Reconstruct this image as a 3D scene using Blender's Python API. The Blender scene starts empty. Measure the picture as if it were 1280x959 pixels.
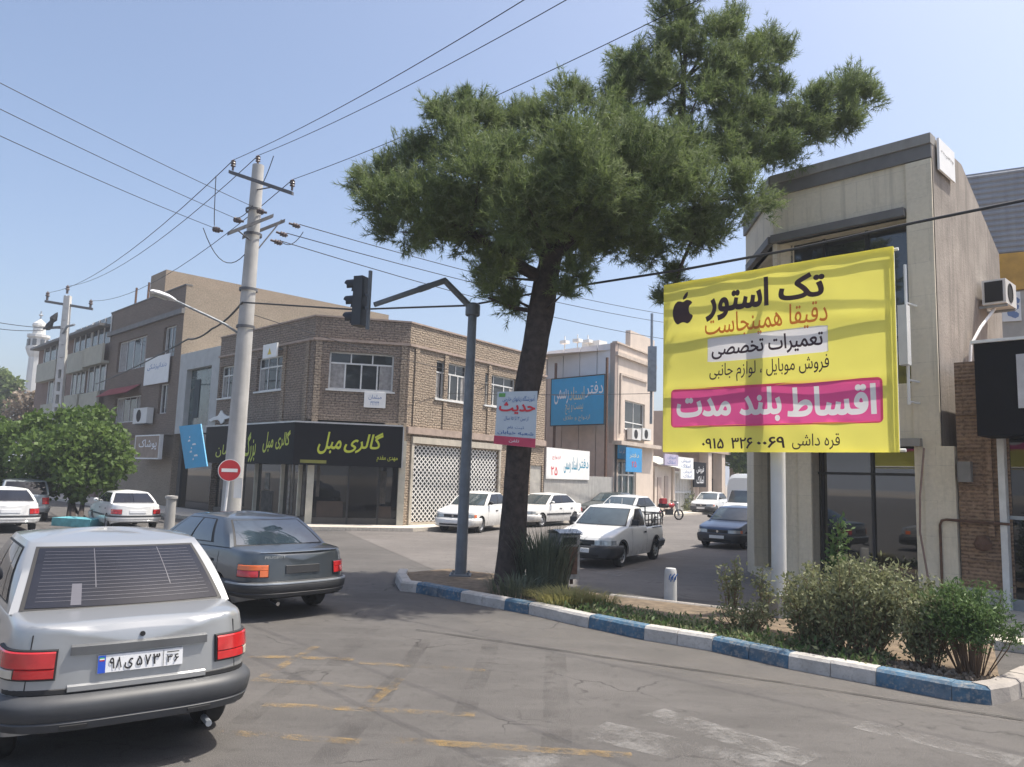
import bpy, bmesh, math, random
from mathutils import Vector, Matrix
S = bpy.context.scene
C = S.collection
rnd = random.Random(7)
rad = math.radians

# ------------------------------------------------------------------ camera
EYE = Vector((0, 0, 2.05))
FPX, CX, CY = 961.0, 640.0, 479.5          # focal length in photo pixels (1280 wide)
_p, _r = rad(6.9), rad(1.8)
FWD = Vector((0, math.cos(_p), math.sin(_p)))
_u0 = Vector((0, -math.sin(_p), math.cos(_p)))
RGT = math.cos(_r) * Vector((1, 0, 0)) + math.sin(_r) * _u0
UPV = -math.sin(_r) * Vector((1, 0, 0)) + math.cos(_r) * _u0
cam = bpy.data.cameras.new('camera')
cam.sensor_fit = 'HORIZONTAL'
cam.sensor_width = 36.0
cam.lens = 36.0 * FPX / 1280.0
cam.clip_end = 6000
cam.clip_start = 0.05
camo = bpy.data.objects.new('camera', cam)
C.objects.link(camo)
camo.matrix_world = Matrix(((RGT.x, UPV.x, -FWD.x, EYE.x), (RGT.y, UPV.y, -FWD.y, EYE.y),
                            (RGT.z, UPV.z, -FWD.z, EYE.z), (0, 0, 0, 1)))
S.camera = camo

# ------------------------------------------------------------------ light
SUN = Vector((0.465, 0.07, 1.0)).normalized()
W = bpy.data.worlds.new('World')
S.world = W
W.use_nodes = True
wn = W.node_tree
bg = wn.nodes['Background']
sky = wn.nodes.new('ShaderNodeTexSky')
sky.sky_type = 'NISHITA'
sky.sun_disc = False
sky.sun_elevation = math.asin(SUN.z)
sky.sun_rotation = math.atan2(SUN.x, SUN.y)
sky.air_density = 1.0
sky.dust_density = 8.0
sky.ozone_density = 1.0
sky.altitude = 900
wn.links.new(sky.outputs[0], bg.inputs[0])
bg.inputs[1].default_value = 0.15
sl = bpy.data.lights.new('sun', 'SUN')
sl.energy = 4.2
sl.angle = rad(0.53)
sl.color = (1.0, 0.94, 0.84)
slo = bpy.data.objects.new('sun', sl)
C.objects.link(slo)
slo.rotation_euler = SUN.to_track_quat('Z', 'Y').to_euler()
S.view_settings.view_transform = 'Standard'
S.view_settings.look = 'None'
S.view_settings.exposure = 0.62
S.view_settings.gamma = 1.0
S.view_settings.use_curve_mapping = False
S.cycles.max_bounces = 6
S.cycles.diffuse_bounces = 3
S.cycles.transparent_max_bounces = 8

# ------------------------------------------------------------------ pixel rays to real points
def ray(x, y):
    return FWD + RGT * ((x - CX) / FPX) - UPV * ((y - CY) / FPX)
def P(x, y, Y):                       # the point at forward distance Y on a sight line
    d = ray(x, y)
    return EYE + d * (Y / d.y)
def G(x, y, z=0.0):                   # the point of a horizontal plane
    d = ray(x, y)
    return EYE + d * ((z - EYE.z) / d.z)

class Wall:                           # a vertical plane from a (left) to b (right) as seen from outside
    def __init__(s, a, b):
        s.o = Vector((a[0], a[1], 0)); b = Vector((b[0], b[1], 0))
        s.len = (b - s.o).length
        s.d = (b - s.o).normalized()
        s.n = Vector((s.d.y, -s.d.x, 0))
    def at(s, u, z, off=0.0):
        v = s.o + s.d * u + s.n * off
        return Vector((v.x, v.y, z))
    def px(s, x, y, off=0.0):
        d = ray(x, y)
        o = s.o + s.n * off
        t = (o - EYE).dot(s.n) / d.dot(s.n)
        q = EYE + d * t
        return (q - s.o).dot(s.d), q.z
    def rect(s, x0, y0, x1, y1, off=0.0):     # wall rectangle of a photo box (corners averaged)
        a = s.px(x0, y0, off); b = s.px(x1, y0, off); c = s.px(x0, y1, off); d = s.px(x1, y1, off)
        return (a[0] + c[0]) / 2, (b[0] + d[0]) / 2, (c[1] + d[1]) / 2, (a[1] + b[1]) / 2   # u0,u1,z0,z1
    def quad(s, pts, off=0.0):
        return [s.px(x, y, off) for x, y in pts]

# ------------------------------------------------------------------ mesh builder
class MB:
    def __init__(s):
        s.v = []; s.f = []; s.m = []; s.s = []
    def add(s, vs, fs, mi=0, sm=False):
        b = len(s.v)
        s.v.extend(Vector(v) for v in vs)
        for f in fs:
            s.f.append([i + b for i in f]); s.m.append(mi); s.s.append(sm)
        return s
    def quad(s, a, b, c, d, mi=0):
        return s.add([a, b, c, d], [(0, 1, 2, 3)], mi)
    def obox(s, o, ax, ay, az, mi=0):         # oriented box: corner and three edges
        o = Vector(o)
        p = [o + ax * i + ay * j + az * k for k in (0, 1) for j in (0, 1) for i in (0, 1)]
        f = [(0, 2, 3, 1), (4, 5, 7, 6), (0, 1, 5, 4), (2, 6, 7, 3), (0, 4, 6, 2), (1, 3, 7, 5)]
        if ax.cross(ay).dot(az) < 0:
            f = [tuple(reversed(q)) for q in f]
        return s.add(p, f, mi)
    def box(s, c, size, mi=0, rz=0.0):
        c = Vector(c); sx, sy, sz = size
        R = Matrix.Rotation(rz, 3, 'Z')
        ax, ay, az = R @ Vector((sx, 0, 0)), R @ Vector((0, sy, 0)), Vector((0, 0, sz))
        return s.obox(c - ax / 2 - ay / 2 - az / 2, ax, ay, az, mi)
    def wbox(s, w, u0, u1, z0, z1, o0, o1, mi=0):
        a = w.at(u0, z0, o0)
        return s.obox(a, w.d * (u1 - u0), w.n * (o1 - o0), Vector((0, 0, z1 - z0)), mi)
    def prism(s, foot, z0, z1, mi=0, top=None):
        n = len(foot)
        vs = [Vector((p[0], p[1], z0)) for p in foot] + [Vector((p[0], p[1], z1)) for p in foot]
        fs = [(i, (i + 1) % n, n + (i + 1) % n, n + i) for i in range(n)]
        s.add(vs, fs, mi)
        s.add(vs[n:], [tuple(range(n))], mi if top is None else top)
        return s
    def tube(s, pts, r, n=8, mi=0, cap=True, sm=True):
        pts = [Vector(p) for p in pts]
        rs = r if isinstance(r, (list, tuple)) else [r] * len(pts)
        vs = []; fs = []
        ref = None
        for i, p in enumerate(pts):
            t = (pts[min(i + 1, len(pts) - 1)] - pts[max(i - 1, 0)]).normalized()
            if ref is None:
                ref = t.orthogonal().normalized()
            ref = (ref - t * ref.dot(t))
            ref = ref.normalized() if ref.length > 1e-6 else t.orthogonal().normalized()
            bn = t.cross(ref)
            for k in range(n):
                a = 2 * math.pi * k / n
                vs.append(p + (ref * math.cos(a) + bn * math.sin(a)) * rs[i])
        for i in range(len(pts) - 1):
            for k in range(n):
                fs.append((i * n + k, i * n + (k + 1) % n, (i + 1) * n + (k + 1) % n, (i + 1) * n + k))
        s.add(vs, fs, mi, sm)
        if cap:
            s.add(vs[:n], [tuple(range(n - 1, -1, -1))], mi)
            s.add(vs[-n:], [tuple(range(n))], mi)
        return s
    def lathe(s, prof, o, axis=Vector((0, 0, 1)), n=24, mi=0, sm=True):   # prof: (radius, height)
        axis = Vector(axis).normalized(); e = axis.orthogonal().normalized(); g = axis.cross(e); o = Vector(o)
        vs = []; fs = []
        for r, h in prof:
            for k in range(n):
                a = 2 * math.pi * k / n
                vs.append(o + axis * h + (e * math.cos(a) + g * math.sin(a)) * r)
        for i in range(len(prof) - 1):
            for k in range(n):
                fs.append((i * n + k, i * n + (k + 1) % n, (i + 1) * n + (k + 1) % n, (i + 1) * n + k))
        return s.add(vs, fs, mi, sm)
    def grid(s, rows, mi=0, sm=True, flip=False):
        n = len(rows[0]); vs = [v for r in rows for v in r]; fs = []
        for i in range(len(rows) - 1):
            for k in range(n - 1):
                q = (i * n + k, i * n + k + 1, (i + 1) * n + k + 1, (i + 1) * n + k)
                fs.append(tuple(reversed(q)) if flip else q)
        return s.add(vs, fs, mi, sm)
    def disc(s, c, nrm, r, n=24, mi=0, th=0.0):
        nrm = Vector(nrm).normalized()
        prof = [(r, 0), (r, th)] if th else [(r, 0)]
        if th:
            s.lathe(prof, c, nrm, n, mi, False)
        e = nrm.orthogonal().normalized(); g = nrm.cross(e); c = Vector(c) + nrm * th
        vs = [c + (e * math.cos(2 * math.pi * k / n) + g * math.sin(2 * math.pi * k / n)) * r for k in range(n)]
        return s.add(vs, [tuple(range(n))], mi)
    def split(s, name, mats, parent, **kw):
        """one object per connected piece"""
        par = list(range(len(s.v)))
        def root(i):
            while par[i] != i:
                par[i] = par[par[i]]; i = par[i]
            return i
        for f in s.f:
            for k in f[1:]:
                par[root(k)] = root(f[0])
        groups = {}
        for f, m, q in zip(s.f, s.m, s.s):
            groups.setdefault(root(f[0]), []).append((f, m, q))
        out = []
        for g in groups.values():
            ids = sorted({k for f, m, q in g for k in f}); mp = {k: i for i, k in enumerate(ids)}
            b = MB(); b.v = [s.v[k] for k in ids]
            for f, m, q in g:
                b.f.append([mp[k] for k in f]); b.m.append(m); b.s.append(q)
            out.append(b.build(name, mats, parent, **kw))
        return out
    def build(s, name, mats, parent=None, local=False, sharp=35, loc=None, merge=False):
        me = bpy.data.meshes.new(name)
        if not isinstance(mats, (list, tuple)):
            mats = [mats]
        for m in mats:
            me.materials.append(m)
        if local:
            org = Vector((0, 0, 0)); l = Vector((0, 0, 0))
        elif parent is not None:
            org = wloc(parent); l = Vector((0, 0, 0))
        else:
            if loc is None:
                xs = [v.x for v in s.v]; ys = [v.y for v in s.v]; zs = [v.z for v in s.v]
                loc = ((min(xs) + max(xs)) / 2, (min(ys) + max(ys)) / 2, min(zs))
            org = Vector(loc); l = org
        me.from_pydata([tuple(v - org) for v in s.v], [], s.f)
        me.polygons.foreach_set('material_index', s.m)
        me.polygons.foreach_set('use_smooth', s.s)
        if len(s.f) < 60000:
            uv = me.uv_layers.new(name='UVMap')
            dat = [0.0] * (2 * len(me.loops))
            for p in me.polygons:
                n = p.normal
                if abs(n.z) > 0.75:
                    t = Vector((1, 0, 0)); b = Vector((0, 1, 0))
                else:
                    t = Vector((-n.y, n.x, 0)).normalized(); b = Vector((0, 0, 1))
                for li in p.loop_indices:
                    v = me.vertices[me.loops[li].vertex_index].co + org
                    dat[2 * li] = v.dot(t); dat[2 * li + 1] = v.dot(b)
            uv.data.foreach_set('uv', dat)
        me.update()
        if merge:
            bm = bmesh.new(); bm.from_mesh(me)
            bmesh.ops.remove_doubles(bm, verts=bm.verts, dist=1e-4)
            bmesh.ops.recalc_face_normals(bm, faces=bm.faces)
            bm.to_mesh(me); bm.free()
        if any(s.s):
            me.set_sharp_from_angle(angle=rad(sharp))
        o = bpy.data.objects.new(name, me)
        C.objects.link(o)
        o.location = l
        if parent is not None:
            o.parent = parent
        return o

def wloc(o):
    v = Vector((0, 0, 0))
    while o is not None:
        v = v + o.location; o = o.parent
    return v
def tag(o, label, cat, group=None):
    o['label'] = label; o['category'] = cat
    if group:
        o['group'] = group
    return o
def thing(name, label, cat, loc, group=None, rz=0.0):
    o = bpy.data.objects.new(name, None); C.objects.link(o)
    o.location = loc; o.rotation_euler = (0, 0, rz); o.empty_display_size = 0.3
    return tag(o, label, cat, group)
def structure(o):
    o['kind'] = 'structure'; return o
def stuff(o):
    o['kind'] = 'stuff'; return o

# ------------------------------------------------------------------ materials
def newmat(name):
    m = bpy.data.materials.new(name); m.use_nodes = True
    return m, m.node_tree, m.node_tree.nodes['Principled BSDF']
def nd(t, typ, **kw):
    n = t.nodes.new(typ)
    for k, v in kw.items():
        if k.startswith('i_'):
            n.inputs[k[2:].replace('_', ' ')].default_value = v
        else:
            setattr(n, k, v)
    return n
def c4(c):
    return (c[0], c[1], c[2], 1)
def mix(t, fac, a, b, blend='MIX'):
    n = t.nodes.new('ShaderNodeMix'); n.data_type = 'RGBA'; n.blend_type = blend
    for sock, v in ((0, fac), (6, a), (7, b)):
        if hasattr(v, 'default_value') or hasattr(v, 'is_output'):
            t.links.new(v, n.inputs[sock])
        else:
            n.inputs[sock].default_value = v if sock == 0 else c4(v)
    return n.outputs[2]
def ramp(t, src, p0, p1):
    n = t.nodes.new('ShaderNodeMapRange'); n.inputs[1].default_value = p0; n.inputs[2].default_value = p1
    t.links.new(src, n.inputs[0]); return n.outputs[0]
def coords(t, kind='Object', scale=(1, 1, 1)):
    c = t.nodes.new('ShaderNodeTexCoord'); mp = t.nodes.new('ShaderNodeMapping')
    mp.inputs['Scale'].default_value = scale
    t.links.new(c.outputs[kind], mp.inputs[0]); return mp.outputs[0]
def noise(t, vec, scale, detail=4, rough=0.6):
    n = t.nodes.new('ShaderNodeTexNoise'); n.inputs['Scale'].default_value = scale
    n.inputs['Detail'].default_value = detail; n.inputs['Roughness'].default_value = rough
    t.links.new(vec, n.inputs['Vector']); return n.outputs['Fac']
def bump(t, b, h, strength, dist=0.01):
    n = t.nodes.new('ShaderNodeBump'); n.inputs['Strength'].default_value = strength; n.inputs['Distance'].default_value = dist
    t.links.new(h, n.inputs['Height']); t.links.new(n.outputs[0], b.inputs['Normal'])
_cache = {}
def pm(name, col, rough=0.6, metal=0.0, var=0.18, scale=2.5, bmp=0.0, bscale=60, streak=0.0, coat=0.0, spec=0.5, dirt=None):
    if name in _cache:
        return _cache[name]
    m, t, b = newmat(name)
    v = coords(t)
    n1 = noise(t, v, scale, 5)
    d = tuple(max(0, c * (1 - var)) for c in col); l = tuple(min(1, c * (1 + var)) for c in col)
    out = mix(t, ramp(t, n1, 0.3, 0.7), d, l)
    if streak:
        n2 = noise(t, coords(t, 'Object', (6, 6, 0.35)), 1.2, 4)
        out = mix(t, ramp(t, n2, 0.45, 0.85), out, dirt or tuple(c * (1 - streak) for c in col))
    t.links.new(out, b.inputs['Base Color'])
    b.inputs['Roughness'].default_value = rough; b.inputs['Metallic'].default_value = metal
    b.inputs['Coat Weight'].default_value = coat; b.inputs['Coat Roughness'].default_value = 0.04
    b.inputs['Specular IOR Level'].default_value = spec
    if bmp:
        bump(t, b, noise(t, v, bscale, 3), bmp)
    _cache[name] = m
    return m
def brickmat(name, c1, c2, mortar, bw=0.25, bh=0.075, ms=0.012, rough=0.85, wob=0.03, bmp=0.8, dist=0.02, stain=0.35, speck=1.35, drip=0.0):
    m, t, b = newmat(name)
    uv = coords(t, 'UV')
    nz = t.nodes.new('ShaderNodeTexNoise'); nz.inputs['Scale'].default_value = 3.1; nz.inputs['Detail'].default_value = 3
    t.links.new(uv, nz.inputs['Vector'])
    off = t.nodes.new('ShaderNodeVectorMath'); off.operation = 'MULTIPLY_ADD'
    t.links.new(nz.outputs['Color'], off.inputs[0]); off.inputs[1].default_value = (wob, wob, 0); t.links.new(uv, off.inputs[2])
    br = t.nodes.new('ShaderNodeTexBrick')
    br.inputs['Scale'].default_value = 1; br.inputs['Brick Width'].default_value = bw; br.inputs['Row Height'].default_value = bh
    br.inputs['Mortar Size'].default_value = ms; br.inputs['Mortar Smooth'].default_value = 0.4; br.inputs['Bias'].default_value = 0.0
    br.inputs['Color1'].default_value = c4(c1); br.inputs['Color2'].default_value = c4(c2); br.inputs['Mortar'].default_value = c4(mortar)
    t.links.new(off.outputs[0], br.inputs['Vector'])
    n2 = noise(t, uv, 0.7, 6, 0.65); n3 = noise(t, uv, 14, 4)
    o1 = mix(t, ramp(t, n2, 0.42, 0.75), br.outputs['Color'], tuple(c * (1 - stain) for c in c1))
    o2 = mix(t, ramp(t, n3, 0.35, 0.8), o1, tuple(min(1, c * speck) for c in c2))
    if drip:
        n4 = noise(t, coords(t, 'UV', (3.2, .22, 1)), 1.3, 5, .7)
        o2 = mix(t, ramp(t, n4, .52, .78), o2, tuple(c * (1 - drip) for c in c1))
    t.links.new(o2, b.inputs['Base Color']); b.inputs['Roughness'].default_value = rough
    h = t.nodes.new('ShaderNodeMath'); h.operation = 'MULTIPLY_ADD'
    t.links.new(br.outputs['Fac'], h.inputs[0]); h.inputs[1].default_value = -1.0; t.links.new(n3, h.inputs[2])
    bump(t, b, h.outputs[0], bmp, dist)
    return m
def glassmat(name, col=(0.02, 0.025, 0.03), rough=0.03, spec=0.8, mirror=0.0, var=0.3):
    m, t, b = newmat(name)
    n = noise(t, coords(t), 1.7, 3)
    t.links.new(mix(t, ramp(t, n, 0.3, 0.7), tuple(c * (1 - var) for c in col), tuple(c * (1 + var) for c in col)), b.inputs['Base Color'])
    b.inputs['Roughness'].default_value = rough; b.inputs['Specular IOR Level'].default_value = spec
    b.inputs['Coat Weight'].default_value = mirror; b.inputs['Coat Roughness'].default_value = 0.02; b.inputs['Coat IOR'].default_value = 2.2
    return m
def leafmat(name, ca, cb, trans=0.35, scale=1.2, rough=0.55):
    m, t, b = newmat(name)
    v = coords(t)
    n = noise(t, v, scale, 3); n2 = noise(t, v, 23, 2)
    a = mix(t, ramp(t, n, 0.32, 0.68), ca, cb)
    a = mix(t, ramp(t, n2, 0.3, 0.9), a, tuple(c * 1.25 for c in cb))
    t.links.new(a, b.inputs['Base Color']); b.inputs['Roughness'].default_value = rough
    b.inputs['Specular IOR Level'].default_value = 0.3
    tr = t.nodes.new('ShaderNodeBsdfTranslucent'); t.links.new(a, tr.inputs[0])
    ms = t.nodes.new('ShaderNodeMixShader'); ms.inputs[0].default_value = trans
    t.links.new(b.outputs[0], ms.inputs[1]); t.links.new(tr.outputs[0], ms.inputs[2])
    t.links.new(ms.outputs[0], t.nodes['Material Output'].inputs[0])
    return m

M = {}
M['black'] = pm('black paint', (0.02, 0.02, 0.022), 0.5)
M['rubber'] = pm('black rubber', (0.022, 0.022, 0.023), 0.75)
M['dark'] = pm('dark interior', (0.012, 0.012, 0.013), 0.8)
M['white'] = pm('white paint', (0.78, 0.78, 0.76), 0.5, var=0.05)
M['frame'] = pm('white window frame paint', (0.66, 0.66, 0.64), 0.5, var=0.12, scale=5)
M['steel'] = pm('galvanised steel', (0.33, 0.36, 0.39), 0.45, 0.6, var=0.15, scale=6)
M['greypaint'] = pm('grey pole paint', (0.17, 0.19, 0.21), 0.5, 0.1, var=0.2, scale=4, streak=0.3)
M['rust'] = pm('rusty metal', (0.13, 0.07, 0.045), 0.8, 0.2, var=0.4, scale=9)
M['concrete'] = pm('concrete', (0.36, 0.35, 0.33), 0.85, var=0.15, scale=3, bmp=0.3, bscale=50, streak=0.25)
M['poleconc'] = pm('pale pole concrete', (0.43, 0.42, 0.40), 0.8, var=0.14, scale=2.2, bmp=0.25, bscale=40, streak=0.2)
M['glass'] = glassmat('window glass', (0.035, 0.04, 0.045), 0.04, 0.6)
M['shopglass2'] = glassmat('reflecting shop glass', (0.014, 0.013, 0.012), 0.015, 0.6, 0.6)
M['shopglass'] = glassmat('shop glass', (0.012, 0.013, 0.014), 0.02, 0.5, 0.16)
M['curtain'] = pm('curtain cloth', (0.3, 0.29, 0.28), 0.9, var=0.3, scale=7)
M['wood'] = pm('brown wood', (0.12, 0.07, 0.045), 0.6, var=0.3, scale=5)
# ------------------------------------------------------------------ Persian lettering (joined forms, right to left)
_two = {'ا': 0xFE8D, 'د': 0xFEA9, 'ذ': 0xFEAB, 'ر': 0xFEAD, 'ز': 0xFEAF, 'و': 0xFEED, 'آ': 0xFE81, 'ژ': 0xFB8A}
_four = {'ب': 0xFE8F, 'ت': 0xFE95, 'ث': 0xFE99, 'ج': 0xFE9D, 'ح': 0xFEA1, 'خ': 0xFEA5, 'س': 0xFEB1, 'ش': 0xFEB5, 'ص': 0xFEB9,
         'ض': 0xFEBD, 'ط': 0xFEC1, 'ظ': 0xFEC5, 'ع': 0xFEC9, 'غ': 0xFECD, 'ف': 0xFED1, 'ق': 0xFED5, 'ک': 0xFB8E, 'ل': 0xFEDD,
         'م': 0xFEE1, 'ن': 0xFEE5, 'ه': 0xFEE9, 'ی': 0xFBFC, 'پ': 0xFB56, 'چ': 0xFB7A, 'گ': 0xFB92}
def shape(s):
    out = []
    n = len(s); i = 0
    while i < n:
        ch = s[i]
        prev = i > 0 and (s[i - 1] in _four or s[i - 1] == 'ـ')
        if ch == 'ل' and i + 1 < n and s[i + 1] == 'ا':
            out.append(chr(0xFEFC if prev else 0xFEFB)); i += 2; continue
        nxt = i + 1 < n and (s[i + 1] in _four or s[i + 1] in _two or s[i + 1] == 'ـ')
        if ch in _two:
            out.append(chr(_two[ch] + (1 if prev else 0)))
        elif ch in _four:
            out.append(chr(_four[ch] + (3 if prev and nxt else 1 if prev else 2 if nxt else 0)))
        else:
            out.append(ch)
        i += 1
    out.reverse()
    r = ''.join(out)
    res = ''; buf = ''
    for ch in r:                       # numbers keep their own order
        if ch in '۰۱۲۳۴۵۶۷۸۹' or (ch.isascii() and ch.isalnum()):
            buf = ch + buf
        else:
            res += buf + ch; buf = ''
    return res + buf
import numpy as np
from mathutils.geometry import delaunay_2d_cdt
def text_loops(body, bold=0.0, shear=0.0):
    """closed outlines of the words, thickened by bold"""
    c = bpy.data.curves.new('lettering', 'FONT'); c.body = shape(body); c.shear = shear; c.resolution_u = 3; c.fill_mode = 'NONE'
    o = bpy.data.objects.new('lettering', c); C.objects.link(o)
    dg = bpy.context.evaluated_depsgraph_get(); dg.update()
    me = o.evaluated_get(dg).to_mesh()
    co = [(v.co.x, v.co.y) for v in me.vertices]; nxt = {}
    for e in me.edges:
        nxt.setdefault(e.vertices[0], []).append(e.vertices[1]); nxt.setdefault(e.vertices[1], []).append(e.vertices[0])
    o.evaluated_get(dg).to_mesh_clear()
    bpy.data.objects.remove(o); bpy.data.curves.remove(c)
    seen = set(); loops = []
    for i in range(len(co)):
        if i in seen or i not in nxt:
            continue
        lp = [i]; seen.add(i); cur = i
        while True:
            n = [k for k in nxt[cur] if k not in seen]
            if not n:
                break
            n = min(n) if cur == i else n[0]
            lp.append(n); seen.add(n); cur = n
        if len(lp) > 2:
            pts = [co[lp[0]]]
            for k in lp[1:]:
                if math.hypot(co[k][0] - pts[-1][0], co[k][1] - pts[-1][1]) > 1e-4:
                    pts.append(co[k])
            if math.hypot(pts[0][0] - pts[-1][0], pts[0][1] - pts[-1][1]) < 1e-4:
                pts.pop()
            if len(pts) > 2:
                loops.append(np.array(pts))
    if bold:
        area = lambda q: .5 * np.sum(q[:, 0] * np.roll(q[:, 1], -1) - np.roll(q[:, 0], -1) * q[:, 1])
        sg = 1.0 if sum(area(q) for q in loops) > 0 else -1.0
        res = []
        for q in loops:
            d0 = q - np.roll(q, 1, 0); d1 = np.roll(q, -1, 0) - q
            n0 = np.stack([d0[:, 1], -d0[:, 0]], 1); n1 = np.stack([d1[:, 1], -d1[:, 0]], 1)
            n0 /= np.linalg.norm(n0, axis=1, keepdims=True) + 1e-9; n1 /= np.linalg.norm(n1, axis=1, keepdims=True) + 1e-9
            m = n0 + n1; l = np.maximum(.35, np.sum(m * m, 1, keepdims=True) / 2)
            res.append(q + sg * bold * m / l)
        loops = res
    return loops
def text_mesh(body, bold=0.0, shear=0.0):
    return fill_loops(text_loops(body, bold, shear))
def fill_loops(loops, outside=None, extra=()):
    """fill by winding number so crossing strokes stay solid; outside: a loop whose area round the letters is filled instead"""
    verts = []; edges = []
    for q in loops:
        b0 = len(verts); n = len(q)
        verts += [Vector((float(x), float(y))) for x, y in q]; edges += [(b0 + k, b0 + (k + 1) % n) for k in range(n)]
    if not verts:
        return [], []
    if outside is not None:
        b0 = len(verts); n = len(outside)
        verts += [Vector(q) for q in outside]; edges += [(b0 + k, b0 + (k + 1) % n) for k in range(n)]
        verts += [Vector(q) for q in extra]
    vo, eo, fo, _a, _b, _c = delaunay_2d_cdt(verts, edges, [], 0, 1e-5)
    V = np.array([(v.x, v.y) for v in vo])
    tri = [f for f in fo if len(f) == 3]
    cen = np.array([V[list(f)].mean(0) for f in tri])
    wn_ = np.zeros(len(cen))
    for q in loops:
        r = np.roll(q, -1, 0)
        for (x0, y0), (x1, y1) in zip(q, r):
            side = (x1 - x0) * (cen[:, 1] - y0) - (cen[:, 0] - x0) * (y1 - y0)
            wn_ += ((y0 <= cen[:, 1]) & (y1 > cen[:, 1]) & (side > 0)).astype(int) - ((y0 > cen[:, 1]) & (y1 <= cen[:, 1]) & (side < 0)).astype(int)
    keep = np.abs(wn_) > .5
    if outside is not None:
        ins = np.zeros(len(cen))
        for (x0, y0), (x1, y1) in zip(outside, list(outside[1:]) + [outside[0]]):
            side = (x1 - x0) * (cen[:, 1] - y0) - (cen[:, 0] - x0) * (y1 - y0)
            ins += ((y0 <= cen[:, 1]) & (y1 > cen[:, 1]) & (side > 0)).astype(int) - ((y0 > cen[:, 1]) & (y1 <= cen[:, 1]) & (side < 0)).astype(int)
        keep = (np.abs(ins) > .5) & ~keep
    fs = []
    for f, w_ in zip(tri, keep):
        if w_:
            a_, b_, c_ = (V[k] for k in f)
            fs.append(tuple(f) if (b_[0] - a_[0]) * (c_[1] - a_[1]) - (b_[1] - a_[1]) * (c_[0] - a_[0]) > 0 else tuple(reversed(f)))
    used = sorted({k for f in fs for k in f}); mp = {k: i for i, k in enumerate(used)}
    return [Vector((V[k][0], V[k][1], 0)) for k in used], [tuple(mp[k] for k in f) for f in fs]
def text_on(mb, body, fr, u0, u1, v0, v1, off=0.004, bold=0.0, shear=0.0, mi=0):
    """fit the words into the rectangle u0..u1 x v0..v1; fr(u, v, off) gives the point"""
    vs, fs = text_mesh(body, bold, shear)
    if not vs:
        return
    x0 = min(v.x for v in vs); x1 = max(v.x for v in vs); y0 = min(v.y for v in vs); y1 = max(v.y for v in vs)
    mb.add([fr(u0 + (v.x - x0) / (x1 - x0) * (u1 - u0), v0 + (v.y - y0) / (y1 - y0) * (v1 - v0), off) for v in vs], fs, mi)
# ------------------------------------------------------------------ ground and roads
def asphalt(name, base, patch=True):
    m, t, b = newmat(name)
    v = coords(t)
    big = noise(t, v, 0.35, 5, 0.6); mid = noise(t, v, 2.0, 5, 0.65); fine = noise(t, v, 90, 3, 0.7); fine2 = noise(t, v, 320, 2, 0.8)
    lo = tuple(c * 0.74 for c in base); hi = tuple(c * 1.22 for c in base)
    a = mix(t, ramp(t, big, 0.35, 0.65), lo, hi)
    a = mix(t, ramp(t, mid, 0.5, 0.8), a, tuple(c * 0.72 for c in base))
    a = mix(t, ramp(t, fine, 0.5, 0.72), a, tuple(c * 1.75 for c in base))
    a = mix(t, ramp(t, fine2, 0.52, 0.7), a, tuple(c * 0.42 for c in base))
    sv = coords(t, 'Object', (.55, 2.6, 1)); rt_ = sv.node; rt_.inputs['Rotation'].default_value = (0, 0, rad(46))
    a = mix(t, ramp(t, noise(t, sv, .8, 5, .7), .48, .78), a, tuple(c * 1.28 for c in base))          # dusty wheel tracks
    a = mix(t, ramp(t, noise(t, v, 5.5, 5, .7), .56, .74), a, tuple(c * .62 for c in base))            # oily spots
    # cracks: edges of warped cells, only here and there
    wv = t.nodes.new('ShaderNodeTexNoise'); wv.inputs['Scale'].default_value = 2.6; wv.inputs['Detail'].default_value = 4
    t.links.new(v, wv.inputs['Vector'])
    wa = t.nodes.new('ShaderNodeVectorMath'); wa.operation = 'MULTIPLY_ADD'; wa.inputs[1].default_value = (0.5, 0.5, 0)
    t.links.new(wv.outputs['Color'], wa.inputs[0]); t.links.new(v, wa.inputs[2])
    vo = t.nodes.new('ShaderNodeTexVoronoi'); vo.feature = 'DISTANCE_TO_EDGE'; vo.inputs['Scale'].default_value = 0.95
    t.links.new(wa.outputs[0], vo.inputs['Vector'])
    cr = t.nodes.new('ShaderNodeMapRange'); cr.inputs[1].default_value = 0.0; cr.inputs[2].default_value = 0.013
    cr.inputs[3].default_value = 1; cr.inputs[4].default_value = 0; t.links.new(vo.outputs['Distance'], cr.inputs[0])
    ml = t.nodes.new('ShaderNodeMath'); ml.operation = 'MULTIPLY'; t.links.new(cr.outputs[0], ml.inputs[0])
    t.links.new(ramp(t, noise(t, v, 0.7, 3), 0.5, 0.62), ml.inputs[1])
    a = mix(t, ml.outputs[0], a, tuple(c * 0.35 for c in base))
    t.links.new(a, b.inputs['Base Color'])
    b.inputs['Roughness'].default_value = 0.82; b.inputs['Specular IOR Level'].default_value = 0.35
    bump(t, b, fine, 0.8, 0.01)
    return m
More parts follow.
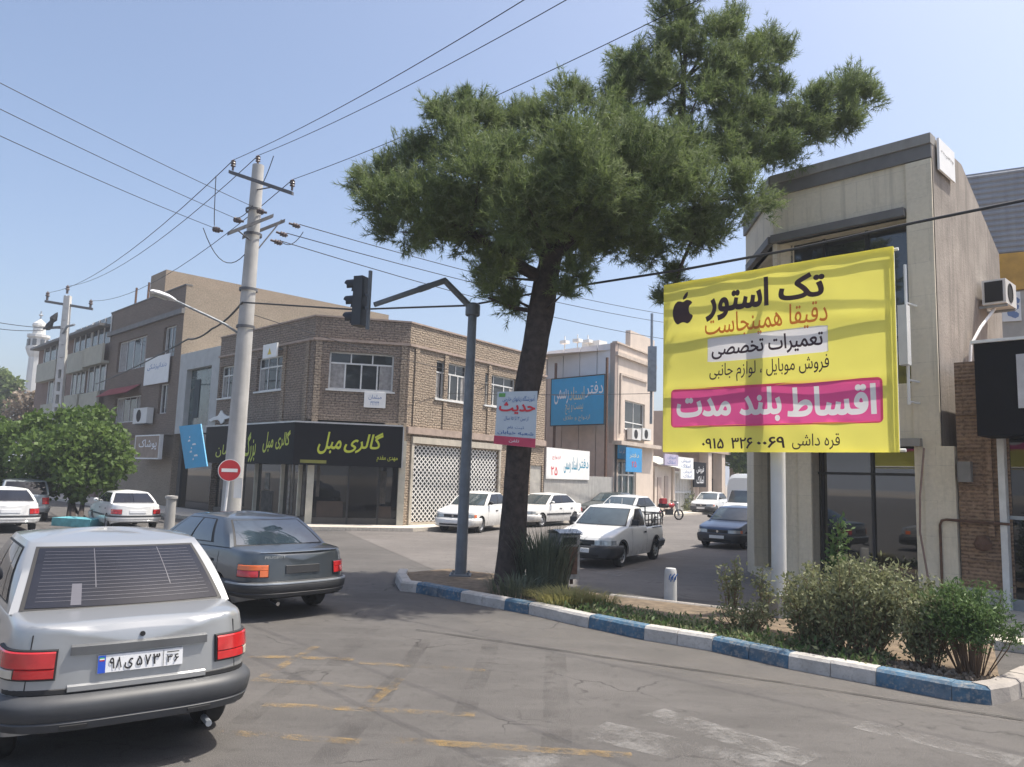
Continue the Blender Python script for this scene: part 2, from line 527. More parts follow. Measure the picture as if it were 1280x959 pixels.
def worn(name, col, under, lo=0.42, hi=0.62, scale=5, alpha=0.9):
    m, t, b = newmat(name)
    v = coords(t)
    n = t.nodes.new('ShaderNodeMath'); n.operation = 'ADD'
    t.links.new(noise(t, v, scale, 6, 0.75), n.inputs[0])
    n2 = t.nodes.new('ShaderNodeMath'); n2.operation = 'MULTIPLY'; n2.inputs[1].default_value = 0.35
    t.links.new(noise(t, v, 60, 3, 0.8), n2.inputs[0]); t.links.new(n2.outputs[0], n.inputs[1])
    f = ramp(t, n.outputs[0], lo + 0.17, hi + 0.17)
    b.inputs['Base Color'].default_value = c4(col); b.inputs['Roughness'].default_value = 0.75
    tr = t.nodes.new('ShaderNodeBsdfTransparent'); ms = t.nodes.new('ShaderNodeMixShader')
    k = t.nodes.new('ShaderNodeMath'); k.operation = 'MULTIPLY'; k.inputs[1].default_value = alpha; t.links.new(f, k.inputs[0])
    t.links.new(k.outputs[0], ms.inputs[0]); t.links.new(tr.outputs[0], ms.inputs[1]); t.links.new(b.outputs[0], ms.inputs[2])
    t.links.new(ms.outputs[0], t.nodes['Material Output'].inputs[0])
    return m
A0 = (0.098, 0.092, 0.087)
M['asphalt'] = asphalt('worn asphalt', A0)
M['asphalt2'] = asphalt('side street asphalt', (0.140, 0.129, 0.121))
M['soil'] = pm('dry soil', (0.16, 0.12, 0.08), 0.95, var=0.4, scale=7, bmp=0.8, bscale=45)
M['earth'] = pm('dusty earth', (0.27, 0.23, 0.18), 0.95, var=0.2, scale=0.4)

def sheet(name, pts, z, mat, kind='structure'):
    b = MB(); b.add([(p[0], p[1], z) for p in pts], [tuple(range(len(pts)))])
    if b and (Vector(b.v[1]) - b.v[0]).cross(b.v[2] - b.v[1]).z < 0:
        b.f[0].reverse()
    o = b.build(name, mat, loc=(0, 0, 0)); o['kind'] = kind
    return o
sheet('ground', [(-900, -300), (900, -300), (900, 1500), (-900, 1500)], -0.03, M['earth'])
sheet('main_road', [(-160, -60), (60, -60), (60, 30), (-12, 60), (-160, 190)], 0.0, M['asphalt'])
# side street: runs away to the right between the brick house and the corner shop
ST = Vector((0.536, 0.844))
k3 = Vector((-3.9, 28.9)); k4 = k3 + ST * 9.6
sheet('side_street', [(-5.6, 26.9), (-1.0, 15.6), (6.2, 12.7), (13, 21.6), (13 + .536 * 120, 21.6 + .844 * 120),
                      (k3.x - 2 + .536 * 140, k3.y - 1 + .844 * 140)], 0.004, M['asphalt2'])

# ---- kerbs: a real step with painted blocks
def kerbmat(name, col, var=0.2):
    m, t, b = newmat(name)
    v = coords(t)
    a = mix(t, ramp(t, noise(t, v, 3, 5), 0.35, 0.7), tuple(c * (1 - var) for c in col), tuple(min(1, c * (1 + var)) for c in col))
    a = mix(t, ramp(t, noise(t, v, 17, 6, 0.8), 0.50, 0.68), a, (0.32, 0.295, 0.26))
    a = mix(t, ramp(t, noise(t, v, 1.6, 4, .7), .55, 1.0), a, (0.27, 0.255, 0.235), 'MIX') if name != 'bare kerb concrete' else a
    t.links.new(a, b.inputs['Base Color']); b.inputs['Roughness'].default_value = 0.8
    bump(t, b, noise(t, v, 25, 4), 0.5)
    return m
M['kblue'] = kerbmat('blue kerb paint', (0.055, 0.13, 0.205), .35)
M['kwhite'] = kerbmat('white kerb paint', (0.47, 0.45, 0.42), 0.15)
M['kplain'] = kerbmat('bare kerb concrete', (0.33, 0.30, 0.27))
KH = 0.17
kb = [(500, 739), (520, 741), (575, 752), (660, 768), (735, 785), (805, 800), (890, 814), (985, 836), (1095, 857), (1190, 876), (1240, 882)]
kline = [G(*q) for q in kb]
def kerb_run(mb, pts, colour_at, w=0.20, h=KH, seg=0.55, left=True):
    acc = []
    for a, c in zip(pts[:-1], pts[1:]):
        L = (c - a).length; n = max(1, round(L / seg))
        for i in range(n):
            acc.append((a.lerp(c, i / n), a.lerp(c, (i + 1) / n)))
    for i, (a, c) in enumerate(acc):
        d = (c - a).normalized(); nrm = Vector((-d.y, d.x, 0)) * (1 if left else -1)
        g = d * 0.004; jz = rnd.uniform(-.006, .006); jx = nrm * rnd.uniform(-.008, .008)
        a2 = a + g + jx; c2 = c - g + jx
        bev = 0.03
        prof = [(0, 0), (0.012, h - bev), (0.012 + bev, h), (w, h), (w, 0)]
        mi = colour_at((a + c) / 2)
        rows = [[p + nrm * o + Vector((0, 0, z + (jz if z else 0))) for o, z in prof] for p in (a2, c2)]
        mb.grid(rows, mi, sm=False, flip=left)
        for p, fl in ((rows[0], False), (rows[1], True)):
            mb.add(p, [tuple(range(5)) if fl == left else tuple(reversed(range(5)))], mi)
def pxx(p):
    v = p - EYE; return CX + FPX * v.dot(RGT) / v.dot(FWD)
def kcol(p):
    x = pxx(p)
    for lim, c in ((529, 1), (570, 0), (617, 1), (672, 0), (733, 1), (806, 0), (887, 1), (985, 0), (1095, 1), (1226, 0)):
        if x < lim:
            return c
    return 2
km = [M['kblue'], M['kwhite'], M['kplain']]
b = MB()
kerb_run(b, kline, kcol, left=True)
corner = [kline[-1], G(1264, 878), G(1290, 866), G(1330, 845)]
kerb_run(b, corner, lambda p: 2, left=True, seg=0.4)
tip = [G(497, 722) , G(494, 729), kline[0]]
kerb_run(b, tip, lambda p: 1, left=True, seg=0.5)
back = [G(1420, 800), G(1200, 785), Vector((4.6, 11.35, 0)), G(905, 769), G(761, 752), G(690, 740), G(640, 726), G(560, 717), G(497, 722)]
kerb_run(b, back[:5], lambda p: 2, left=False, h=0.12, w=0.12)
o = structure(b.build('kerb', km, loc=(0, 0, 0)))
# planting strip soil inside the kerbs
inner = [p + Vector((0.12, 0.13, 0)) for p in kline] + [G(1262, 872)]
sheet('planting_strip', inner + [Vector((5.35, 8.6, 0)), Vector((6.3, 10.2, 0)), Vector((4.6, 11.3, 0)), back[3], back[4], back[6], back[7], back[8] + Vector((.1, -.05, 0))], 0.10, M['soil'])

# ---- worn paint and tar on the carriageway
M['yellow'] = worn('worn yellow road paint', (0.50, 0.31, 0.075), A0, 0.45, 0.80, 3.0, 0.55)
M['roadwhite'] = worn('worn white road paint', (0.50, 0.49, 0.47), A0, 0.47, 0.82, 2.4, 0.42)
M['tar'] = worn('dark tyre and tar bands', (0.042, 0.038, 0.036), A0, 0.42, 0.9, 1.3, 0.42)
def strips(name, segs, mat, z, wiggle=0.0):
    b = MB()
    for (x0, y0, x1, y1, w) in segs:
        a = G(x0, y0, z); c = G(x1, y1, z)
        d = (c - a).normalized(); nn = Vector((-d.y, d.x, 0)) * (w / 2)
        n = max(2, int((c - a).length / 0.5))
        rows = []
        for i in range(n + 1):
            p = a.lerp(c, i / n) + nn.normalized() * rnd.uniform(-wiggle, wiggle)
            rows.append([p - nn, p + nn])
        b.grid(rows, 0, False, flip=True)
    o = b.build(name, mat, loc=(0, 0, 0)); o['kind'] = 'structure'
    return o
strips('tar_bands', [(482, 861, 405, 955, .22), (613, 805, 553, 965, .20), (696, 814, 696, 945, .24), (470, 782, 415, 832, .20),
                     (534, 797, 470, 880, .18), (390, 830, 300, 905, .2)], M['tar'], 0.004, 0.02)
strips('yellow_box_lines', [(312, 820, 443, 824, .12), (450, 828, 607, 838, .11), (316, 849, 498, 860, .12), (330, 880, 594, 893, .12),
                            (272, 915, 450, 927, .13), (484, 924, 790, 944, .13), (500, 848, 452, 888, .10), (395, 808, 330, 846, .10)], M['yellow'], 0.008, 0.01)
strips('white_stripes', [(815, 890, 1015, 951, .36), (742, 911, 965, 962, .5), (600, 962, 715, 950, .45), (1075, 905, 1275, 953, .3),
                         (480, 757, 500, 756, .14), (485, 800, 505, 800, .12)], M['roadwhite'], 0.008, 0.01)
strips('road_seam', [(520, 787, 580, 795, .03), (580, 795, 760, 822, .035), (760, 822, 960, 850, .035), (960, 850, 1130, 876, .035), (1130, 876, 1290, 901, .035)],
       worn('tar seam', (0.022, 0.02, 0.018), A0, .25, .55, 2.0, .8), 0.012, 0.02)
M['dust'] = worn('pale road dust', (.25, .23, .205), A0, .34, .82, 1.1, .4)
sheet('road_dust', [kline[0] + Vector((.1, -.05, 0))] + kline[1:] + [G(1290, 905), G(1000, 872), G(760, 826), G(600, 785)], 0.003, M['dust'])
sheet('street_patch', [G(742, 716), G(790, 711), G(815, 713), G(762, 723)], 0.012, M['roadwhite'])

# ---- pavements
M['pave'] = brickmat('pavement slabs', (0.46, 0.42, 0.36), (0.5, 0.46, 0.4), (0.3, 0.27, 0.24), 0.4, 0.4, 0.012, 0.85, 0.0, 0.3, 0.006, 0.3)
def slab(name, pts, h, mat):
    b = MB(); b.prism([(p[0], p[1]) for p in pts], -0.02, h, 0)
    o = b.build(name, mat, loc=(0, 0, 0)); o['kind'] = 'structure'
    return o
# ------------------------------------------------------------------ walls with real openings
def wall_mesh(mb, w, u0, u1, z0, z1, holes=(), off=0.0, depth=0.16, mi=0, rmi=None):
    """a wall face cut round its openings, with reveals going in; holes: (u0,u1,z0,z1)"""
    rmi = mi if rmi is None else rmi
    us = sorted({u0, u1} | {h[0] for h in holes} | {h[1] for h in holes})
    zs = sorted({z0, z1} | {h[2] for h in holes} | {h[3] for h in holes})
    us = [u for u in us if u0 - 1e-6 <= u <= u1 + 1e-6]; zs = [z for z in zs if z0 - 1e-6 <= z <= z1 + 1e-6]
    for a, c in zip(us[:-1], us[1:]):
        for e, g in zip(zs[:-1], zs[1:]):
            um, zm = (a + c) / 2, (e + g) / 2
            if any(h[0] < um < h[1] and h[2] < zm < h[3] for h in holes):
                continue
            mb.quad(w.at(a, e, off), w.at(c, e, off), w.at(c, g, off), w.at(a, g, off), mi)
    for a, c, e, g in holes:
        i = off - depth
        mb.quad(w.at(a, e, off), w.at(c, e, off), w.at(c, e, i), w.at(a, e, i), rmi)
        mb.quad(w.at(a, g, off), w.at(a, g, i), w.at(c, g, i), w.at(c, g, off), rmi)
        mb.quad(w.at(a, e, off), w.at(a, e, i), w.at(a, g, i), w.at(a, g, off), rmi)
        mb.quad(w.at(c, e, off), w.at(c, g, off), w.at(c, g, i), w.at(c, e, i), rmi)
def window(root, w, h, off=-0.13, cols=4, transom=0.7, topcols=3, fm=None, gm=None, bar=0.06, curtains=True, sill=True):
    """window frame (part) with its pane, curtain and sill (sub-parts)"""
    u0, u1, z0, z1 = h
    f = MB(); fm = fm or M['frame']; gm = gm or M['glass']
    t = 0.05
    f.wbox(w, u0, u1, z0, z0 + bar, off - t, off, 0); f.wbox(w, u0, u1, z1 - bar, z1, off - t, off, 0)
    f.wbox(w, u0, u0 + bar, z0 + bar, z1 - bar, off - t, off - .002, 0); f.wbox(w, u1 - bar, u1, z0 + bar, z1 - bar, off - t, off - .002, 0)
    zt = z0 + (z1 - z0) * transom if transom else z1
    if transom:
        f.wbox(w, u0 + bar, u1 - bar, zt - bar / 2, zt + bar / 2, off - t, off - .004, 0)
        for k in range(1, topcols):
            u = u0 + (u1 - u0) * k / topcols
            f.wbox(w, u - bar * .4, u + bar * .4, zt + bar / 2, z1 - bar, off - t, off - .006, 0)
    for k in range(1, cols):
        u = u0 + (u1 - u0) * k / cols
        f.wbox(w, u - bar * .45, u + bar * .45, z0 + bar, zt - (bar / 2 if transom else bar), off - t, off - .006, 0)
    fo = f.build('window', fm, root)
    p = MB(); p.quad(w.at(u0 + .01, z0 + .01, off - .03), w.at(u1 - .01, z0 + .01, off - .03), w.at(u1 - .01, z1 - .01, off - .03), w.at(u0 + .01, z1 - .01, off - .03))
    p.build('pane', gm, fo)
    if curtains:
        c = MB()
        for a, e in ((u0 + .06, u0 + (u1 - u0) * rnd.uniform(.16, .25)), (u1 - (u1 - u0) * rnd.uniform(.12, .22), u1 - .06)):
            n = 8
            rows = [[w.at(a + (e - a) * k / n, z, off - .026 + (0.003 if k % 2 else 0)) for k in range(n + 1)] for z in (z0 + .05, zt - .03)]
            c.grid(rows, 0, False)
        c.split('curtain', M['curtain'], fo)
    if sill:
        s = MB(); s.wbox(w, u0 - .08, u1 + .08, z0 - .07, z0 - .003, -.1, .07, 0)
        s.build('sill', M['frame'], fo)
    return fo
def signboard(name, label, cat, w, r, off, th, face_mat, edge_mat, texts=(), group=None, frame=0.0):
    """flat sign on a wall: r=(u0,u1,z0,z1); texts: (words, fu0, fu1, fv0, fv1, mat, bold)"""
    u0, u1, z0, z1 = r
    b = MB(); b.wbox(w, u0, u1, z0, z1, off, off + th, 0)
    o = tag(b.build(name, face_mat), label, cat, group)
    if frame:
        f = MB()
        f.wbox(w, u0 - frame, u1 + frame, z1, z1 + frame, off - .01, off + th + .02); f.wbox(w, u0 - frame, u1 + frame, z0 - frame, z0, off - .01, off + th + .02)
        f.wbox(w, u0 - frame, u0, z0, z1, off - .008, off + th + .018); f.wbox(w, u1, u1 + frame, z0, z1, off - .008, off + th + .018)
        f.build('frame', edge_mat, o)
    for words, a, c, e, g, mt, bold in texts:
        tb = MB(); text_on(tb, words, lambda u, v, q: w.at(u, v, off + th + q), u0 + (u1 - u0) * a, u0 + (u1 - u0) * c, z0 + (z1 - z0) * e, z0 + (z1 - z0) * g, .005, bold)
        tb.build('lettering', mt, o)
    return o
def acunit(label, w, u, z, sx=0.8, sz=0.55, off=0.05, group='air conditioners on the walls', dark=False, d=.32):
    b = MB(); b.wbox(w, u, u + sx, z, z + sz, off, off + d)
    o = tag(b.build('air_conditioner', M['acwhite']), label, 'air conditioner', group)
    g = MB(); cx = u + sx * .42
    prof = [(sz * .40, .0), (sz * .40, .012), (sz * .36, .014), (sz * .36, .004)]
    g.lathe(prof, w.at(cx, z + sz / 2, off + d), w.n, 20); g.disc(w.at(cx, z + sz / 2, off + d + .003), w.n, sz * .36, 20)
    g.build('fan_grille', M['dark'] if not dark else M['black'], o)
    k = MB()
    for q in (.12, .85):
        k.wbox(w, u + sx * q, u + sx * q + .04, z - .05, z - .004, 0, off + d)
    k.split('bracket', M['steel'], o)
    return o
M['acwhite'] = pm('air conditioner paint', (0.62, 0.62, 0.6), 0.5, var=0.08)
M['blue'] = pm('blue sign paint', (0.015, 0.32, 0.60), 0.45, var=0.06)
M['letwhite'] = pm('white lettering', (0.75, 0.76, 0.78), 0.5, var=0.04)
M['letyellow'] = pm('yellow-green lettering', (0.50, 0.55, 0.05), 0.45, var=0.06)
M['letred'] = pm('red lettering', (0.60, 0.03, 0.05), 0.5, var=0.05)
M['letblue'] = pm('blue lettering', (0.03, 0.12, 0.35), 0.5, var=0.05)
M['letteal'] = pm('teal lettering', (0.02, 0.25, 0.38), 0.5, var=0.05)
M['letpale'] = pm('pale gold lettering', (0.55, 0.55, 0.40), 0.5, var=0.1)
M['signblack'] = pm('black sign face', (0.008, 0.008, 0.011), 0.6, var=0.15, spec=.15)
M['roofdark'] = pm('tar roof', (0.11, 0.10, 0.09), 0.9, var=0.3)

# ================================================================== brick corner house
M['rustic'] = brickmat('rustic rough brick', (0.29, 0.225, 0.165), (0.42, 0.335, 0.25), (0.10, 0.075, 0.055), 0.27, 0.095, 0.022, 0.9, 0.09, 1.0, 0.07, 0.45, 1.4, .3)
M['rustic_shade'] = brickmat('shade toned rustic brick', (0.22, 0.17, 0.135), (0.33, 0.265, 0.21), (0.075, 0.058, 0.045), 0.27, 0.095, 0.022, 0.9, 0.09, 1.0, 0.07, 0.45, 1.4, .3)  # same brick with shade in its colour, for walls turned from the sun
M['trim'] = pm('pinkish stone trim', (0.36, 0.28, 0.23), 0.85, var=0.2, scale=5, bmp=0.3)
K1 = Vector((-12.97, 33.75)); K2 = Vector((-7.35, 28.15)); K3 = Vector((-3.92, 28.9)); K4 = Vector((1.63, 36.83))
wl = Wall(K1, K2); wc = Wall(K2, K3); wr = Wall(K3, K4)
BT = 7.75
house = thing('brick_house', 'two storey rough brown brick corner house with white framed windows and black shopfront', 'building', (-4.5, 33.0, 0))
FZ = wr.px(560, 541)[1]                       # floor band level
b = MB()
hl = [wl.rect(275, 457, 297, 497), wl.rect(321, 446, 353, 488)]
hc = [wc.rect(411, 441, 492, 488)]
hr = [wr.rect(545, 454, 585, 501), wr.rect(606, 470, 645, 509)]
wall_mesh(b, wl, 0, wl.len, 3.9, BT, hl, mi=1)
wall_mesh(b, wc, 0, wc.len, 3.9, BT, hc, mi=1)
sh = (wr.px(514, 600)[0], wr.px(622, 600)[0], 0.22, wr.rect(514, 560, 622, 650)[3])
dr = (wr.px(662, 620)[0], wr.px(677, 620)[0], 0.15, 2.6)
wall_mesh(b, wr, 0, wr.len, 0, BT, hr + [sh, dr], mi=0)
w4 = Wall(K4, K4 + Vector((-6, 6.2))); wall_mesh(b, w4, 0, w4.len, 0, BT, mi=0)
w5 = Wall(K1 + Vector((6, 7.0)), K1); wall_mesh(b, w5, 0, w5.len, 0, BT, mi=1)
b.build('wall', [M['rustic'], M['rustic_shade']], house)
b = MB(); b.add([(p[0], p[1], BT - .45) for p in (K1, K2, K3, K4, K4 + Vector((-6, 6.2)), K1 + Vector((6, 7)))], [tuple(range(6))])
b.build('roof', M['roofdark'], house)
b = MB()                                      # string courses and floor band
for w in (wl, wc, wr):
    zc = wr.px(560, 441.5)[1]
    b.wbox(w, -.02, w.len + .02, zc - .07, zc + .02, -.02, .07)
    b.wbox(w, -.02, w.len + .02, BT, BT + .06, -.25, .05)
b.wbox(wr, 0, wr.len, FZ - .18, FZ + .08, -.02, .12)
b.build('cornice', M['trim'], house)
b = MB()                                      # pilaster strips of turned bricks
for w, us in ((wr, (0.3, 2.05, 5.0, 7.6)), (wc, (0.05, 3.2)), (wl, (2.0, 5.7, 7.4))):
    for u in us:
        b.wbox(w, u, u + .22, FZ + .1, zc - .08, -.02, .05)
b.split('pilaster', M['rustic'], house)
for h in hl:
    window(house, wl, h, cols=3, topcols=3)
for h in hc:
    window(house, wc, h, cols=4, topcols=3)
for h in hr:
    window(house, wr, h, cols=4 if h is hr[0] else 3, topcols=3)
# shutter of white lattice in front of a dim shop
M['lattice'] = pm('white shutter lattice', (0.70, 0.69, 0.66), 0.5, 0.0, var=0.06)
M['shopdim'] = pm('dim shop interior', (0.03, 0.035, 0.04), 0.8, var=0.5, scale=1.3)
b = MB()
n = int((sh[1] - sh[0]) / 0.24); mz = int((sh[3] - sh[2]) / 0.2)
for i in range(-mz, n + 1):                   # two families of slanted bars
    for sg in (1, -1):
        pts = []
        a0 = sh[0] + i * 0.24
        u_a, u_b = a0, a0 + mz * 0.24
        za, zb = (sh[2], sh[3])
        ua, ub = max(u_a, sh[0]), min(u_b, sh[1])
        if ub - ua < .05:
            continue
        fa, fb = (ua - u_a) / (u_b - u_a), (ub - u_a) / (u_b - u_a)
        z_a, z_b = za + (zb - za) * fa, za + (zb - za) * fb
        if sg < 0:
            z_a, z_b = za + zb - z_a, za + zb - z_b
        p, q = wr.at(ua, z_a, -.07), wr.at(ub, z_b, -.07)
        d = (q - p); t = d.normalized().cross(wr.n) * .024
        o_ = wr.n * (.012 if sg > 0 else 0)
        b.add([p - t + o_, p + t + o_, q + t + o_, q - t + o_], [(0, 1, 2, 3)])
b.build('shutter', M['lattice'], house)
b = MB(); b.wbox(wr, sh[0], sh[1], sh[2] - .06, sh[3], -.42, -.4)
b.build('shop_interior', M['shopdim'], house)
b = MB()
um = wr.px(577, 600)[0]
for u in (sh[0] - .1, um - .06, sh[1]):
    b.wbox(wr, u, u + .13, .18, sh[3] + .05, -.06, .06)
b.wbox(wr, sh[0] - .1, sh[1] + .13, sh[3] + .055, sh[3] + .3, -.1, .09)
b.wbox(wr, sh[0] - .1, sh[1] + .1, .02, .2, -.1, .05)
b.build('shutter_frame', pm('cream shutter frame', (0.45, 0.41, 0.34), 0.7, var=0.15, streak=0.2), house)
b = MB(); b.wbox(wr, dr[0], dr[1], dr[2], dr[3], -.12, -.06)
b.build('door', pm('pale metal door', (0.4, 0.38, 0.34), 0.6), house)
# shopfront of dark glass with cream mullions under the black sign
b = MB()
SB = wc.px(450, 583)[1]
for w, u0, u1 in ((wl, 0.2, wl.len), (wc, 0, wc.len)):
    b.wbox(w, u0, u1, 0.35, SB + .3, -.24, -.2)
b.build('shop_glass', M['shopglass'], house)
b = MB()
for w, u0, u1 in ((wl, 0.2, wl.len - .01), (wc, 0.01, wc.len)):
    b.wbox(w, u0, u1, 0.02, 0.36, -.26, -.1)
b.build('shop_plinth', pm('dark plinth', (0.06, 0.055, 0.05), 0.5), house)
b = MB()
for w, us in ((wc, (0.0, 1.45, 2.55)), (wl, (1.9, 3.8, 5.9, 7.2))):
    for i, u in enumerate(us):
        b.wbox(w, u + .02, u + (.26 if (w is wc and i == 0) else .09), .1, SB + .3, -.2, -.06 if i else .03, 0 if (w is wc and i == 0) or w is wl else 1)
b.wbox(wc, wc.len - .2, wc.len + .04, 0.1, SB + 1.0, -.2, .06)
b.split('mullion', [pm('cream pillar paint', (0.47, 0.45, 0.38), 0.6), M['black']], house)
b = MB(); b.wbox(wc, 1.55, 2.5, .1, SB + .1, -.199, -.17)
b.build('door', glassmat('dark door glass', (0.006, 0.006, 0.007), 0.05, 0.5), house)
b = MB()                                       # dim furniture behind and in the shop: low brown sofas seen through the glass
b.wbox(wc, 0.4, 1.35, .36, .95, -.199, -.16); b.wbox(wc, 2.6, 3.1, .36, .8, -.199, -.16)
b.split('sofa', pm('dark brown leather', (0.035, 0.022, 0.016), 0.5, var=0.3), house)
for k, (w, u, wd, z0, z1, cl) in enumerate(((wl, 2.3, .18, .5, 2.3, .16), (wl, 2.7, .10, .5, 2.3, .10), (wl, 4.3, .9, .4, 1.2, .07), (wl, 4.5, .35, 1.25, 1.9, .2), (wl, 6.3, .16, .4, 2.4, .22), (wl, 6.6, .12, .4, 2.4, .13), (wl, 7.35, .2, .4, 2.0, .09), (wl, .6, .8, .4, 1.1, .06), (wl, .8, .3, 1.3, 1.8, .13), (wc, .35, .12, 1.1, 2.3, .08), (wc, 2.65, .22, .9, 2.1, .06))):
    b = MB(); n = 6
    rows = [[w.at(u + wd * i / n, z, -.19 + .012 * (i % 2)) for i in range(n + 1)] for z in (z0, (z0 + z1) / 2, z1)]
    b.grid(rows, 0, False); b.build('display', pm('dim display cloth %d' % k, (cl, cl * .93, cl * .85), .8, var=.45, scale=5), house)  # set before opaque glass; colours muted to look dimly lit behind it
# black fascia sign folded round the corner
sg = thing('shop_sign', 'long black furniture shop fascia with yellow-green lettering folding round the brick corner', 'sign', (K2.x, K2.y, SB))
so = 0.35
q0 = wc.px(369, 530, so); q1 = wc.px(504, 532, so)
SZ1 = (wc.px(440, 531, so)[1]); SZ0 = wc.px(440, 583, so)[1]
p0 = wc.at(q0[0], 0, so); p1 = wc.at(q1[0], 0, so)
wsc = Wall(p0, p1)
wsl = Wall(p0 + Vector((-.70, .714, 0)) * 7.6, p0)
b = MB(); b.wbox(wsc, 0, wsc.len, SZ0, SZ1, -.3, 0); b.wbox(wsl, 0, wsl.len - .01, SZ0, SZ1, -.3, -.002)
b.build('sign_box', M['signblack'], sg)
b = MB()
for w in (wsc, wsl):
    b.wbox(w, 0, w.len, SZ1 + .003, SZ1 + .06, -.32, .02)
b.wbox(wsc, wsc.len + .002, wsc.len + .05, SZ0, SZ1, -.3, .02)
b.build('sign_edge', pm('silver sign edge', (0.5, 0.5, 0.5), 0.4, 0.5), sg)
def sgt(words, x0, y0, x1, y1, mt, bold=.0, shear=.0, w=None):
    w = w or wsc
    u0, u1, z0, z1 = w.rect(x0, y0, x1, y1)
    tb = MB(); text_on(tb, words, lambda u, v, q: w.at(u, v, q), u0, u1, z0, z1, .012, bold, shear)
    tb.build('lettering', mt, sg)
sgt('گالری', 430, 540, 479, 567, M['letyellow'], .018, .25)
sgt('مبل', 397, 540, 427, 568, M['letyellow'], .018, .25)
sgt('مهدی مقدم', 471, 570, 497, 578, M['letyellow'], .0)
b = MB(); u0, u1, z0, z1 = wsc.rect(375, 575, 408, 579); b.wbox(wsc, u0, u1, z0, z1, 0, .01); b.build('lettering', pm('olive strip', (0.2, 0.2, 0.04), 0.5), sg)
sgt('گالری', 345, 538, 363, 562, M['letyellow'], .018, .2, wsl)
sgt('مبل', 329, 540, 342, 566, M['letyellow'], .018, .2, wsl)
sgt('بزرگ', 306, 540, 320, 578, M['letyellow'], .018, .2, wsl)
sgt('مبلمان', 270, 556, 300, 572, M['letyellow'], .01, .1, wsl)
# pavement in front
slab('pavement', [(p.x, p.y) for p in [wl.at(0, 0, 2.2), wl.at(wl.len + .6, 0, 1.9), wc.at(.0, 0, 1.5), wc.at(wc.len + .3, 0, 1.35), wr.at(.6, 0, 1.3), wr.at(wr.len + 60, 0, 1.3), wr.at(wr.len + 60, 0, -.4), wr.at(.1, 0, -.3), wc.at(.1, 0, -.4), wl.at(0, 0, -.3)]], 0.13, M['pave'])
# small things on it
u0, u1, z0, z1 = wc.rect(455, 491, 482, 510)
signboard('wall_plaque', 'small white plaque with blue writing below the brick corner window', 'sign', wc, (u0, u1, z0, z1), .05, .04, M['white'], M['frame'],
          [('مبلمان', .2, .8, .5, .85, M['letblue'], 0), ('۳۲۲۲۴۴', .3, .7, .15, .42, M['letblue'], 0)])
u0, u1, z0, z1 = wl.rect(263, 513, 295, 530)
bird = MB()
def flat(mb, w, pts, off, th):
    n = len(pts)
    fr = [w.at(u, z, off + th) for u, z in pts]; bk = [w.at(u, z, off) for u, z in pts]
    mb.add(fr + bk, [tuple(range(n))] + [(i, n + i, n + (i + 1) % n, (i + 1) % n) for i in range(n)])
bp = [(0, .35), (.18, .52), (.36, .6), (.42, .78), (.47, 1), (.55, .75), (.7, .55), (1, .5), (.8, .38), (.62, .3), (.6, .1), (.5, 0), (.44, .2), (.36, .32), (.2, .3), (.1, .2)]
flat(bird, wl, [(u0 + a * (u1 - u0), z0 + c * (z1 - z0)) for a, c in bp][::-1], .02, .06)
tag(bird.build('bird_ornament', M['white']), 'white flying bird ornament on the brown brick wall above the black fascia', 'ornament')
# ================================================================== right corner shop building
M['plaster'] = pm('rough tan plaster', (0.30, 0.265, 0.23), 0.95, var=0.25, scale=1.3, bmp=0.9, bscale=22, streak=0.45)
M['stonegrey'] = brickmat('grey stone cladding', (0.66, 0.59, 0.46), (0.69, 0.62, 0.49), (0.50, 0.45, 0.36), 1.3, 0.62, 0.006, 0.75, 0.0, 0.15, 0.004, 0.2, 1.06, .32)
M['coping'] = pm('dark metal coping', (0.15, 0.145, 0.14), 0.6, var=0.15)
M['copinglight'] = pm('weathered coping', (0.28, 0.27, 0.25), 0.7, var=0.15, streak=0.2)
R1 = Vector((7.66, 13.65)); R2 = Vector((5.48, 15.9)); R3 = Vector((5.71, 18.57)); R4 = R3 + ST * 13
wf = Wall(R2, R1); wch = Wall(R3, R2)
RT = 8.6
BACK = Vector((0.72, 0.694))
ws = Wall(R1, R1 + BACK * 12)
sA = ws.px(1201, 211); sB = ws.px(1248, 318); sC = ws.px(1253, 420)
L2 = sB[0]
shop = thing('corner_shop', 'narrow grey stone corner building with dark glass shopfront behind the yellow billboard', 'building', (6.8, 16.0, 0))
zc0 = wf.px(1160, 198)[1]; zc1 = wf.px(1161, 181)[1]
uh1 = wf.px(1136, 380)[0]; zh1 = wf.px(1134, 271)[1]; zh0 = wf.px(1122, 480)[1]
ug0 = wf.px(1016, 640)[0]; ug1 = wf.px(1163, 640)[0]; zg1 = wf.px(1140, 557)[1]
b = MB()
wall_mesh(b, wf, 0, wf.len, 0, RT, [(0.08, uh1, zh0, zh1), (ug0, ug1, 0.2, zg1)], depth=.45)
wall_mesh(b, wch, 0, wch.len, 0, RT, [(0.6, wch.len - .08, zh0, zh1), (0.7, wch.len - .35, .2, zg1)], depth=.45)
w6 = Wall(R4, R3); wall_mesh(b, w6, 0, w6.len, 0, RT)
b.build('wall', M['stonegrey'], shop)
b = MB()                                           # plaster party wall, stepping down
pts = [(0.0, 0), (L2, 0), (L2, sB[1]), (max(sA[0], .6), RT), (0.0, RT)]
b.add([ws.at(u, z, .012) for u, z in pts], [(0, 1, 2, 3, 4)])
e0 = ws.at(L2, 0); e1 = Vector((R4.x, R4.y, 0))
b.quad(e0, e1, e1 + Vector((0, 0, RT - 1)), e0 + Vector((0, 0, sB[1])))
b.build('party_wall', M['plaster'], shop)
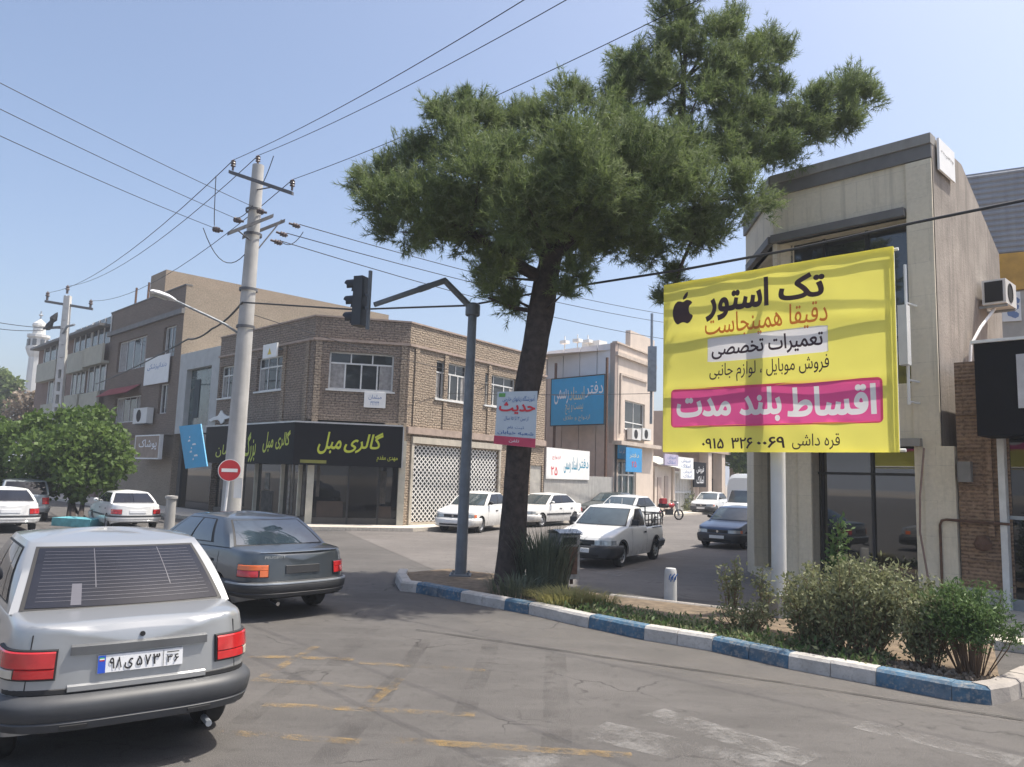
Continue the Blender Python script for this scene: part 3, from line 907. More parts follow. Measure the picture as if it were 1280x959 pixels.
b = MB(); b.add([(R1.x, R1.y, RT - .3), (*(R1 + BACK * max(sA[0], .6)), RT - .3), (*(R1 + BACK * L2), sB[1] - .2), (R4.x, R4.y, RT - .9), (R3.x, R3.y, RT - .3), (R2.x, R2.y, RT - .3)][::-1], [tuple(range(6))])
b.build('roof', M['roofdark'], shop)
b = MB()
for w in (wf, wch):
    b.wbox(w, -.02, w.len + .02, zc1, RT + .03, -.2, .10, 1)
    b.wbox(w, -.01, w.len + .01, zc0, zc1 - .003, -.05, .06, 0)
b.build('coping', [M['coping'], M['copinglight']], shop)
b = MB()
b.wbox(wf, uh1 + .03, wf.len, 0.0, zc0 - .02, .002, .05)                # pilaster by the corner
b.wbox(wf, wf.len - .28, wf.len + .22, 0, zg1 - .02, -.3, .09)
b.wbox(wf, ug0 - .26, ug0, 0, zg1 - .02, -.3, .06)
b.split('pilaster', M['stonegrey'], shop)
b = MB(); b.wbox(wf, 0.0, uh1, zh1, zh1 + .16, -.1, .14); b.wbox(wch, .5, wch.len, zh1, zh1 + .16, -.1, .12)
b.split('window_hood', M['coping'], shop)
g = MB()
for w, a, c in ((wf, .08, uh1), (wch, .6, wch.len - .08)):
    g.wbox(w, a, c, zh0, zh1, -.42, -.38)
fo = g.build('window', glassmat('dark upper glass', (0.03, 0.033, 0.036), 0.05, .7, 0.3), shop)
g = MB()
for k in range(1, 3):
    u = .08 + (uh1 - .08) * k / 3
    g.wbox(wf, u - .03, u + .03, zh0, zh1, -.38, -.33)
g.wbox(wf, .08, uh1, zh0 + .9, zh0 + .96, -.38, -.335)
g.split('frame', M['black'], fo)
b = MB()
b.wbox(wf, ug0, ug1, .2, zg1, -.34, -.31); b.wbox(wch, .7, wch.len - .35, .2, zg1, -.34, -.31)
b.build('shop_glass', M['shopglass2'], shop)
b = MB()
for u in (ug0 + .04, (ug0 * .52 + ug1 * .48)):
    b.wbox(wf, u, u + .05, .2, zg1, -.31, -.26)
b.wbox(wf, ug0, ug1, .2, .32, -.31, -.24); b.wbox(wf, ug0, ug1, zg1 - .55, zg1 - .5, -.31, -.25)
b.split('shop_frame', M['black'], shop)
b = MB(); b.wbox(wf, -.05, wf.len - .3, zg1 - .02, zg1 + .12, -.02, .2)
b.build('ledge', M['copinglight'], shop)
# bent gas pipe on the pillar
b = MB()
pu = wf.px(1178, 660)[0]; zt_ = wf.px(1178, 649)[1]
b.tube([wf.at(pu, .1, .12), wf.at(pu, zt_ - .1, .12), wf.at(pu + .03, zt_ - .02, .12), wf.at(pu + .1, zt_, .12), wf.at(pu + 1.05, zt_ - .02, .12)], .022, 8)
tag(b.build('gas_pipe', M['rust']), 'bent brown gas pipe against the pillar right of the dark shop window', 'pipe')
# cable hanging down in front of shop glass
b = MB(); b.tube([P(1155, 560, 13.7), P(1150, 620, 13.65), P(1150, 665, 13.6), P(1160, 722, 13.5)], .018, 6)
tag(b.build('hanging_cable', pm('pinkish cable', (0.25, 0.17, 0.14), .7)), 'brown cable hanging loosely in front of the dark shop window', 'cable')
# roof sign plate
r = ws.rect(1168, 190, 1187, 218)
b = MB(); zz = [ws.px(1168, 188)[1], ws.px(1187, 199)[1], ws.px(1187, 225)[1], ws.px(1168, 209)[1]]
b.wbox(ws, r[0], r[1], r[2] - .05, r[3] + .1, .05, .09)
o = tag(b.build('roof_sign', M['white']), 'weathered white sign plate at the top of the plaster wall', 'sign')
b = MB(); text_on(b, 'فروشی', lambda u, v, q: ws.at(u, v, .09 + q), r[0] + .1, r[1] - .1, r[2] + .35, r[3] - .2, .005); b.build('lettering', M['coping'], o)
# air conditioner box and its hose on the plaster wall
u_, z_ = ws.px(1222, 383)
o = acunit('white air conditioner with a dark side on the plaster wall of the corner shop', ws, u_ - .05, z_, .8, .5, .1, d=.42)
b = MB(); q_ = ws.at(u_ - .053, z_ + .04, .15); b.obox(q_, ws.d * -.012, ws.n * .32, Vector((0, 0, .42))); b.build('side_grille', M['dark'], o)
b = MB()
b.tube([ws.px(1226, 388) and ws.at(ws.px(1226, 388)[0], ws.px(1226, 388)[1], .25), ws.at(*ws.px(1212, 410), .2), ws.at(*ws.px(1205, 432), .12), ws.at(*ws.px(1205, 462), .1), ws.at(*ws.px(1206, 500), .1), ws.at(*ws.px(1203, 530), .1)], .03, 8)
tag(b.build('hose', M['white']), 'white drain hose running down the plaster wall from the air conditioner', 'hose')
# panel antennas: white mast with a flat box
def panel_antenna(label, w, px, tops, mat_tube, mat_box, off, bw):
    u, z1 = w.px(px, tops[0], off); z2 = w.px(px, tops[1], off)[1]; z3 = w.px(px, tops[2], off)[1]; z4 = w.px(px, tops[3], off)[1]
    base = w.at(u, z4, off)
    t = thing('panel_antenna', label, 'antenna', base)
    m_ = MB(); m_.tube([w.at(u, z4, off), w.at(u, z1, off)], bw * .35, 10); m_.build('mast', mat_tube, t)
    m_ = MB(); m_.wbox(w, u - bw, u + bw, z3, z2, off + .04, off + .22); m_.build('antenna_box', mat_box, t)
    m_ = MB()
    for z in (z2 + .08, z3 - .25, z4 + .05):
        m_.tube([w.at(u, z, off), w.at(u + .05, z, 0)], .02, 6)
    m_.build('bracket', mat_tube, t)
    return t
panel_antenna('white panel antenna on a mast beside the right edge of the yellow billboard', wf, 1131, (331, 384, 458, 506), M['white'], M['acwhite'], .45, .075)

# ================================================================== low neighbour with black sign, far right
N1 = R1 + Vector((.695, -.719)) * .24
wn_ = Wall(N1, N1 + Vector((.695, -.719)) * 6)
nb = thing('brick_shop', 'single storey shop with a narrow orange brick pier beside dark glass at right edge', 'building', (10.5, 13.0, 0))
M['pier'] = brickmat('orange pier brick', (0.26, 0.165, 0.105), (0.32, 0.215, 0.14), (0.12, 0.075, 0.05), 0.55, 0.065, 0.02, .85, .02, .9, .02, .45)
up = wn_.px(1252, 660)[0]
zn = 4.3
b = MB()
wall_mesh(b, wn_, 0, up, .0, zn); b.prism([(p.x, p.y) for p in (wn_.at(0, 0, -.05), wn_.at(6, 0, -.6), wn_.at(6, 0, -5), wn_.at(0, 0, -5))], 0, zn)
b.build('wall', M['pier'], nb)
b = MB()
for k in range(6):
    z = .5 + k * .62
    b.wbox(wn_, .02, up - .02, z + .38, z + .4, 0, .05)
b.wbox(wn_, up * .72, up * .86, 1.3, 3.6, 0.003, .06)
b.split('brick_ledge', M['pier'], nb)
b = MB(); b.wbox(wn_, 0.0, up, 0, .42, .003, .05); b.build('plinth', M['concrete'], nb)
b = MB(); b.wbox(wn_, up, up + .1, 0, 3.4, -.1, .08); b.wbox(wn_, up + .55, up + .62, 0, 3.4, -.1, .05)
b.split('shop_frame', [M['frame']], nb)
b = MB(); b.wbox(wn_, up + .1, 5.5, .1, 3.3, -.15, -.12); b.build('shop_glass', M['shopglass'], nb)
b = MB(); b.wbox(wn_, up + .1, 5.5, 1.6, 1.66, -.12, -.07); b.wbox(wn_, up + .1, 5.5, .1, .3, -.12, -.06); b.split('mullion', M['steel'], nb)
un = wn_.px(1219, 480, .9)[0]; zs1 = wn_.px(1219, 430, .9)[1]; zs0 = wn_.px(1222, 545, .9)[1]
sgn = thing('shop_sign', 'big black projecting shop sign box with a white top edge at right', 'sign', wn_.at(un, zs0, .5))
b = MB(); b.wbox(wn_, un, 6, zs0, zs1, .1, .9); b.build('sign_box', M['signblack'], sgn)
b = MB(); b.wbox(wn_, un - .04, 6, zs1 + .002, zs1 + .05, .05, .95); b.build('sign_edge', M['white'], sgn)
b = MB(); r = wn_.rect(1272, 442, 1300, 510, .9); b.wbox(wn_, r[0], 6, r[2], r[3], .9, .93); b.build('light_panel', pm('pale sign panel', (.5, .5, .52), .5), sgn)
b = MB(); b.wbox(wn_, .05, .25, 2.2, 2.55, .06, .2)
tag(b.build('meter_box', pm('grey meter box', (.2, .19, .18), .6)), 'small grey meter box high on the orange brick pier', 'meter box')
b = MB(); b.lathe([(.0, 0), (.11, .03), (.14, .12), (.1, .22), (.03, .26)], wn_.at(up * .6, 1.05, .13), (0, 0, 1), 12)
tag(b.build('gas_valve', M['rust']), 'dark rounded gas regulator fixed to the orange brick pier', 'valve')
slab('shop_pavement', [(6.1, 10.6), (9.3, 8.2), (16, 2), (22, 8), (9.2, 15), (7.5, 13.9), (5.6, 15.9), (5.0, 15.4), (5.6, 14.2), (6.4, 12.2)], 0.12, M['pave'])

# metal clad building further back
wm = Wall((P(1196, 400, 21).x, P(1196, 400, 21).y), (P(1196, 400, 21).x + 14 * .80, P(1196, 400, 21).y - 14 * .45))
zt = wm.px(1262, 211)[1]; z1 = wm.px(1262, 317)[1]; z2 = wm.px(1262, 364)[1]
mb_ = thing('metal_building', 'grey corrugated metal building with a yellow band rising behind the plaster wall', 'building', (17, 21, 0))
M['corr'] = pm('corrugated sheet', (0.30, 0.31, 0.33), 0.5, 0.3, var=0.12, scale=1.5, streak=.25)
b = MB()
rows = []
n = 60
for k in range(n + 1):
    z = z1 + (zt - z1) * k / n
    rows.append([wm.at(u, z, .03 if k % 4 in (1, 2) else 0) for u in (0, 14)])
b.grid(rows, 0, False)
q = [wm.at(0, 0, -.05), wm.at(14, 0, -.05), wm.at(14, 0, -6), wm.at(0, 0, -6)]
b.prism([(p.x, p.y) for p in q], 0, zt - .02)
b.build('cladding', M['corr'], mb_)
b = MB(); b.wbox(wm, 0, 14, z2, z1 - .02, 0, .12); b.build('fascia_band', pm('ochre fascia', (0.52, 0.29, 0.045), .5), mb_)
b = MB(); b.wbox(wm, 0, 14, 0, z2 - .02, 0, .06); b.build('lower_wall', pm('pale tile wall', (.42, .4, .36), .6), mb_)
r = wm.rect(1252, 366, 1276, 402, .07)
b = MB(); flat(b, wm, [(r[0], r[2]), (r[1], r[2]), (r[1], r[3]), (r[0], r[3])], .07, .05)
o = tag(b.build('poster', M['white']), 'white poster with blue flower shapes under the yellow band', 'poster')
b = MB()
for k in range(7):
    cu, cz = r[0] + (r[1] - r[0]) * rnd.uniform(.2, .8), r[2] + (r[3] - r[2]) * rnd.uniform(.15, .85)
    b.disc(wm.at(cu, cz, .122 + k * .001), wm.n, rnd.uniform(.06, .11), 7)
b.build('print', pm('faded blue print', (.16, .24, .42), .6), o)

# ================================================================== beige building across the side street
B1 = P(767.5, 560, 43.6).xy
wb = Wall(B1, B1 + ST * 10.5)
wp = Wall(B1 + Vector((-.70, .714)) * 12, B1)
ztop = wb.px(768.5, 428)[1]; zcor = wb.px(768.2, 441.3)[1]; zcan = wb.px(766.5, 553.5)[1]
M['beige'] = pm('beige stone render', (0.60, 0.51, 0.43), 0.8, var=0.08, scale=1.5, streak=.12)
M['beige2'] = pm('tan render', (0.40, 0.32, 0.275), 0.85, var=0.1, scale=1.5)
M['paneltan'] = pm('tan wall panel', (.56, .45, .39), .7, var=.1)
M['panelgrey'] = pm('grey wall panel', (0.66, 0.66, 0.68), 0.6, var=0.08, scale=.8)
be = thing('beige_building', 'pale beige building with cornice, recessed window and grey panelled side wall across the street', 'building', (3, 47, 0))
ue = wb.px(817, 520)[0]
wh = wb.rect(781, 503, 806, 538)
b = MB()
wall_mesh(b, wb, 0, ue, 0, ztop, [wh, (wb.px(748, 600)[0] if False else .6, 3.2, .2, 3.1)], depth=.25)
w7 = Wall(wb.at(ue, 0), wb.at(ue, 0, -12)); wall_mesh(b, w7, 0, 12, 0, ztop)
b.add([wb.at(0, ztop - .4), wb.at(ue, ztop - .4), wb.at(ue, ztop - .4, -12), wb.at(0, ztop - .4, -12)], [(3, 2, 1, 0)])
b.wbox(wb, ue * .35, ue, ztop, ztop + 1.1, -.3, .02)
b.build('wall', M['beige'], be)
b = MB()
b.wbox(wb, -.02, ue + .05, zcor - .12, zcor + .1, -.02, .18); b.wbox(wb, -.02, ue, ztop, ztop + .09, -.2, .1)
b.wbox(wb, -.2, ue, zcan - .1, zcan + .12, -.02, .55)
u0, u1, z0, z1 = wb.rect(774, 474, 808, 551)
b.wbox(wb, u0, u0 + .14, z0 + .3, z1, 0, .1); b.wbox(wb, u0, u1, z1 + .002, z1 + .12, 0, .1)
b.build('cornice', pm('beige trim', (.50, .42, .35), .8), be)
window(be, wb, wh, cols=2, transom=.25, topcols=2, curtains=False, off=-.12)
b = MB(); b.wbox(wb, .65, 3.15, .25, 3.05, -.22, -.18); b.build('door_glass', glassmat('teal door glass', (.02, .05, .06), .05, .6), be)
b = MB()
for u in (.6, 1.4, 2.25, 3.12):
    b.wbox(wb, u, u + .08, .2, 3.1, -.18, -.1)
b.wbox(wb, .6, 3.2, 2.3, 2.4, -.18, -.105); b.build('door_frame', M['frame'], be)
b = MB()
zs_ = wp.px(740, 560)[1]
zl = wp.px(725, 470)[1]
nP = 9
for k in range(nP):
    a, c = 12 - 1.32 * (k + 1), 12 - 1.32 * k
    b.wbox(wp, a + .03, c - .03, zl, ztop - .02, -.05, .03, 0); b.wbox(wp, a + .03, c - .03, 0, zl - .01, -.05, .03, 1)
b.wbox(wp, 0, 11.98, 0, ztop - .04, -.3, -.06, 2)
b.build('panel_wall', [M['panelgrey'], M['paneltan'], M['black']], be)
b = MB(); b.wbox(wp, 11.66, 12.02, zcan, ztop + .02, -.2, .05); b.build('corner_pilaster', M['beige2'], be)
b = MB()
for k, (x, y) in enumerate(((706, 428), (722, 426), (735, 427))):
    u, z = wp.px(x, y, -2)
    b.tube([wp.at(u, z - 1.4, -2), wp.at(u, z + .4, -2)], .04, 6); b.wbox(wp, u - .25, u + .25, z - .1, z + .1, -2.2, -1.8)
b.wbox(wp, 7.6, 9.0, ztop - .2, ztop + .8, -3, -2.2)
b.build('roof_tank', M['white'], be)
# big blue sign on posts
u0, u1, z0, z1 = wp.rect(690.5, 472, 756.5, 531, .9)
bs = signboard('hanging_sign', 'large blue notary office sign on dark posts before the grey panelled wall', 'sign', wp, (u0, u1, z0, z1), .9, .1, M['blue'], M['black'],
               [('دفتر', .66, .98, .55, .88, M['letwhite'], .006), ('اسناد', .36, .64, .52, .8, M['letpale'], .006), ('رسمی', .06, .34, .45, .78, M['letwhite'], .004),
                ('بیست و پنج', .28, .62, .22, .46, M['letpale'], .0), ('ازدواج و طلاق', .25, .75, .07, .2, M['letpale'], 0)], frame=.05)
b = MB()
for u in (u0 + .1, u1 - .02):
    b.wbox(wp, u, u + .12, 0.02, z1 + 1.0, .78, .89)
b.split('post', M['rust'], bs)
# two small blue signs and the wall banner
wq = wb
r = wq.rect(747, 567, 761, 581, .5); r = (-.1, 1.0, wb.px(752, 580)[1], wb.px(752, 567)[1])
signboard('door_sign', 'small blue square sign over the teal glass door', 'sign', wb, (.15, 1.4, 3.25, 4.1), .06, .08, M['blue'], M['black'], [('دفتر اسناد', .15, .85, .3, .7, M['letwhite'], 0)], frame=.03)
M['skyblue'] = pm('light blue banner', (0.03, 0.26, 0.55), .5, var=.12, scale=3)
r = wb.rect(776, 560, 796, 590, .3)
signboard('blue_banner', 'upright light blue banner with pale emblem beside the beige wall entrance', 'banner', wb, r, .58, .04, M['skyblue'], M['black'], [('دفتر', .2, .8, .55, .8, M['letpale'], 0), ('۲۵', .35, .65, .2, .45, M['letred'], .01)])
for k, (x0, x1, lab) in enumerate(((782, 793, 'left of two white air conditioners under the recessed window of the beige wall'), (795, 806, 'right of two white air conditioners under the recessed window of the beige wall'))):
    r = wb.rect(x0, 536, x1, 550)
    acunit(lab, wb, r[0], r[2], r[1] - r[0], r[3] - r[2], .1)
# yard wall with painted banner between brick house and beige building
wy = Wall((K4.x + .05, K4.y + .07), (B1.x - .05, B1.y - .07))
yz = wy.px(700, 588)[1]
b = MB(); b.wbox(wy, 0, wy.len, 0, 2.2, -.25, 0)
tag(b.build('yard_wall', M['concrete']), 'low grey yard wall under the white painted banner', 'wall')
r = wy.rect(682, 590, 735, 617)
signboard('wall_banner', 'white banner with teal and red Persian writing on the low yard wall', 'banner', wy, (.05, r[1], 2.0, 3.5), .02, .05, M['white'], M['black'],
          [('دفتر', .72, .97, .3, .72, M['letteal'], .01), ('اسناد رسمی', .38, .7, .2, .75, M['letteal'], .012), ('۲۵', .1, .24, .12, .4, M['letred'], .012), ('ازدواج', .12, .3, .62, .76, M['letred'], 0)])
# grey antenna pole in front of the beige wall
panel_antenna('grey panel antenna on a tall mast left of the yellow billboard', Wall(P(800, 600, 30).xy, P(860, 600, 30).xy), 815, (392, 434, 490, 530), M['steel'], M['steel'], 0.05, .16)

# ---- further along the side street
FA = wb.at(ue + .3, 0); wfar = Wall(FA.xy, (FA + Vector((ST.x, ST.y, 0)) * 60).xy)
b = MB()
u0, u1 = wfar.px(826, 600)[0], wfar.px(841, 600)[0]
hs = thing('stone_house', 'pale stone house with a sloping canopy beside the metal gate', 'building', wfar.at(1, 0))
b = MB(); b.wbox(wfar, 0.0, u1 - .3, 0, 3.0, -6, 0); b.build('wall', M['beige'], hs)
b = MB(); b.add([wfar.at(-.1, 3.1, .3), wfar.at(u1, 2.9, .9), wfar.at(u1, 3.7, -1), wfar.at(-.1, 3.7, -1)], [(0, 1, 2, 3)]); b.build('canopy', pm('pale green canopy', (.5, .53, .46), .6), hs)
b = MB(); b.wbox(wfar, .4, 1.0, .1, 2.3, .003, .05); b.wbox(wfar, 1.6, 2.2, .1, 2.4, .003, .05); b.split('door', M['beige2'], hs)
gt = thing('metal_gate', 'tall pale metal gate of upright bars on the far side street', 'gate', wfar.at(u1 + 1.5, 0))
g0, g1 = u1, wfar.px(864, 610)[0]
b = MB()
n = 12
for k in range(n):
    u = g0 + (g1 - g0) * (k + .5) / n
    b.wbox(wfar, u - .04, u + .04, .1, 2.6, -.05, .03)
b.wbox(wfar, g0, g1, 2.6, 2.75, -.06, .05); b.wbox(wfar, g0, g1, .05, .2, -.06, .05); b.wbox(wfar, g0, g1, 1.3, 1.4, -.06, .045)
b.build('bars', M['frame'], gt)
b = MB()
b.wbox(wfar, g0 - .25, g0 - .01, 0, 3.3, -.2, .15); b.wbox(wfar, g1 + .01, g1 + .4, 0, 3.3, -.2, .15)
b.split('gate_post', M['beige'], gt)
b = MB(); b.wbox(wfar, g0, g1, 0.1, 3.0, -4.2, -4)  # near-black wall: the shade behind the bars is in its colour
tag(b.build('courtyard_wall', M['dark']), 'courtyard wall coloured near black for shade behind the metal gate bars', 'wall')
for k, (x0, y0, x1, y1, lab, mt) in enumerate(((829, 568, 846, 582, 'white and purple shop sign left of two over the far gate', None), (846, 572, 865, 587, 'lilac shop sign right of two over the far gate', None), (849, 586, 866, 599, 'small white sign below the lilac sign over the far gate', None), (866, 578, 881, 609, 'tall dark notice board with pale lines beside the far gate', 'd'))):
    r = wfar.rect(x0, y0, x1, y1, .4)
    m_ = M['signblack'] if mt else [pm('lilac sign', (.42, .38, .5), .5), M['white'], M['white']][k % 3]
    o = signboard('street_sign', lab, 'sign', wfar, r, .4, .1, m_, M['black'],
              [('فروش', .2, .8, .55, .85, M['letblue'] if not mt else M['letwhite'], 0), ('املاک', .2, .8, .15, .45, M['letblue'] if not mt else M['letwhite'], 0)], group='signs over the far gate')
ph = thing('pillared_house', 'pale house with tall square pillars and dark recesses far down the side street', 'building', wfar.at(g1 + 8, 0))
h0, h1 = wfar.px(881, 600)[0], wfar.px(930, 600)[0]
b = MB()
b.wbox(wfar, g1 + .5, h1, 0, 7.2, -8, -1.6, 0)
b.wbox(wfar, h0 - 1.5, h1, 4.3, 4.9, -1.6, .3, 0); b.wbox(wfar, h0 - 1.5, h1, 7.2, 7.6, -1.8, .3, 0)
b.build('wall', M['beige2'], ph)
b = MB()
for x in (884, 901, 921):
    u = wfar.px(x, 600)[0]; b.wbox(wfar, u - .35, u + .45, 0, 7.2, -.5, .2)
b.split('pillar', M['beige'], ph)
b = MB()
for x in (892, 911):
    u = wfar.px(x, 600)[0]
    for z in (.2, 4.9):
        b.wbox(wfar, u - .9, u + .9, z, z + 2.2, -1.598, -1.5)
b.split('window', M['glass'], ph)
b = MB(); b.wbox(wfar, g1 + .42, h0 - 1.4, 0, 2.2, -.4, 0)
tag(b.build('garden_wall', M['beige2']), 'tan garden wall between the far gate and the pillared house', 'wall')
b = MB(); b.wbox(wfar, h1 + .3, h1 + 30, 0, 4.0, -.4, 0)
tag(b.build('boundary_wall', M['beige2']), 'long tan boundary wall under the far green tree', 'wall')

# ================================================================== buildings along the main road, left
AV = Vector((-.70, .714))
wL = Wall((K1 + AV * 70), K1)
def uL(x, y, off=0): return wL.px(x, y, off)[0]
uT1 = uL(228, 420); uT0 = uL(137, 420)
nb2 = thing('glass_front_building', 'slim grey framed building with one tall shop window left of the brick house', 'building', wL.at((uT1 + 70) / 2, 0))
r = wL.rect(231, 460, 262, 532)
zN = wL.px(250, 438)[1]; zN0 = wL.px(250, 541)[1]
b = MB(); wall_mesh(b, wL, uT1 + .02, 69.98, zN0, zN, [r], depth=.3)
q = [wL.at(uT1, 0, -.3), wL.at(69.98, 0, -.31), wL.at(69.98, 0, -9), wL.at(uT1, 0, -9)]
b.prism([(p.x, p.y) for p in q], zN0, zN - .1)
M['paleframe'] = pm('pale grey cladding', (.42, .43, .42), .6, var=.1)
b.build('wall', M['paleframe'], nb2)
b = MB(); b.wbox(wL, r[0], r[1], r[2], r[3], -.29, -.25); wo = b.build('window', glassmat('greenish display glass', (.07, .10, .10), .06, .6, .2), nb2)
b = MB(); b.wbox(wL, r[0] + .5, r[0] + 1.1, r[3] - 2.3, r[3] - .5, -.25, -.22); b.build('display', pm('dim display figure', (.03, .05, .06), .7), wo)
b = MB(); b.wbox(wL, uT1, 69.9, 0, zN0 - .02, -.6, -.4); b.build('shop_glass', M['shopglass'], nb2)
# tall three storey block
zT = wL.px(234, 356)[1]
M['darkbrick'] = brickmat('dark grey brick', (0.145, 0.108, 0.083), (0.18, 0.14, 0.11), (0.095, 0.075, 0.06), .28, .09, .012, .85, .02, .4, .01, .3)
M['sidewall'] = brickmat('bare tan brick side', (0.235, 0.19, 0.14), (0.27, 0.22, 0.165), (0.2, 0.16, 0.12), .22, .07, .01, .9, .02, .3, .008, .3)
tb_ = thing('tall_block', 'dark three storey block with a bare tan brick side wall', 'building', wL.at((uT0 + uT1) / 2, 0))
h1_ = wL.rect(147, 424, 182, 462); h2_ = wL.rect(204, 408, 219, 446); h3_ = wL.rect(143, 496, 175, 528); h4_ = wL.rect(198, 480, 209, 517)
zG = wL.px(180, 545)[1]
b = MB(); wall_mesh(b, wL, uT0, uT1, zG, zT, [h1_, h2_, h3_, h4_])
b.build('wall', M['darkbrick'], tb_)
TR = wL.at(uT1, 0); BK = Vector((.714, .70, 0))
wsd = Wall(TR.xy, (TR + BK * 20).xy)
b = MB(); wall_mesh(b, wsd, 0, 20, 0, zT)
q = [wL.at(uT0, 0, -.2), wL.at(uT1 - .02, 0, -.2), wL.at(uT1 - .02, 0, -20), wL.at(uT0, 0, -20)]
b.prism([(p.x, p.y) for p in q], 0, zT - .5)
b.build('side_wall', M['sidewall'], tb_)
up_, zp_ = wL.px(208, 337, -2.5); ul_ = wL.px(189, 346, -2.5)[0]
b = MB(); q = [wL.at(ul_, 0, -2.5), wL.at(up_, 0, -2.5), wL.at(up_, 0, -19), wL.at(ul_, 0, -19)]
b.prism([(p.x, p.y) for p in q], zT - .5, zp_); b.build('penthouse', M['sidewall'], tb_)
b = MB(); b.wbox(wL, uT0 - .02, uT1 + .02, wL.px(200, 398)[1] - .15, wL.px(200, 398)[1] + .1, -.02, .15)
b.wbox(wL, uT0 - .02, uT1 + .02, zT, zT + .06, -.3, .04); b.build('cornice', M['coping'], tb_)
for h in (h1_, h2_, h3_, h4_):
    window(tb_, wL, h, cols=4 if h[1] - h[0] > 2.6 else 2, transom=0, sill=False)
a_ = wL.rect(136, 489, 175, 495)
b = MB(); zA = wL.px(155, 490)[1]
rows = [[wL.at(a_[0] + (a_[1] - a_[0]) * k / 8, zA + .25, .02) for k in range(9)], [wL.at(a_[0] + (a_[1] - a_[0]) * k / 8, zA - .25, .7) for k in range(9)]]
b.grid(rows, 0, False, flip=True); b.grid([[v + Vector((0, 0, .03)) for v in r_] for r_ in rows], 0, False, flip=False)
b.build('awning', pm('red awning', (.28, .05, .05), .7), tb_)
b = MB(); b.wbox(wL, uT0, uT1, 0, zG, -.8, -.6); b.build('shop_glass', M['shopglass'], tb_)
b = MB()
for k in range(6):
    u = uT0 + (uT1 - uT0) * k / 5; b.wbox(wL, u - .12, u + .12, 0, zG, -.6, -.3)
b.split('pillar', M['coping'], tb_)
b = MB()
for x in (163, 178):
    u = wL.px(x, 390)[0]; b.wbox(wL, u, u + .09, zT + .062, zT + 1.1, -.25, -.16)
b.split('steel_stub', M['rust'], tb_)
r = wL.rect(184, 446, 214, 480)
signboard('white_banner', 'white banner with blue writing hung across the dark block upper floors', 'banner', wL, r, .1, .03, M['white'], M['black'],
          [('دندانپزشکی', .12, .9, .5, .75, M['letblue'], 0)])
r = wL.rect(180, 546, 210, 588)
signboard('shop_sign', 'tan and white upright shop sign above the dark ground floor', 'sign', wL, (r[0], r[1], r[2] + .6, r[3]), .3, .15, pm('tan sign', (.28, .21, .16), .6), M['white'],
          [('پوشاک', .15, .9, .35, .85, M['letwhite'], .01)], frame=.06)
r = wL.rect(177, 511, 194, 530)
acunit('old grey air conditioner box hung on the dark block', wL, r[0], r[2], r[1] - r[0], r[3] - r[2], .1)
# blue leaning banner in front of the narrow building
f0, f1 = wL.px(243, 545, 2.5)[0], 0
c_ = [wL.px(x, y, 2.5) for x, y in ((225, 533), (252, 530), (260, 583), (233, 586))]
b = MB(); flat(b, wL, [c_[3], c_[2], c_[1], c_[0]], 2.5, .04)
o = tag(b.build('blue_banner', M['blue']), 'tilted bright blue banner hanging left of the concrete utility pole', 'banner')
b = MB()
0 and text_on(b, 'بانک', lambda u, v, q: wL.at(c_[3][0] + (c_[2][0] - c_[3][0]) * u + (c_[0][0] - c_[3][0]) * v, c_[3][1] + (c_[0][1] - c_[3][1]) * v, 2.54 + q), .25, .75, .55, .75, .006)
0 and text_on(b, 'مهر', lambda u, v, q: wL.at(c_[3][0] + (c_[2][0] - c_[3][0]) * u + (c_[0][0] - c_[3][0]) * v, c_[3][1] + (c_[0][1] - c_[3][1]) * v, 2.54 + q), .3, .7, .25, .45, .006)
def bbp(u, v, q): return wL.at(c_[3][0] + (c_[2][0] - c_[3][0]) * u + (c_[0][0] - c_[3][0]) * v, c_[3][1] + (c_[0][1] - c_[3][1]) * v, 2.54 + q)
for k in range(7):                                     # the faded writing runs upwards and can no longer be read
    v0 = .2 + .085 * k; u0_ = .42 + .1 * math.sin(k * 2.1); w_ = .05 + .07 * ((k * 5) % 3)
    b.add([bbp(u0_ + a * w_ + c * .02, v0 + c * .05, .004) for a, c in ((0, 0), (1, .2), (.8, 1), (.1, .7))], [(0, 1, 2, 3)])
b.build('lettering', M['letwhite'], o)
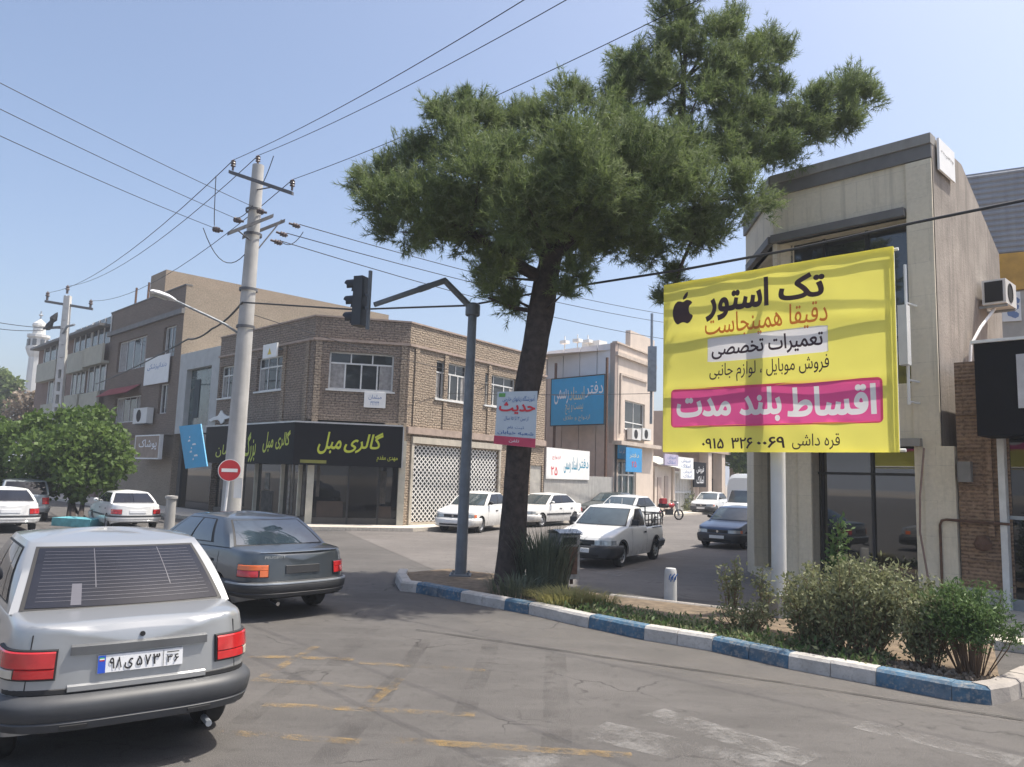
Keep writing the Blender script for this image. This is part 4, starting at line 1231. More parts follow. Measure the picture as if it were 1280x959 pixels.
# row with cream balcony panels
uR0 = uL(47, 460)
zR = wL.px(110, 418)[1]
row = thing('balcony_block', 'brown brick apartment row with cream balcony panels behind the green tree', 'building', wL.at((uR0 + uT0) / 2, 0))
b = MB(); q = [wL.at(uR0, 0, 0), wL.at(uT0 - .05, 0, 0), wL.at(uT0 - .05, 0, -14), wL.at(uR0, 0, -14)]
M['redbrick'] = brickmat('brownish red brick', (0.19, 0.13, 0.10), (0.23, 0.16, 0.13), (.14, .1, .08), .25, .08, .012, .9, .02, .4, .01, .35)
b.prism([(p.x, p.y) for p in q], 0, zR); b.build('wall', M['redbrick'], row)
M['cream'] = pm('cream balcony panel', (.40, .385, .31), .7, var=.1)
b = MB(); wpn = MB()
for (x0, y0, x1, y1) in ((105, 433, 128, 453), (83, 441, 104, 462), (46, 453, 69, 473), (99, 491, 121, 513), (79, 494, 96, 515), (50, 505, 70, 525)):
    r = wL.rect(x0, y0, x1, y1, .4)
    p_ = MB(); p_.wbox(wL, r[0], r[1], r[2], r[3], .3, .42); p_.wbox(wL, r[0], r[1], r[2] - .15, r[2], 0, .42)
    pb = p_.build('balcony', M['cream'], row)
    p_ = MB(); p_.wbox(wL, r[0] + .1, r[1] - .1, r[3] + .1, r[3] + 1.7, .0, .03); p_.build('window', M['glass'], pb)
    p_ = MB()
    for k in range(4):
        u = r[0] + .1 + (r[1] - r[0] - .2) * k / 3; p_.wbox(wL, u - .05, u + .05, r[3] + .1, r[3] + 1.7, .03, .07)
    p_.split('window_bar', M['frame'], pb)
b = MB(); b.wbox(wL, uR0, uT0 - .05, zR, zR + .15, -.4, .6); b.build('eave', M['coping'], row)
slab('left_pavement', [wL.at(uR0 - 30, 0, 2.6).xy, wL.at(70, 0, 2.3).xy, wL.at(70, 0, -.3).xy, wL.at(uR0 - 30, 0, -.3).xy], .12, M['pave'])
# minaret
mz = P(40, 500, 120)
mt_ = thing('minaret', 'pale stone minaret with a balcony rising behind the balcony row', 'minaret', (mz.x, mz.y, 0))
def zz_(y): return P(40, y, 120).z
kx = 120 / FPX
b = MB(); o_ = Vector((mz.x, mz.y, 0))
b.lathe([(9.5 * kx, 0), (9 * kx, zz_(470)), (8.6 * kx, zz_(447)), (11 * kx, zz_(443)), (13.2 * kx, zz_(437)), (13.2 * kx, zz_(434)), (10.5 * kx, zz_(433)), (10.5 * kx, zz_(424)), (13 * kx, zz_(422)), (13 * kx, zz_(419)), (7.5 * kx, zz_(418)), (7 * kx, zz_(409)), (8.5 * kx, zz_(408)), (8 * kx, zz_(405)), (2.2 * kx, zz_(400)), (.01, zz_(398))], o_, (0, 0, 1), 12, sm=False)
b.build('shaft', pm('pale minaret stone', (.56, .56, .54), .8, var=.1, scale=.6), mt_)
b = MB(); b.tube([(mz.x, mz.y, zz_(399)), (mz.x, mz.y, zz_(389))], .12, 6); b.lathe([(.01, 0), (.35, .3), (.01, .6)], Vector((mz.x, mz.y, zz_(396))), (0, 0, 1), 8); b.build('finial', M['steel'], mt_)
b = MB()
for k in range(8):
    a = k * math.pi / 4 + .2; b.box((mz.x + math.cos(a) * 10.4 * kx, mz.y + math.sin(a) * 10.4 * kx, zz_(429)), (.5, .5, zz_(425) - zz_(433)), 0, a)
b.split('opening', M['glass'], mt_)
# ================================================================== concrete utility pole with cross arms and lamp
UY = 21.0
def U(x, y, dy=0): return P(x, y, UY + dy)
pb = U(284.5, 690); pb.z = 0; pt = U(323, 207)
up = thing('utility_pole', 'tall round concrete utility pole with steel cross arms, wires and street lamp', 'utility pole', (pb.x, pb.y, 0))
b = MB(); b.tube([pb, pb.lerp(pt, .5), pt], [.27, .215, .16], 20); b.build('pole', M['poleconc'], up)
def arm(p, q, w=.09, h=.09):
    d = (q - p); n = Vector((-d.y, d.x, 0)).normalized() * w
    b = MB(); b.obox(p - n / 2 - Vector((0, 0, h / 2)), d, n, Vector((0, 0, h)))
    return b.build('cross_arm', M['steelarm'], up)
M['steelarm'] = pm('dark steel arm', (.12, .12, .125), .6, .4)
M['porcelain'] = pm('brown insulator', (.10, .075, .07), .35, var=.2)
a1, a2 = U(287, 215, -.6), U(366, 242, -1.2)
arm(a1, a2)
a3, a4 = U(285, 292, -.9), U(341, 270, -.2); arm(a3, a4, .12, .1)
a5, a6 = U(303, 297, .2), U(356, 276, .7); arm(a5, a6)
def insul(p, axis=(0, 0, 1), s=1.0):
    b = MB(); b.lathe([(.0, 0), (.03 * s, .0), (.03 * s, .1 * s), (.07 * s, .12 * s), (.05 * s, .17 * s), (.075 * s, .19 * s), (.05 * s, .24 * s), (.07 * s, .26 * s), (.0, .32 * s)], p, axis, 12)
    return b.build('insulator', M['porcelain'], up)
I1, I2, I3 = U(291, 213, -.6), U(322, 207), U(365, 238, -1.2)
for q in (I1, I2, I3):
    insul(q)
I4, I5, I6 = U(278, 289, -.9), U(304, 277, -.6), U(333, 266, -.3)
for q in (I4, I5, I6):
    insul(q, (-.85, .3, .25), 1.1)
I7, I8, I9 = U(361, 279, .7), U(345, 290, .5), U(338, 300, .2)
for q in (I7, I8, I9):
    insul(q, (.9, .35, -.2), 1.1)
# braces and clamps
b = MB(); b.tube([U(318, 238), U(345, 233, -1.0)], .02, 6); b.build('brace', M['steelarm'], up)
b = MB(); b.tube([U(314, 322), U(352, 275, .6)], .02, 6); b.build('brace', M['steelarm'], up)
b = MB(); b.tube([U(312, 300, -.2), U(296, 287, -.6)], .02, 6); b.build('brace', M['steelarm'], up)
for y in (268, 300, 372, 420):
    b = MB(); c = pb.lerp(pt, (690 - y) / (690 - 207)); b.lathe([(.25, -.04), (.25, .04)], c, pt - pb, 16)
    b.build('clamp', M['steelarm'], up)
# jumper wires looping round the arms
def loop(p, q, sag, n=10):
    return [p.lerp(q, i / n) - Vector((0, 0, sag * 4 * (i / n) * (1 - i / n))) for i in range(n + 1)]
b = MB(); b.tube(loop(U(254, 285, -1), U(306, 318, -.3), .55), .012, 5); b.build('jumper_wire', M['black'], up)
b = MB(); b.tube(loop(U(270, 220, -.8), U(268, 282, -.9), .25), .012, 5); b.build('jumper_wire', M['black'], up)
b = MB(); b.tube(loop(U(342, 195, -.3), U(329, 228, -.2), .05), .012, 5); b.build('jumper_wire', M['black'], up)
b = MB(); b.tube(loop(U(379, 290, 1), U(350, 300, .3), .25), .012, 5); b.build('jumper_wire', M['black'], up)
b = MB(); b.tube(loop(U(316, 257, -.5), U(293, 273, -.8), .1), .012, 5); b.build('jumper_wire', M['black'], up)

# street lamp on a raking arm
l0, l1, l2 = U(300, 418), U(262, 396, -.7), U(219, 376, -1.6)
b = MB(); b.tube([l0, l0.lerp(l1, .5) + Vector((0, 0, .04)), l1, l2], .035, 8); la = b.build('lamp_arm', M['steel'], up)
l3 = U(187, 364, -2.3)
d = (l3 - l2); n_ = d.cross(Vector((0, 0, 1))).normalized(); upv = n_.cross(d).normalized()
b = MB()
rows = []
for t_, w_, h_ in ((0, .05, .05), (.12, .08, .07), (.35, .13, .10), (.7, .14, .10), (.92, .10, .07), (1.0, .02, .02)):
    c = l2 + d * t_
    rows.append([c + n_ * w_ * math.cos(a) + upv * (h_ * math.sin(a) if math.sin(a) > 0 else .5 * h_ * math.sin(a)) for a in [2 * math.pi * k / 14 for k in range(15)]])
b.grid(rows); b.build('lamp_head', pm('pale lamp housing', (.62, .63, .63), .4, var=.06), la)
b = MB(); b.add([l2 + d * t_ + n_ * s_ - upv * .058 for t_, s_ in ((.3, -.09), (.3, .09), (.85, .08), (.85, -.08))], [(0, 1, 2, 3)]); b.build('lamp_lens', pm('lamp lens', (.5, .5, .5), .15), la)
# papers pasted on the pole
b = MB(); c = P(297, 611, UY - .27)
b.add([c + Vector((x * .9, x * .1, z)) for x, z in ((-.1, -.25), (.13, -.25), (.12, .28), (-.11, .28))], [(0, 1, 2, 3)])
for v in b.v[-4:]:
    v.y -= .01
b.build('pasted_notice', M['white'], up)

# ================================================================== no entry sign
ns = P(287, 588, 20.4)
ne = thing('no_entry_sign', 'round red no entry sign with white bar on a thin white post', 'road sign', (ns.x - .12, ns.y, 0))
nn = (EYE - ns); nn.z = 0; nn.normalize()
b = MB(); b.tube([(ns.x - .1, ns.y + .06, 0), (ns.x - .02, ns.y + .06, ns.z + .2)], .035, 10); b.build('post', M['white'], ne)
rt = Vector((-nn.y, nn.x, 0))
b = MB(); b.disc(ns, nn, .29, 32, 1, .012); b.disc(ns + nn * .013, nn, .272, 32, 0, .002)
b.build('sign_disc', [pm('red road sign', (.50, .025, .03), .4, var=.08), M['white']], ne)
b = MB(); c = ns + nn * .017
b.add([c + rt * x + Vector((0, 0, z)) for x, z in ((-.2, -.045), (.2, -.045), (.2, .045), (-.2, .045))], [(0, 1, 2, 3)])
b.build('white_bar', M['white'], ne)

# small electricity sign by the brick wall
u_ = wl.rect(329, 430, 346, 447, .5)
eb = signboard('warning_board', 'small white board with a yellow warning triangle beside the concrete pole', 'sign', wl, u_, .45, .06, M['white'], M['steel'])
b = MB(); um_, zm_ = (u_[0] + u_[1]) / 2, (u_[2] + u_[3]) / 2
b.add([wl.at(um_ + x, zm_ + z - .05, .516) for x, z in ((-.15, -.1), (.15, -.1), (0, .16))], [(0, 1, 2)]); b.build('triangle', pm('yellow warning paint', (.65, .5, .05), .5), eb)
b = MB(); b.wbox(wl, um_ - .04, um_ + .04, zm_ + .1, zm_ + .16, 0, .45); b.build('bracket', M['steel'], eb)

# ================================================================== second pole, far left, ladder type
VY = 46.0
M['poleconc2'] = pm('whitish pole concrete', (.55, .54, .51), .8, var=.1)
def V_(x, y, dy=0): return P(x, y, VY + dy)
vb = V_(60, 640); vb.z = 0; vt = V_(85, 370)
vp = thing('utility_pole', 'slim pale ladder type concrete pole with one cross arm, far left', 'utility pole', (vb.x, vb.y, 0))
ax = (vt - vb).normalized(); sx = Vector((1, 0, 0)); sy = Vector((0, 1, 0))
L_ = (vt - vb).length
b = MB()
for sgn_ in (-1, 1):
    def edge(t): return vb + ax * (L_ * t) + sx * sgn_ * (.24 - .13 * t)
    for k in range(16):
        a, c = edge(k / 16), edge((k + 1) / 16)
        b.obox(a - sx * .07 - sy * .13, sx * .14, sy * .26, c - a)
for k in range(1, 16):
    t = k / 16; w_ = .24 - .13 * t; c = vb + ax * (L_ * t)
    b.obox(c - sx * w_ - sy * .14, sx * 2 * w_, sy * .28, Vector((0, 0, .22 + .5 * (t > .6))))
b.build('pole', M['poleconc2'], vp)
c1, c2 = V_(56, 378, -.3), V_(116, 388, .3)
b = MB(); d_ = c2 - c1; n_ = Vector((-d_.y, d_.x, 0)).normalized() * .12; b.obox(c1 - n_ / 2, d_, n_, Vector((0, 0, .14)))
c3, c4_ = V_(54, 412, -.3), V_(82, 410, .0); d_ = c4_ - c3; n_ = Vector((-d_.y, d_.x, 0)).normalized() * .12; b.obox(c3 - n_ / 2, d_, n_, Vector((0, 0, .14)))
b.build('cross_arm', M['steelarm'], vp)
J1, J2, J3 = V_(59, 374, -.3), V_(84, 366), V_(113, 384, .3)
for q in (J1, J2, J3):
    b = MB(); b.lathe([(0, 0), (.07, 0), (.07, .2), (.13, .25), (.08, .35), (.12, .4), (0, .55)], q - Vector((0, 0, .05)), (0, 0, 1), 8); b.build('insulator', M['porcelain'], vp)
b = MB(); b.tube([V_(77, 420), V_(84, 408, -.4), V_(93, 406, -.8)], .07, 6); b.build('bracket', M['steel'], vp)
b = MB(); b.lathe([(.0, 0), (.16, .1), (.2, .3), (.12, .6), (.22, .8), (.1, 1.1), (.02, 1.25)], V_(58, 413, -.3), (.5, 0, 1), 9); b.build('cable_joint', M['black'], vp)

# ================================================================== overhead cables
def cable(label, p, q, sag, r=.012, group='overhead cables', mid=(), ext=0.0):
    pts = [Vector(p)] + [Vector(m_) for m_ in mid] + [Vector(q)]
    out = []
    for a, c in zip(pts[:-1], pts[1:]):
        n = 14
        for i in range(n + (1 if c is pts[-1] else 0)):
            t = i / n; out.append(a.lerp(c, t) - Vector((0, 0, sag * 4 * t * (1 - t))))
    if ext:                                            # runs on beyond the frame
        out.append(out[-1] + (out[-1] - pts[-2]) * ext)
    b = MB(); b.tube(out, r, 6)
    return tag(b.build('overhead_cable', M['black'], loc=tuple(p)), label, 'cable', group)
cable('highest of the thin wires rising from the concrete pole top to the upper frame edge', I1 + Vector((0, 0, .3)), P(668, -8, 11), .15, .009, ext=2.5)
cable('middle thin wire from the concrete pole tip rising to the upper frame edge', I2 + Vector((0, 0, .3)), P(722, -8, 11.5), .15, .009, ext=2.5)
cable('lowest thin wire from the right end of the top cross arm passing behind the pine', I3 + Vector((0, 0, .3)), P(842, 14, 12.5), .15, .009, ext=2.5)
cable('thin wire from the top cross arm left end down to the far ladder pole', I1 + Vector((0, 0, .3)), J1 + Vector((0, 0, .4)), .8, .012)
cable('thin wire from the concrete pole tip down to the far ladder pole top', I2 + Vector((0, 0, .3)), J2 + Vector((0, 0, .4)), .8, .012)
cable('thin wire from the top cross arm right end down to the far ladder pole', I3 + Vector((0, 0, .3)), J3 + Vector((0, 0, .4)), .9, .012)
cable('uppermost of three wires entering from the left frame edge to the lower cross arm', I6, P(-15, 96, 13), .05, .008, ext=2.0)
cable('second of three wires entering from the left frame edge to the lower cross arm', I5, P(-15, 129, 13), .05, .008, ext=2.0)
cable('third of three wires entering from the left frame edge to the lower cross arm', I4, P(-15, 163, 13), .05, .008, ext=2.0)
cable('top wire of three leaving the concrete pole to the right behind the pine', I7 + Vector((.3, .1, 0)), P(900, 402, 46), .4, .014, ext=1.5)
cable('middle wire of three leaving the concrete pole to the right behind the pine', I8 + Vector((.3, .1, 0)), P(900, 412, 47), .4, .014, ext=1.5)
cable('bottom wire of three leaving the concrete pole to the right behind the pine', I9 + Vector((.3, .1, 0)), P(900, 432, 48), .5, .014, ext=1.5)
cb = U(303, 378, -.25)
cable('thick black cable crossing the picture from the concrete pole past the billboard top', cb, P(1400, 226, 9.0), .0, .022, mid=(P(442, 387, 18.5), P(585, 382, 16.2), P(700, 361, 14.9), P(860, 336, 12.9), P(1000, 310, 11.6), P(1140, 279, 10.6)), ext=6.0)
cable('black twisted cable falling from the concrete pole to the dark block on the left', cb, wL.at(*wL.px(120, 480, .5), .5), .1, .03, mid=(U(265, 411, 2), U(235, 424, 4)))
cable('thin wire from the concrete pole across the brick house chamfer', U(306, 390), wr.at(*wr.px(600, 470, .1), .1), .15, .012)
cable('thin lower wire crossing before the brick house windows to the grey mast', wl.at(*wl.px(300, 480, .1), .1), P(815, 492, 30), .2, .011)
cable('wire along the floor band level from the brick house to the blue sign post', wr.at(*wr.px(600, 480, .1), .1), wp.at(u1 if False else 11, wp.px(757, 493, .9)[1], .9), .2, .012)
cable('highest of the pair of wires running left from the far ladder pole', V_(82, 411), P(-15, 401, 42), .1, .02, ext=3.0)
cable('lowest of the pair of wires running left from the far ladder pole', V_(54, 413), P(-15, 409, 42), .1, .02, ext=3.0)

# ================================================================== traffic light
TB = Vector((-.89, 15.38, 0)); TT = P(591, 388, 15.38)
tl = thing('traffic_light', 'grey traffic light pole with bent arm and unlit three lamp head over the road', 'traffic light', TB)
b = MB(); b.tube([TB + Vector((0, 0, .1)), TT + Vector((0, 0, .1))], [.115, .088], 16)
b.lathe([(.13, -.12), (.15, -.1), (.15, .1), (.12, .14), (.0, .15)], TT, (0, 0, 1), 16); b.build('pole', M['greypaint'], tl)
b = MB(); b.box(TB + Vector((0, 0, .115)), (.42, .42, .03))
for sx_, sy_ in ((-1, -1), (-1, 1), (1, -1), (1, 1)):
    b.lathe([(.025, 0), (.025, .05), (0, .05)], TB + Vector((sx_ * .15, sy_ * .15, .13)), (0, 0, 1), 8)
b.build('base_plate', M['greypaint'], tl)
EL = P(556, 351, 15.1); AE = P(468, 381, 14.55)
b = MB(); b.tube([TT + Vector((0, 0, .02)), EL], [.07, .062], 12); b.tube([EL + (EL - AE).normalized() * .03, AE], [.062, .05], 12)
b.lathe([(.066, -.12), (.066, .12)], EL.lerp(AE, .3), (AE - EL), 12); b.build('arm', M['greypaint'], tl)
hd = P(457, 377, 14.5)
hl_ = Vector((-.93, .37, 0)).normalized()       # the lamps look to the left
hs_ = Vector((-hl_.y, hl_.x, 0))
b = MB()
b.obox(hd + hl_ * -.0 - hs_ * .15 - Vector((0, 0, .48)), hl_ * .2, hs_ * .3, Vector((0, 0, .96)))
hb = b.build('lamp_head', pm('black lamp housing', (.03, .033, .038), .45, var=.2), tl)
b = MB(); b.obox(hd - hl_ * .1 - hs_ * .03 - Vector((0, 0, .55)), hl_ * .05, hs_ * .06, Vector((0, 0, 1.15))); b.obox(hd - hl_ * .1 - hs_ * .02 + Vector((0, 0, .1)), hl_ * .1, hs_ * .04, Vector((0, 0, .05)))
b.obox(hd - hl_ * .1 - hs_ * .02 - Vector((0, 0, .15)), hl_ * .1, hs_ * .04, Vector((0, 0, .05))); b.build('head_bracket', M['greypaint'], tl)
for k, col in enumerate(((.22, .02, .02), (.25, .14, .01), (.02, .12, .08))):
    c = hd + hl_ * .2 + Vector((0, 0, .32 - .32 * k))
    b = MB(); rows = []
    for t in (0.0, .22):
        rows.append([c + hl_ * t * (1 if a_ > .2 else .75) + (hs_ * math.cos(a_) + Vector((0, 0, math.sin(a_)))) * (.135 - .01 * t) for a_ in [(-.5 + 4.14 * q / 16) for q in range(17)]])
    b.grid(rows); b.grid([[v + (c - v) * .04 for v in r_] for r_ in rows], flip=True)
    vs_ = b.build('visor', M['black'], hb)
    b = MB(); b.disc(c + hl_ * .004, hl_, .115, 20, 0, .01); b.build('lens', pm('lamp lens %d' % k, col, .2, var=.1), hb)

# ================================================================== yellow billboard on a round post
BR = Vector((.498 * 10.4, 10.4)); BL = Vector((.1967 * 12.9, 12.9))
wB = Wall(BL, BR)
cz = [wB.px(828, 361), wB.px(1113, 303), wB.px(1126, 563), wB.px(830, 567)]
bu0, bu1 = (cz[0][0] + cz[3][0]) / 2, (cz[1][0] + cz[2][0]) / 2
bz1, bz0 = (cz[0][1] + cz[1][1]) / 2, (cz[2][1] + cz[3][1]) / 2
pu_ = wB.px(973, 640, -.32)[0]
bill = thing('billboard', 'large yellow phone shop banner on a frame and round white post in the planting strip', 'billboard', wB.at(pu_, 0.1, -.32))
def banner_mat(name, col, tr=.42):
    m, t, bs = newmat(name)
    n = noise(t, coords(t), 1.2, 3)
    c = mix(t, ramp(t, n, .3, .7), tuple(q * .96 for q in col), tuple(min(1, q * 1.04) for q in col))
    t.links.new(c, bs.inputs['Base Color']); bs.inputs['Roughness'].default_value = .5; bs.inputs['Specular IOR Level'].default_value = .3
    tl_ = t.nodes.new('ShaderNodeBsdfTranslucent'); t.links.new(c, tl_.inputs[0])
    ms = t.nodes.new('ShaderNodeMixShader'); ms.inputs[0].default_value = tr
    t.links.new(bs.outputs[0], ms.inputs[1]); t.links.new(tl_.outputs[0], ms.inputs[2]); t.links.new(ms.outputs[0], t.nodes['Material Output'].inputs[0])
    return m
M['banner'] = banner_mat('yellow vinyl', (.86, .79, .16), .52)
M['bpink'] = banner_mat('magenta vinyl print', (.80, .11, .32), .5)
M['bwhite'] = banner_mat('white vinyl print', (.82, .80, .80), .5)
M['bdark'] = banner_mat('dark vinyl print', (.06, .035, .045), .3)
M['borange'] = banner_mat('orange vinyl print', (.72, .25, .06))
nu, nv = 60, 40
def bwave(u, v):                                  # slack of the stretched vinyl, zero at the frame
    fu = (u - bu0) / (bu1 - bu0); fv = (v - bz0) / (bz1 - bz0)
    return .009 * math.sin(fu * 31 + fv * 11 + 2 * math.sin(fv * 5)) * math.sin(math.pi * fu) ** .5 * max(0, 1 - 3 * min(fv, 1 - fv)) + .028 * math.sin(fu * 9 + fv * 3) * math.sin(math.pi * fu) * math.sin(math.pi * fv) + .012 * math.sin(fv * 17 + fu * 5) * math.sin(math.pi * fu)
def bp_(u, v, q=0): return wB.at(u, v, bwave(u, v) + q)
b = MB()
PK = wB.rect(839, 480, 1104, 532); WP = wB.rect(884, 415, 1036, 447)      # the printed panels are left out of the yellow sheet
gus = sorted({bu0 + (bu1 - bu0) * i / nu for i in range(nu + 1)} | {PK[0] + .03, PK[1] - .03, WP[0] + .01, WP[1] - .01})
gvs = sorted({bz0 + (bz1 - bz0) * j / nv for j in range(nv + 1)} | {PK[2] + .03, PK[3] - .03, WP[2] + .01, WP[3] - .01})
rows = [[bp_(u, v) for u in gus] for v in gvs]
def hole_(u, v): return (PK[0] + .03 < u < PK[1] - .03 and PK[2] + .03 < v < PK[3] - .03) or (WP[0] + .01 < u < WP[1] - .01 and WP[2] + .01 < v < WP[3] - .01)
ng = len(gus)
b.add([q for r_ in rows for q in r_], [(j * ng + i, j * ng + i + 1, (j + 1) * ng + i + 1, (j + 1) * ng + i) for j in range(len(gvs) - 1) for i in range(ng - 1)
      if not hole_((gus[i] + gus[i + 1]) / 2, (gvs[j] + gvs[j + 1]) / 2)], 0, True)
b.grid([[r_[0], r_[0] - wB.n * .05] for r_ in rows], 0, False, flip=True); b.grid([[r_[-1], r_[-1] - wB.n * .05] for r_ in rows], 0, False)
b.grid([rows[0], [v - wB.n * .05 for v in rows[0]]], 0, False, flip=True); b.grid([rows[-1], [v - wB.n * .05 for v in rows[-1]]], 0, False)
face = b.build('banner', M['banner'], bill)
def brect(x0, y0, x1, y1): return wB.rect(x0, y0, x1, y1)
def roundrect(mb, r, rad_, off, slant=0.0):
    u0, u1, z0, z1 = r; pts = []
    for cx_, cz_, a0 in ((u1 - rad_, z0 + rad_, -90), (u1 - rad_, z1 - rad_, 0), (u0 + rad_, z1 - rad_, 90), (u0 + rad_, z0 + rad_, 180)):
        for k in range(7):
            a = rad(a0 + 15 * k); pts.append((cx_ + rad_ * math.cos(a), cz_ + rad_ * math.sin(a)))
    # fill as strips so the print follows the slack vinyl
    n = 24; rows_ = [[], []]
    for k in range(n + 1):
        u = u0 + (u1 - u0) * k / n
        e = min(u - u0, u1 - u); dz = rad_ - math.sqrt(max(0, rad_ ** 2 - max(0, rad_ - e) ** 2)) if e < rad_ else 0
        rows_[0].append((u, z0 + dz)); rows_[1].append((u, z1 - dz))
    m_ = 6
    g = [[bp_(rows_[0][k][0], rows_[0][k][1] + (rows_[1][k][1] - rows_[0][k][1]) * j / m_, off) for k in range(n + 1)] for j in range(m_ + 1)]
    mb.grid(g, 0, True)
b = MB(); lps = []                                     # magenta print with the white words left out of it
for words, bx in (('اقساط', brect(984, 482, 1096, 520)), ('بلند مدت', brect(846, 486, 977, 528))):
    ll = text_loops(words, .035); al = np.concatenate(ll); mn, mx = al.min(0), al.max(0)
    lps += [np.array([bx[0], bx[2]]) + (q - mn) / (mx - mn) * np.array([bx[1] - bx[0], bx[3] - bx[2]]) for q in ll]
rr_ = []
for cx_, cz_, a0 in ((PK[1] - .07, PK[2] + .07, -90), (PK[1] - .07, PK[3] - .07, 0), (PK[0] + .07, PK[3] - .07, 90), (PK[0] + .07, PK[2] + .07, 180)):
    rr_ += [(cx_ + .07 * math.cos(rad(a0 + 15 * k)), cz_ + .07 * math.sin(rad(a0 + 15 * k))) for k in range(7)]
ex_ = [(PK[0] + .08 + (PK[1] - PK[0] - .16) * i / 40, PK[2] + .03 + (PK[3] - PK[2] - .06) * j / 8) for i in range(41) for j in range(9)]
V_p, F_p = fill_loops(lps, rr_, ex_)
b.add([bp_(v.x, v.y, .004) for v in V_p], F_p, 0, True); b.build('magenta_panel', M['bpink'], face)
V_p, F_p = fill_loops(lps)
b = MB(); b.add([bp_(v.x, v.y, .0045) for v in V_p], F_p, 0, True); b.build('lettering', M['bwhite'], face)
b = MB(); roundrect(b, brect(884, 415, 1036, 447), .015, .004); b.build('white_panel', M['bwhite'], face)
def btxt(words, x0, y0, x1, y1, mt, bold, off=.004):
    r = brect(x0, y0, x1, y1)
    tb = MB(); text_on(tb, words, lambda u, v, q: bp_(u, v, q), r[0], r[1], r[2], r[3], off, bold); tb.build('lettering', mt, face)
btxt('تک', 973, 342, 1031, 374, M['bdark'], .035); btxt('استور', 882, 352, 961, 398, M['bdark'], .035)
btxt('دقیقا همینجاست', 881, 385, 1035, 417, M['borange'], .006)
btxt('تعمیرات تخصصی', 889, 420, 1030, 444, M['bdark'], .018, .008)
btxt('فروش موبایل ، لوازم جانبی', 887, 449, 1037, 474, M['bdark'], .006)
btxt('قره داشی', 990, 542, 1050, 562, M['bdark'], .004)
btxt('0915'.translate(str.maketrans('0123456789', '۰۱۲۳۴۵۶۷۸۹')), 878, 548, 905, 561, M['bdark'], .02)
btxt('326'.translate(str.maketrans('0123456789', '۰۱۲۳۴۵۶۷۸۹')), 914, 547, 941, 561, M['bdark'], .02)
btxt('0069'.translate(str.maketrans('0123456789', '۰۱۲۳۴۵۶۷۸۹')), 946, 546, 981, 560, M['bdark'], .02)
# bitten apple emblem
r = brect(841, 366, 867, 405)
def emb(pts): return [(r[0] + (r[1] - r[0]) * a, r[2] + (r[3] - r[2]) * c) for a, c in pts]
def curvepoly(pts, n=4):                         # closed Catmull-Rom
    out = []; m_ = len(pts)
    for i in range(m_):
        p0_, p1_, p2_, p3_ = [Vector(pts[(i + k) % m_]) for k in (-1, 0, 1, 2)]
        for k in range(n):
            t = k / n
            out.append(tuple(.5 * ((2 * p1_) + (p2_ - p0_) * t + (2 * p0_ - 5 * p1_ + 4 * p2_ - p3_) * t * t + (3 * p1_ - p0_ - 3 * p2_ + p3_) * t ** 3)))
    return out
apple = curvepoly([(.5, .70), (.66, .75), (.82, .72), (.93, .64), (.80, .54), (.78, .40), (.84, .30), (.97, .22), (.87, .07), (.73, 0), (.60, .03), (.50, .045), (.38, .03), (.25, 0), (.12, .09), (.03, .26), (.02, .47), (.10, .64), (.24, .735), (.38, .73)])
leaf = curvepoly([(.49, .78), (.52, .88), (.62, .97), (.72, 1.0), (.71, .90), (.62, .80)])
b = MB()
for poly in (apple, leaf):
    b.add([bp_(u, v, .005) for u, v in emb(poly)], [tuple(range(len(poly)))])
    b.f[-1].reverse() if (b.v[-2] - b.v[-1]).cross(b.v[-3] - b.v[-1]).dot(wB.n) > 0 and False else None
b.build('emblem', M['bdark'], face)
# post, frame tubes behind the vinyl
b = MB(); q = wB.at(pu_, 0, -.32)
b.tube([q + Vector((0, 0, .05)), q + Vector((0, 0, bz1 - .2))], .11, 20); b.build('post', pm('white post paint', (.62, .62, .6), .5, var=.08, scale=2, streak=.12), bill)
b = MB(); b.prism([(q.x + math.cos(k * math.pi / 4 + .4) * .2, q.y + math.sin(k * math.pi / 4 + .4) * .2) for k in range(8)], .0, .42); b.build('footing', M['concrete'], bill)
b = MB()
b.tube([wB.at(bu0 - .04, bz0 + .03, -.077), wB.at(bu1 + .07, bz0 + .03, -.077)], .024, 8); b.tube([wB.at(bu0 - .04, bz1 - .03, -.077), wB.at(bu1 + .05, bz1 - .03, -.077)], .024, 8)
for z in (bz0 + (bz1 - bz0) * .36, bz0 + (bz1 - bz0) * .68):
    b.wbox(wB, bu0 + .01, bu1 - .01, z - .02, z + .02, -.10, -.052)
for z in (bz0 + (bz1 - bz0) * .36, bz0 + (bz1 - bz0) * .68, bz1 - .3):
    b.wbox(wB, pu_ - .03, pu_ + .03, z - .03, z + .03, -.32, -.10)
for u in (bu0 + .03, bu1 - .03):
    b.wbox(wB, u - .02, u + .02, bz0 + .06, bz1 - .06, -.10, -.054)
b.build('frame', M['white'], bill)

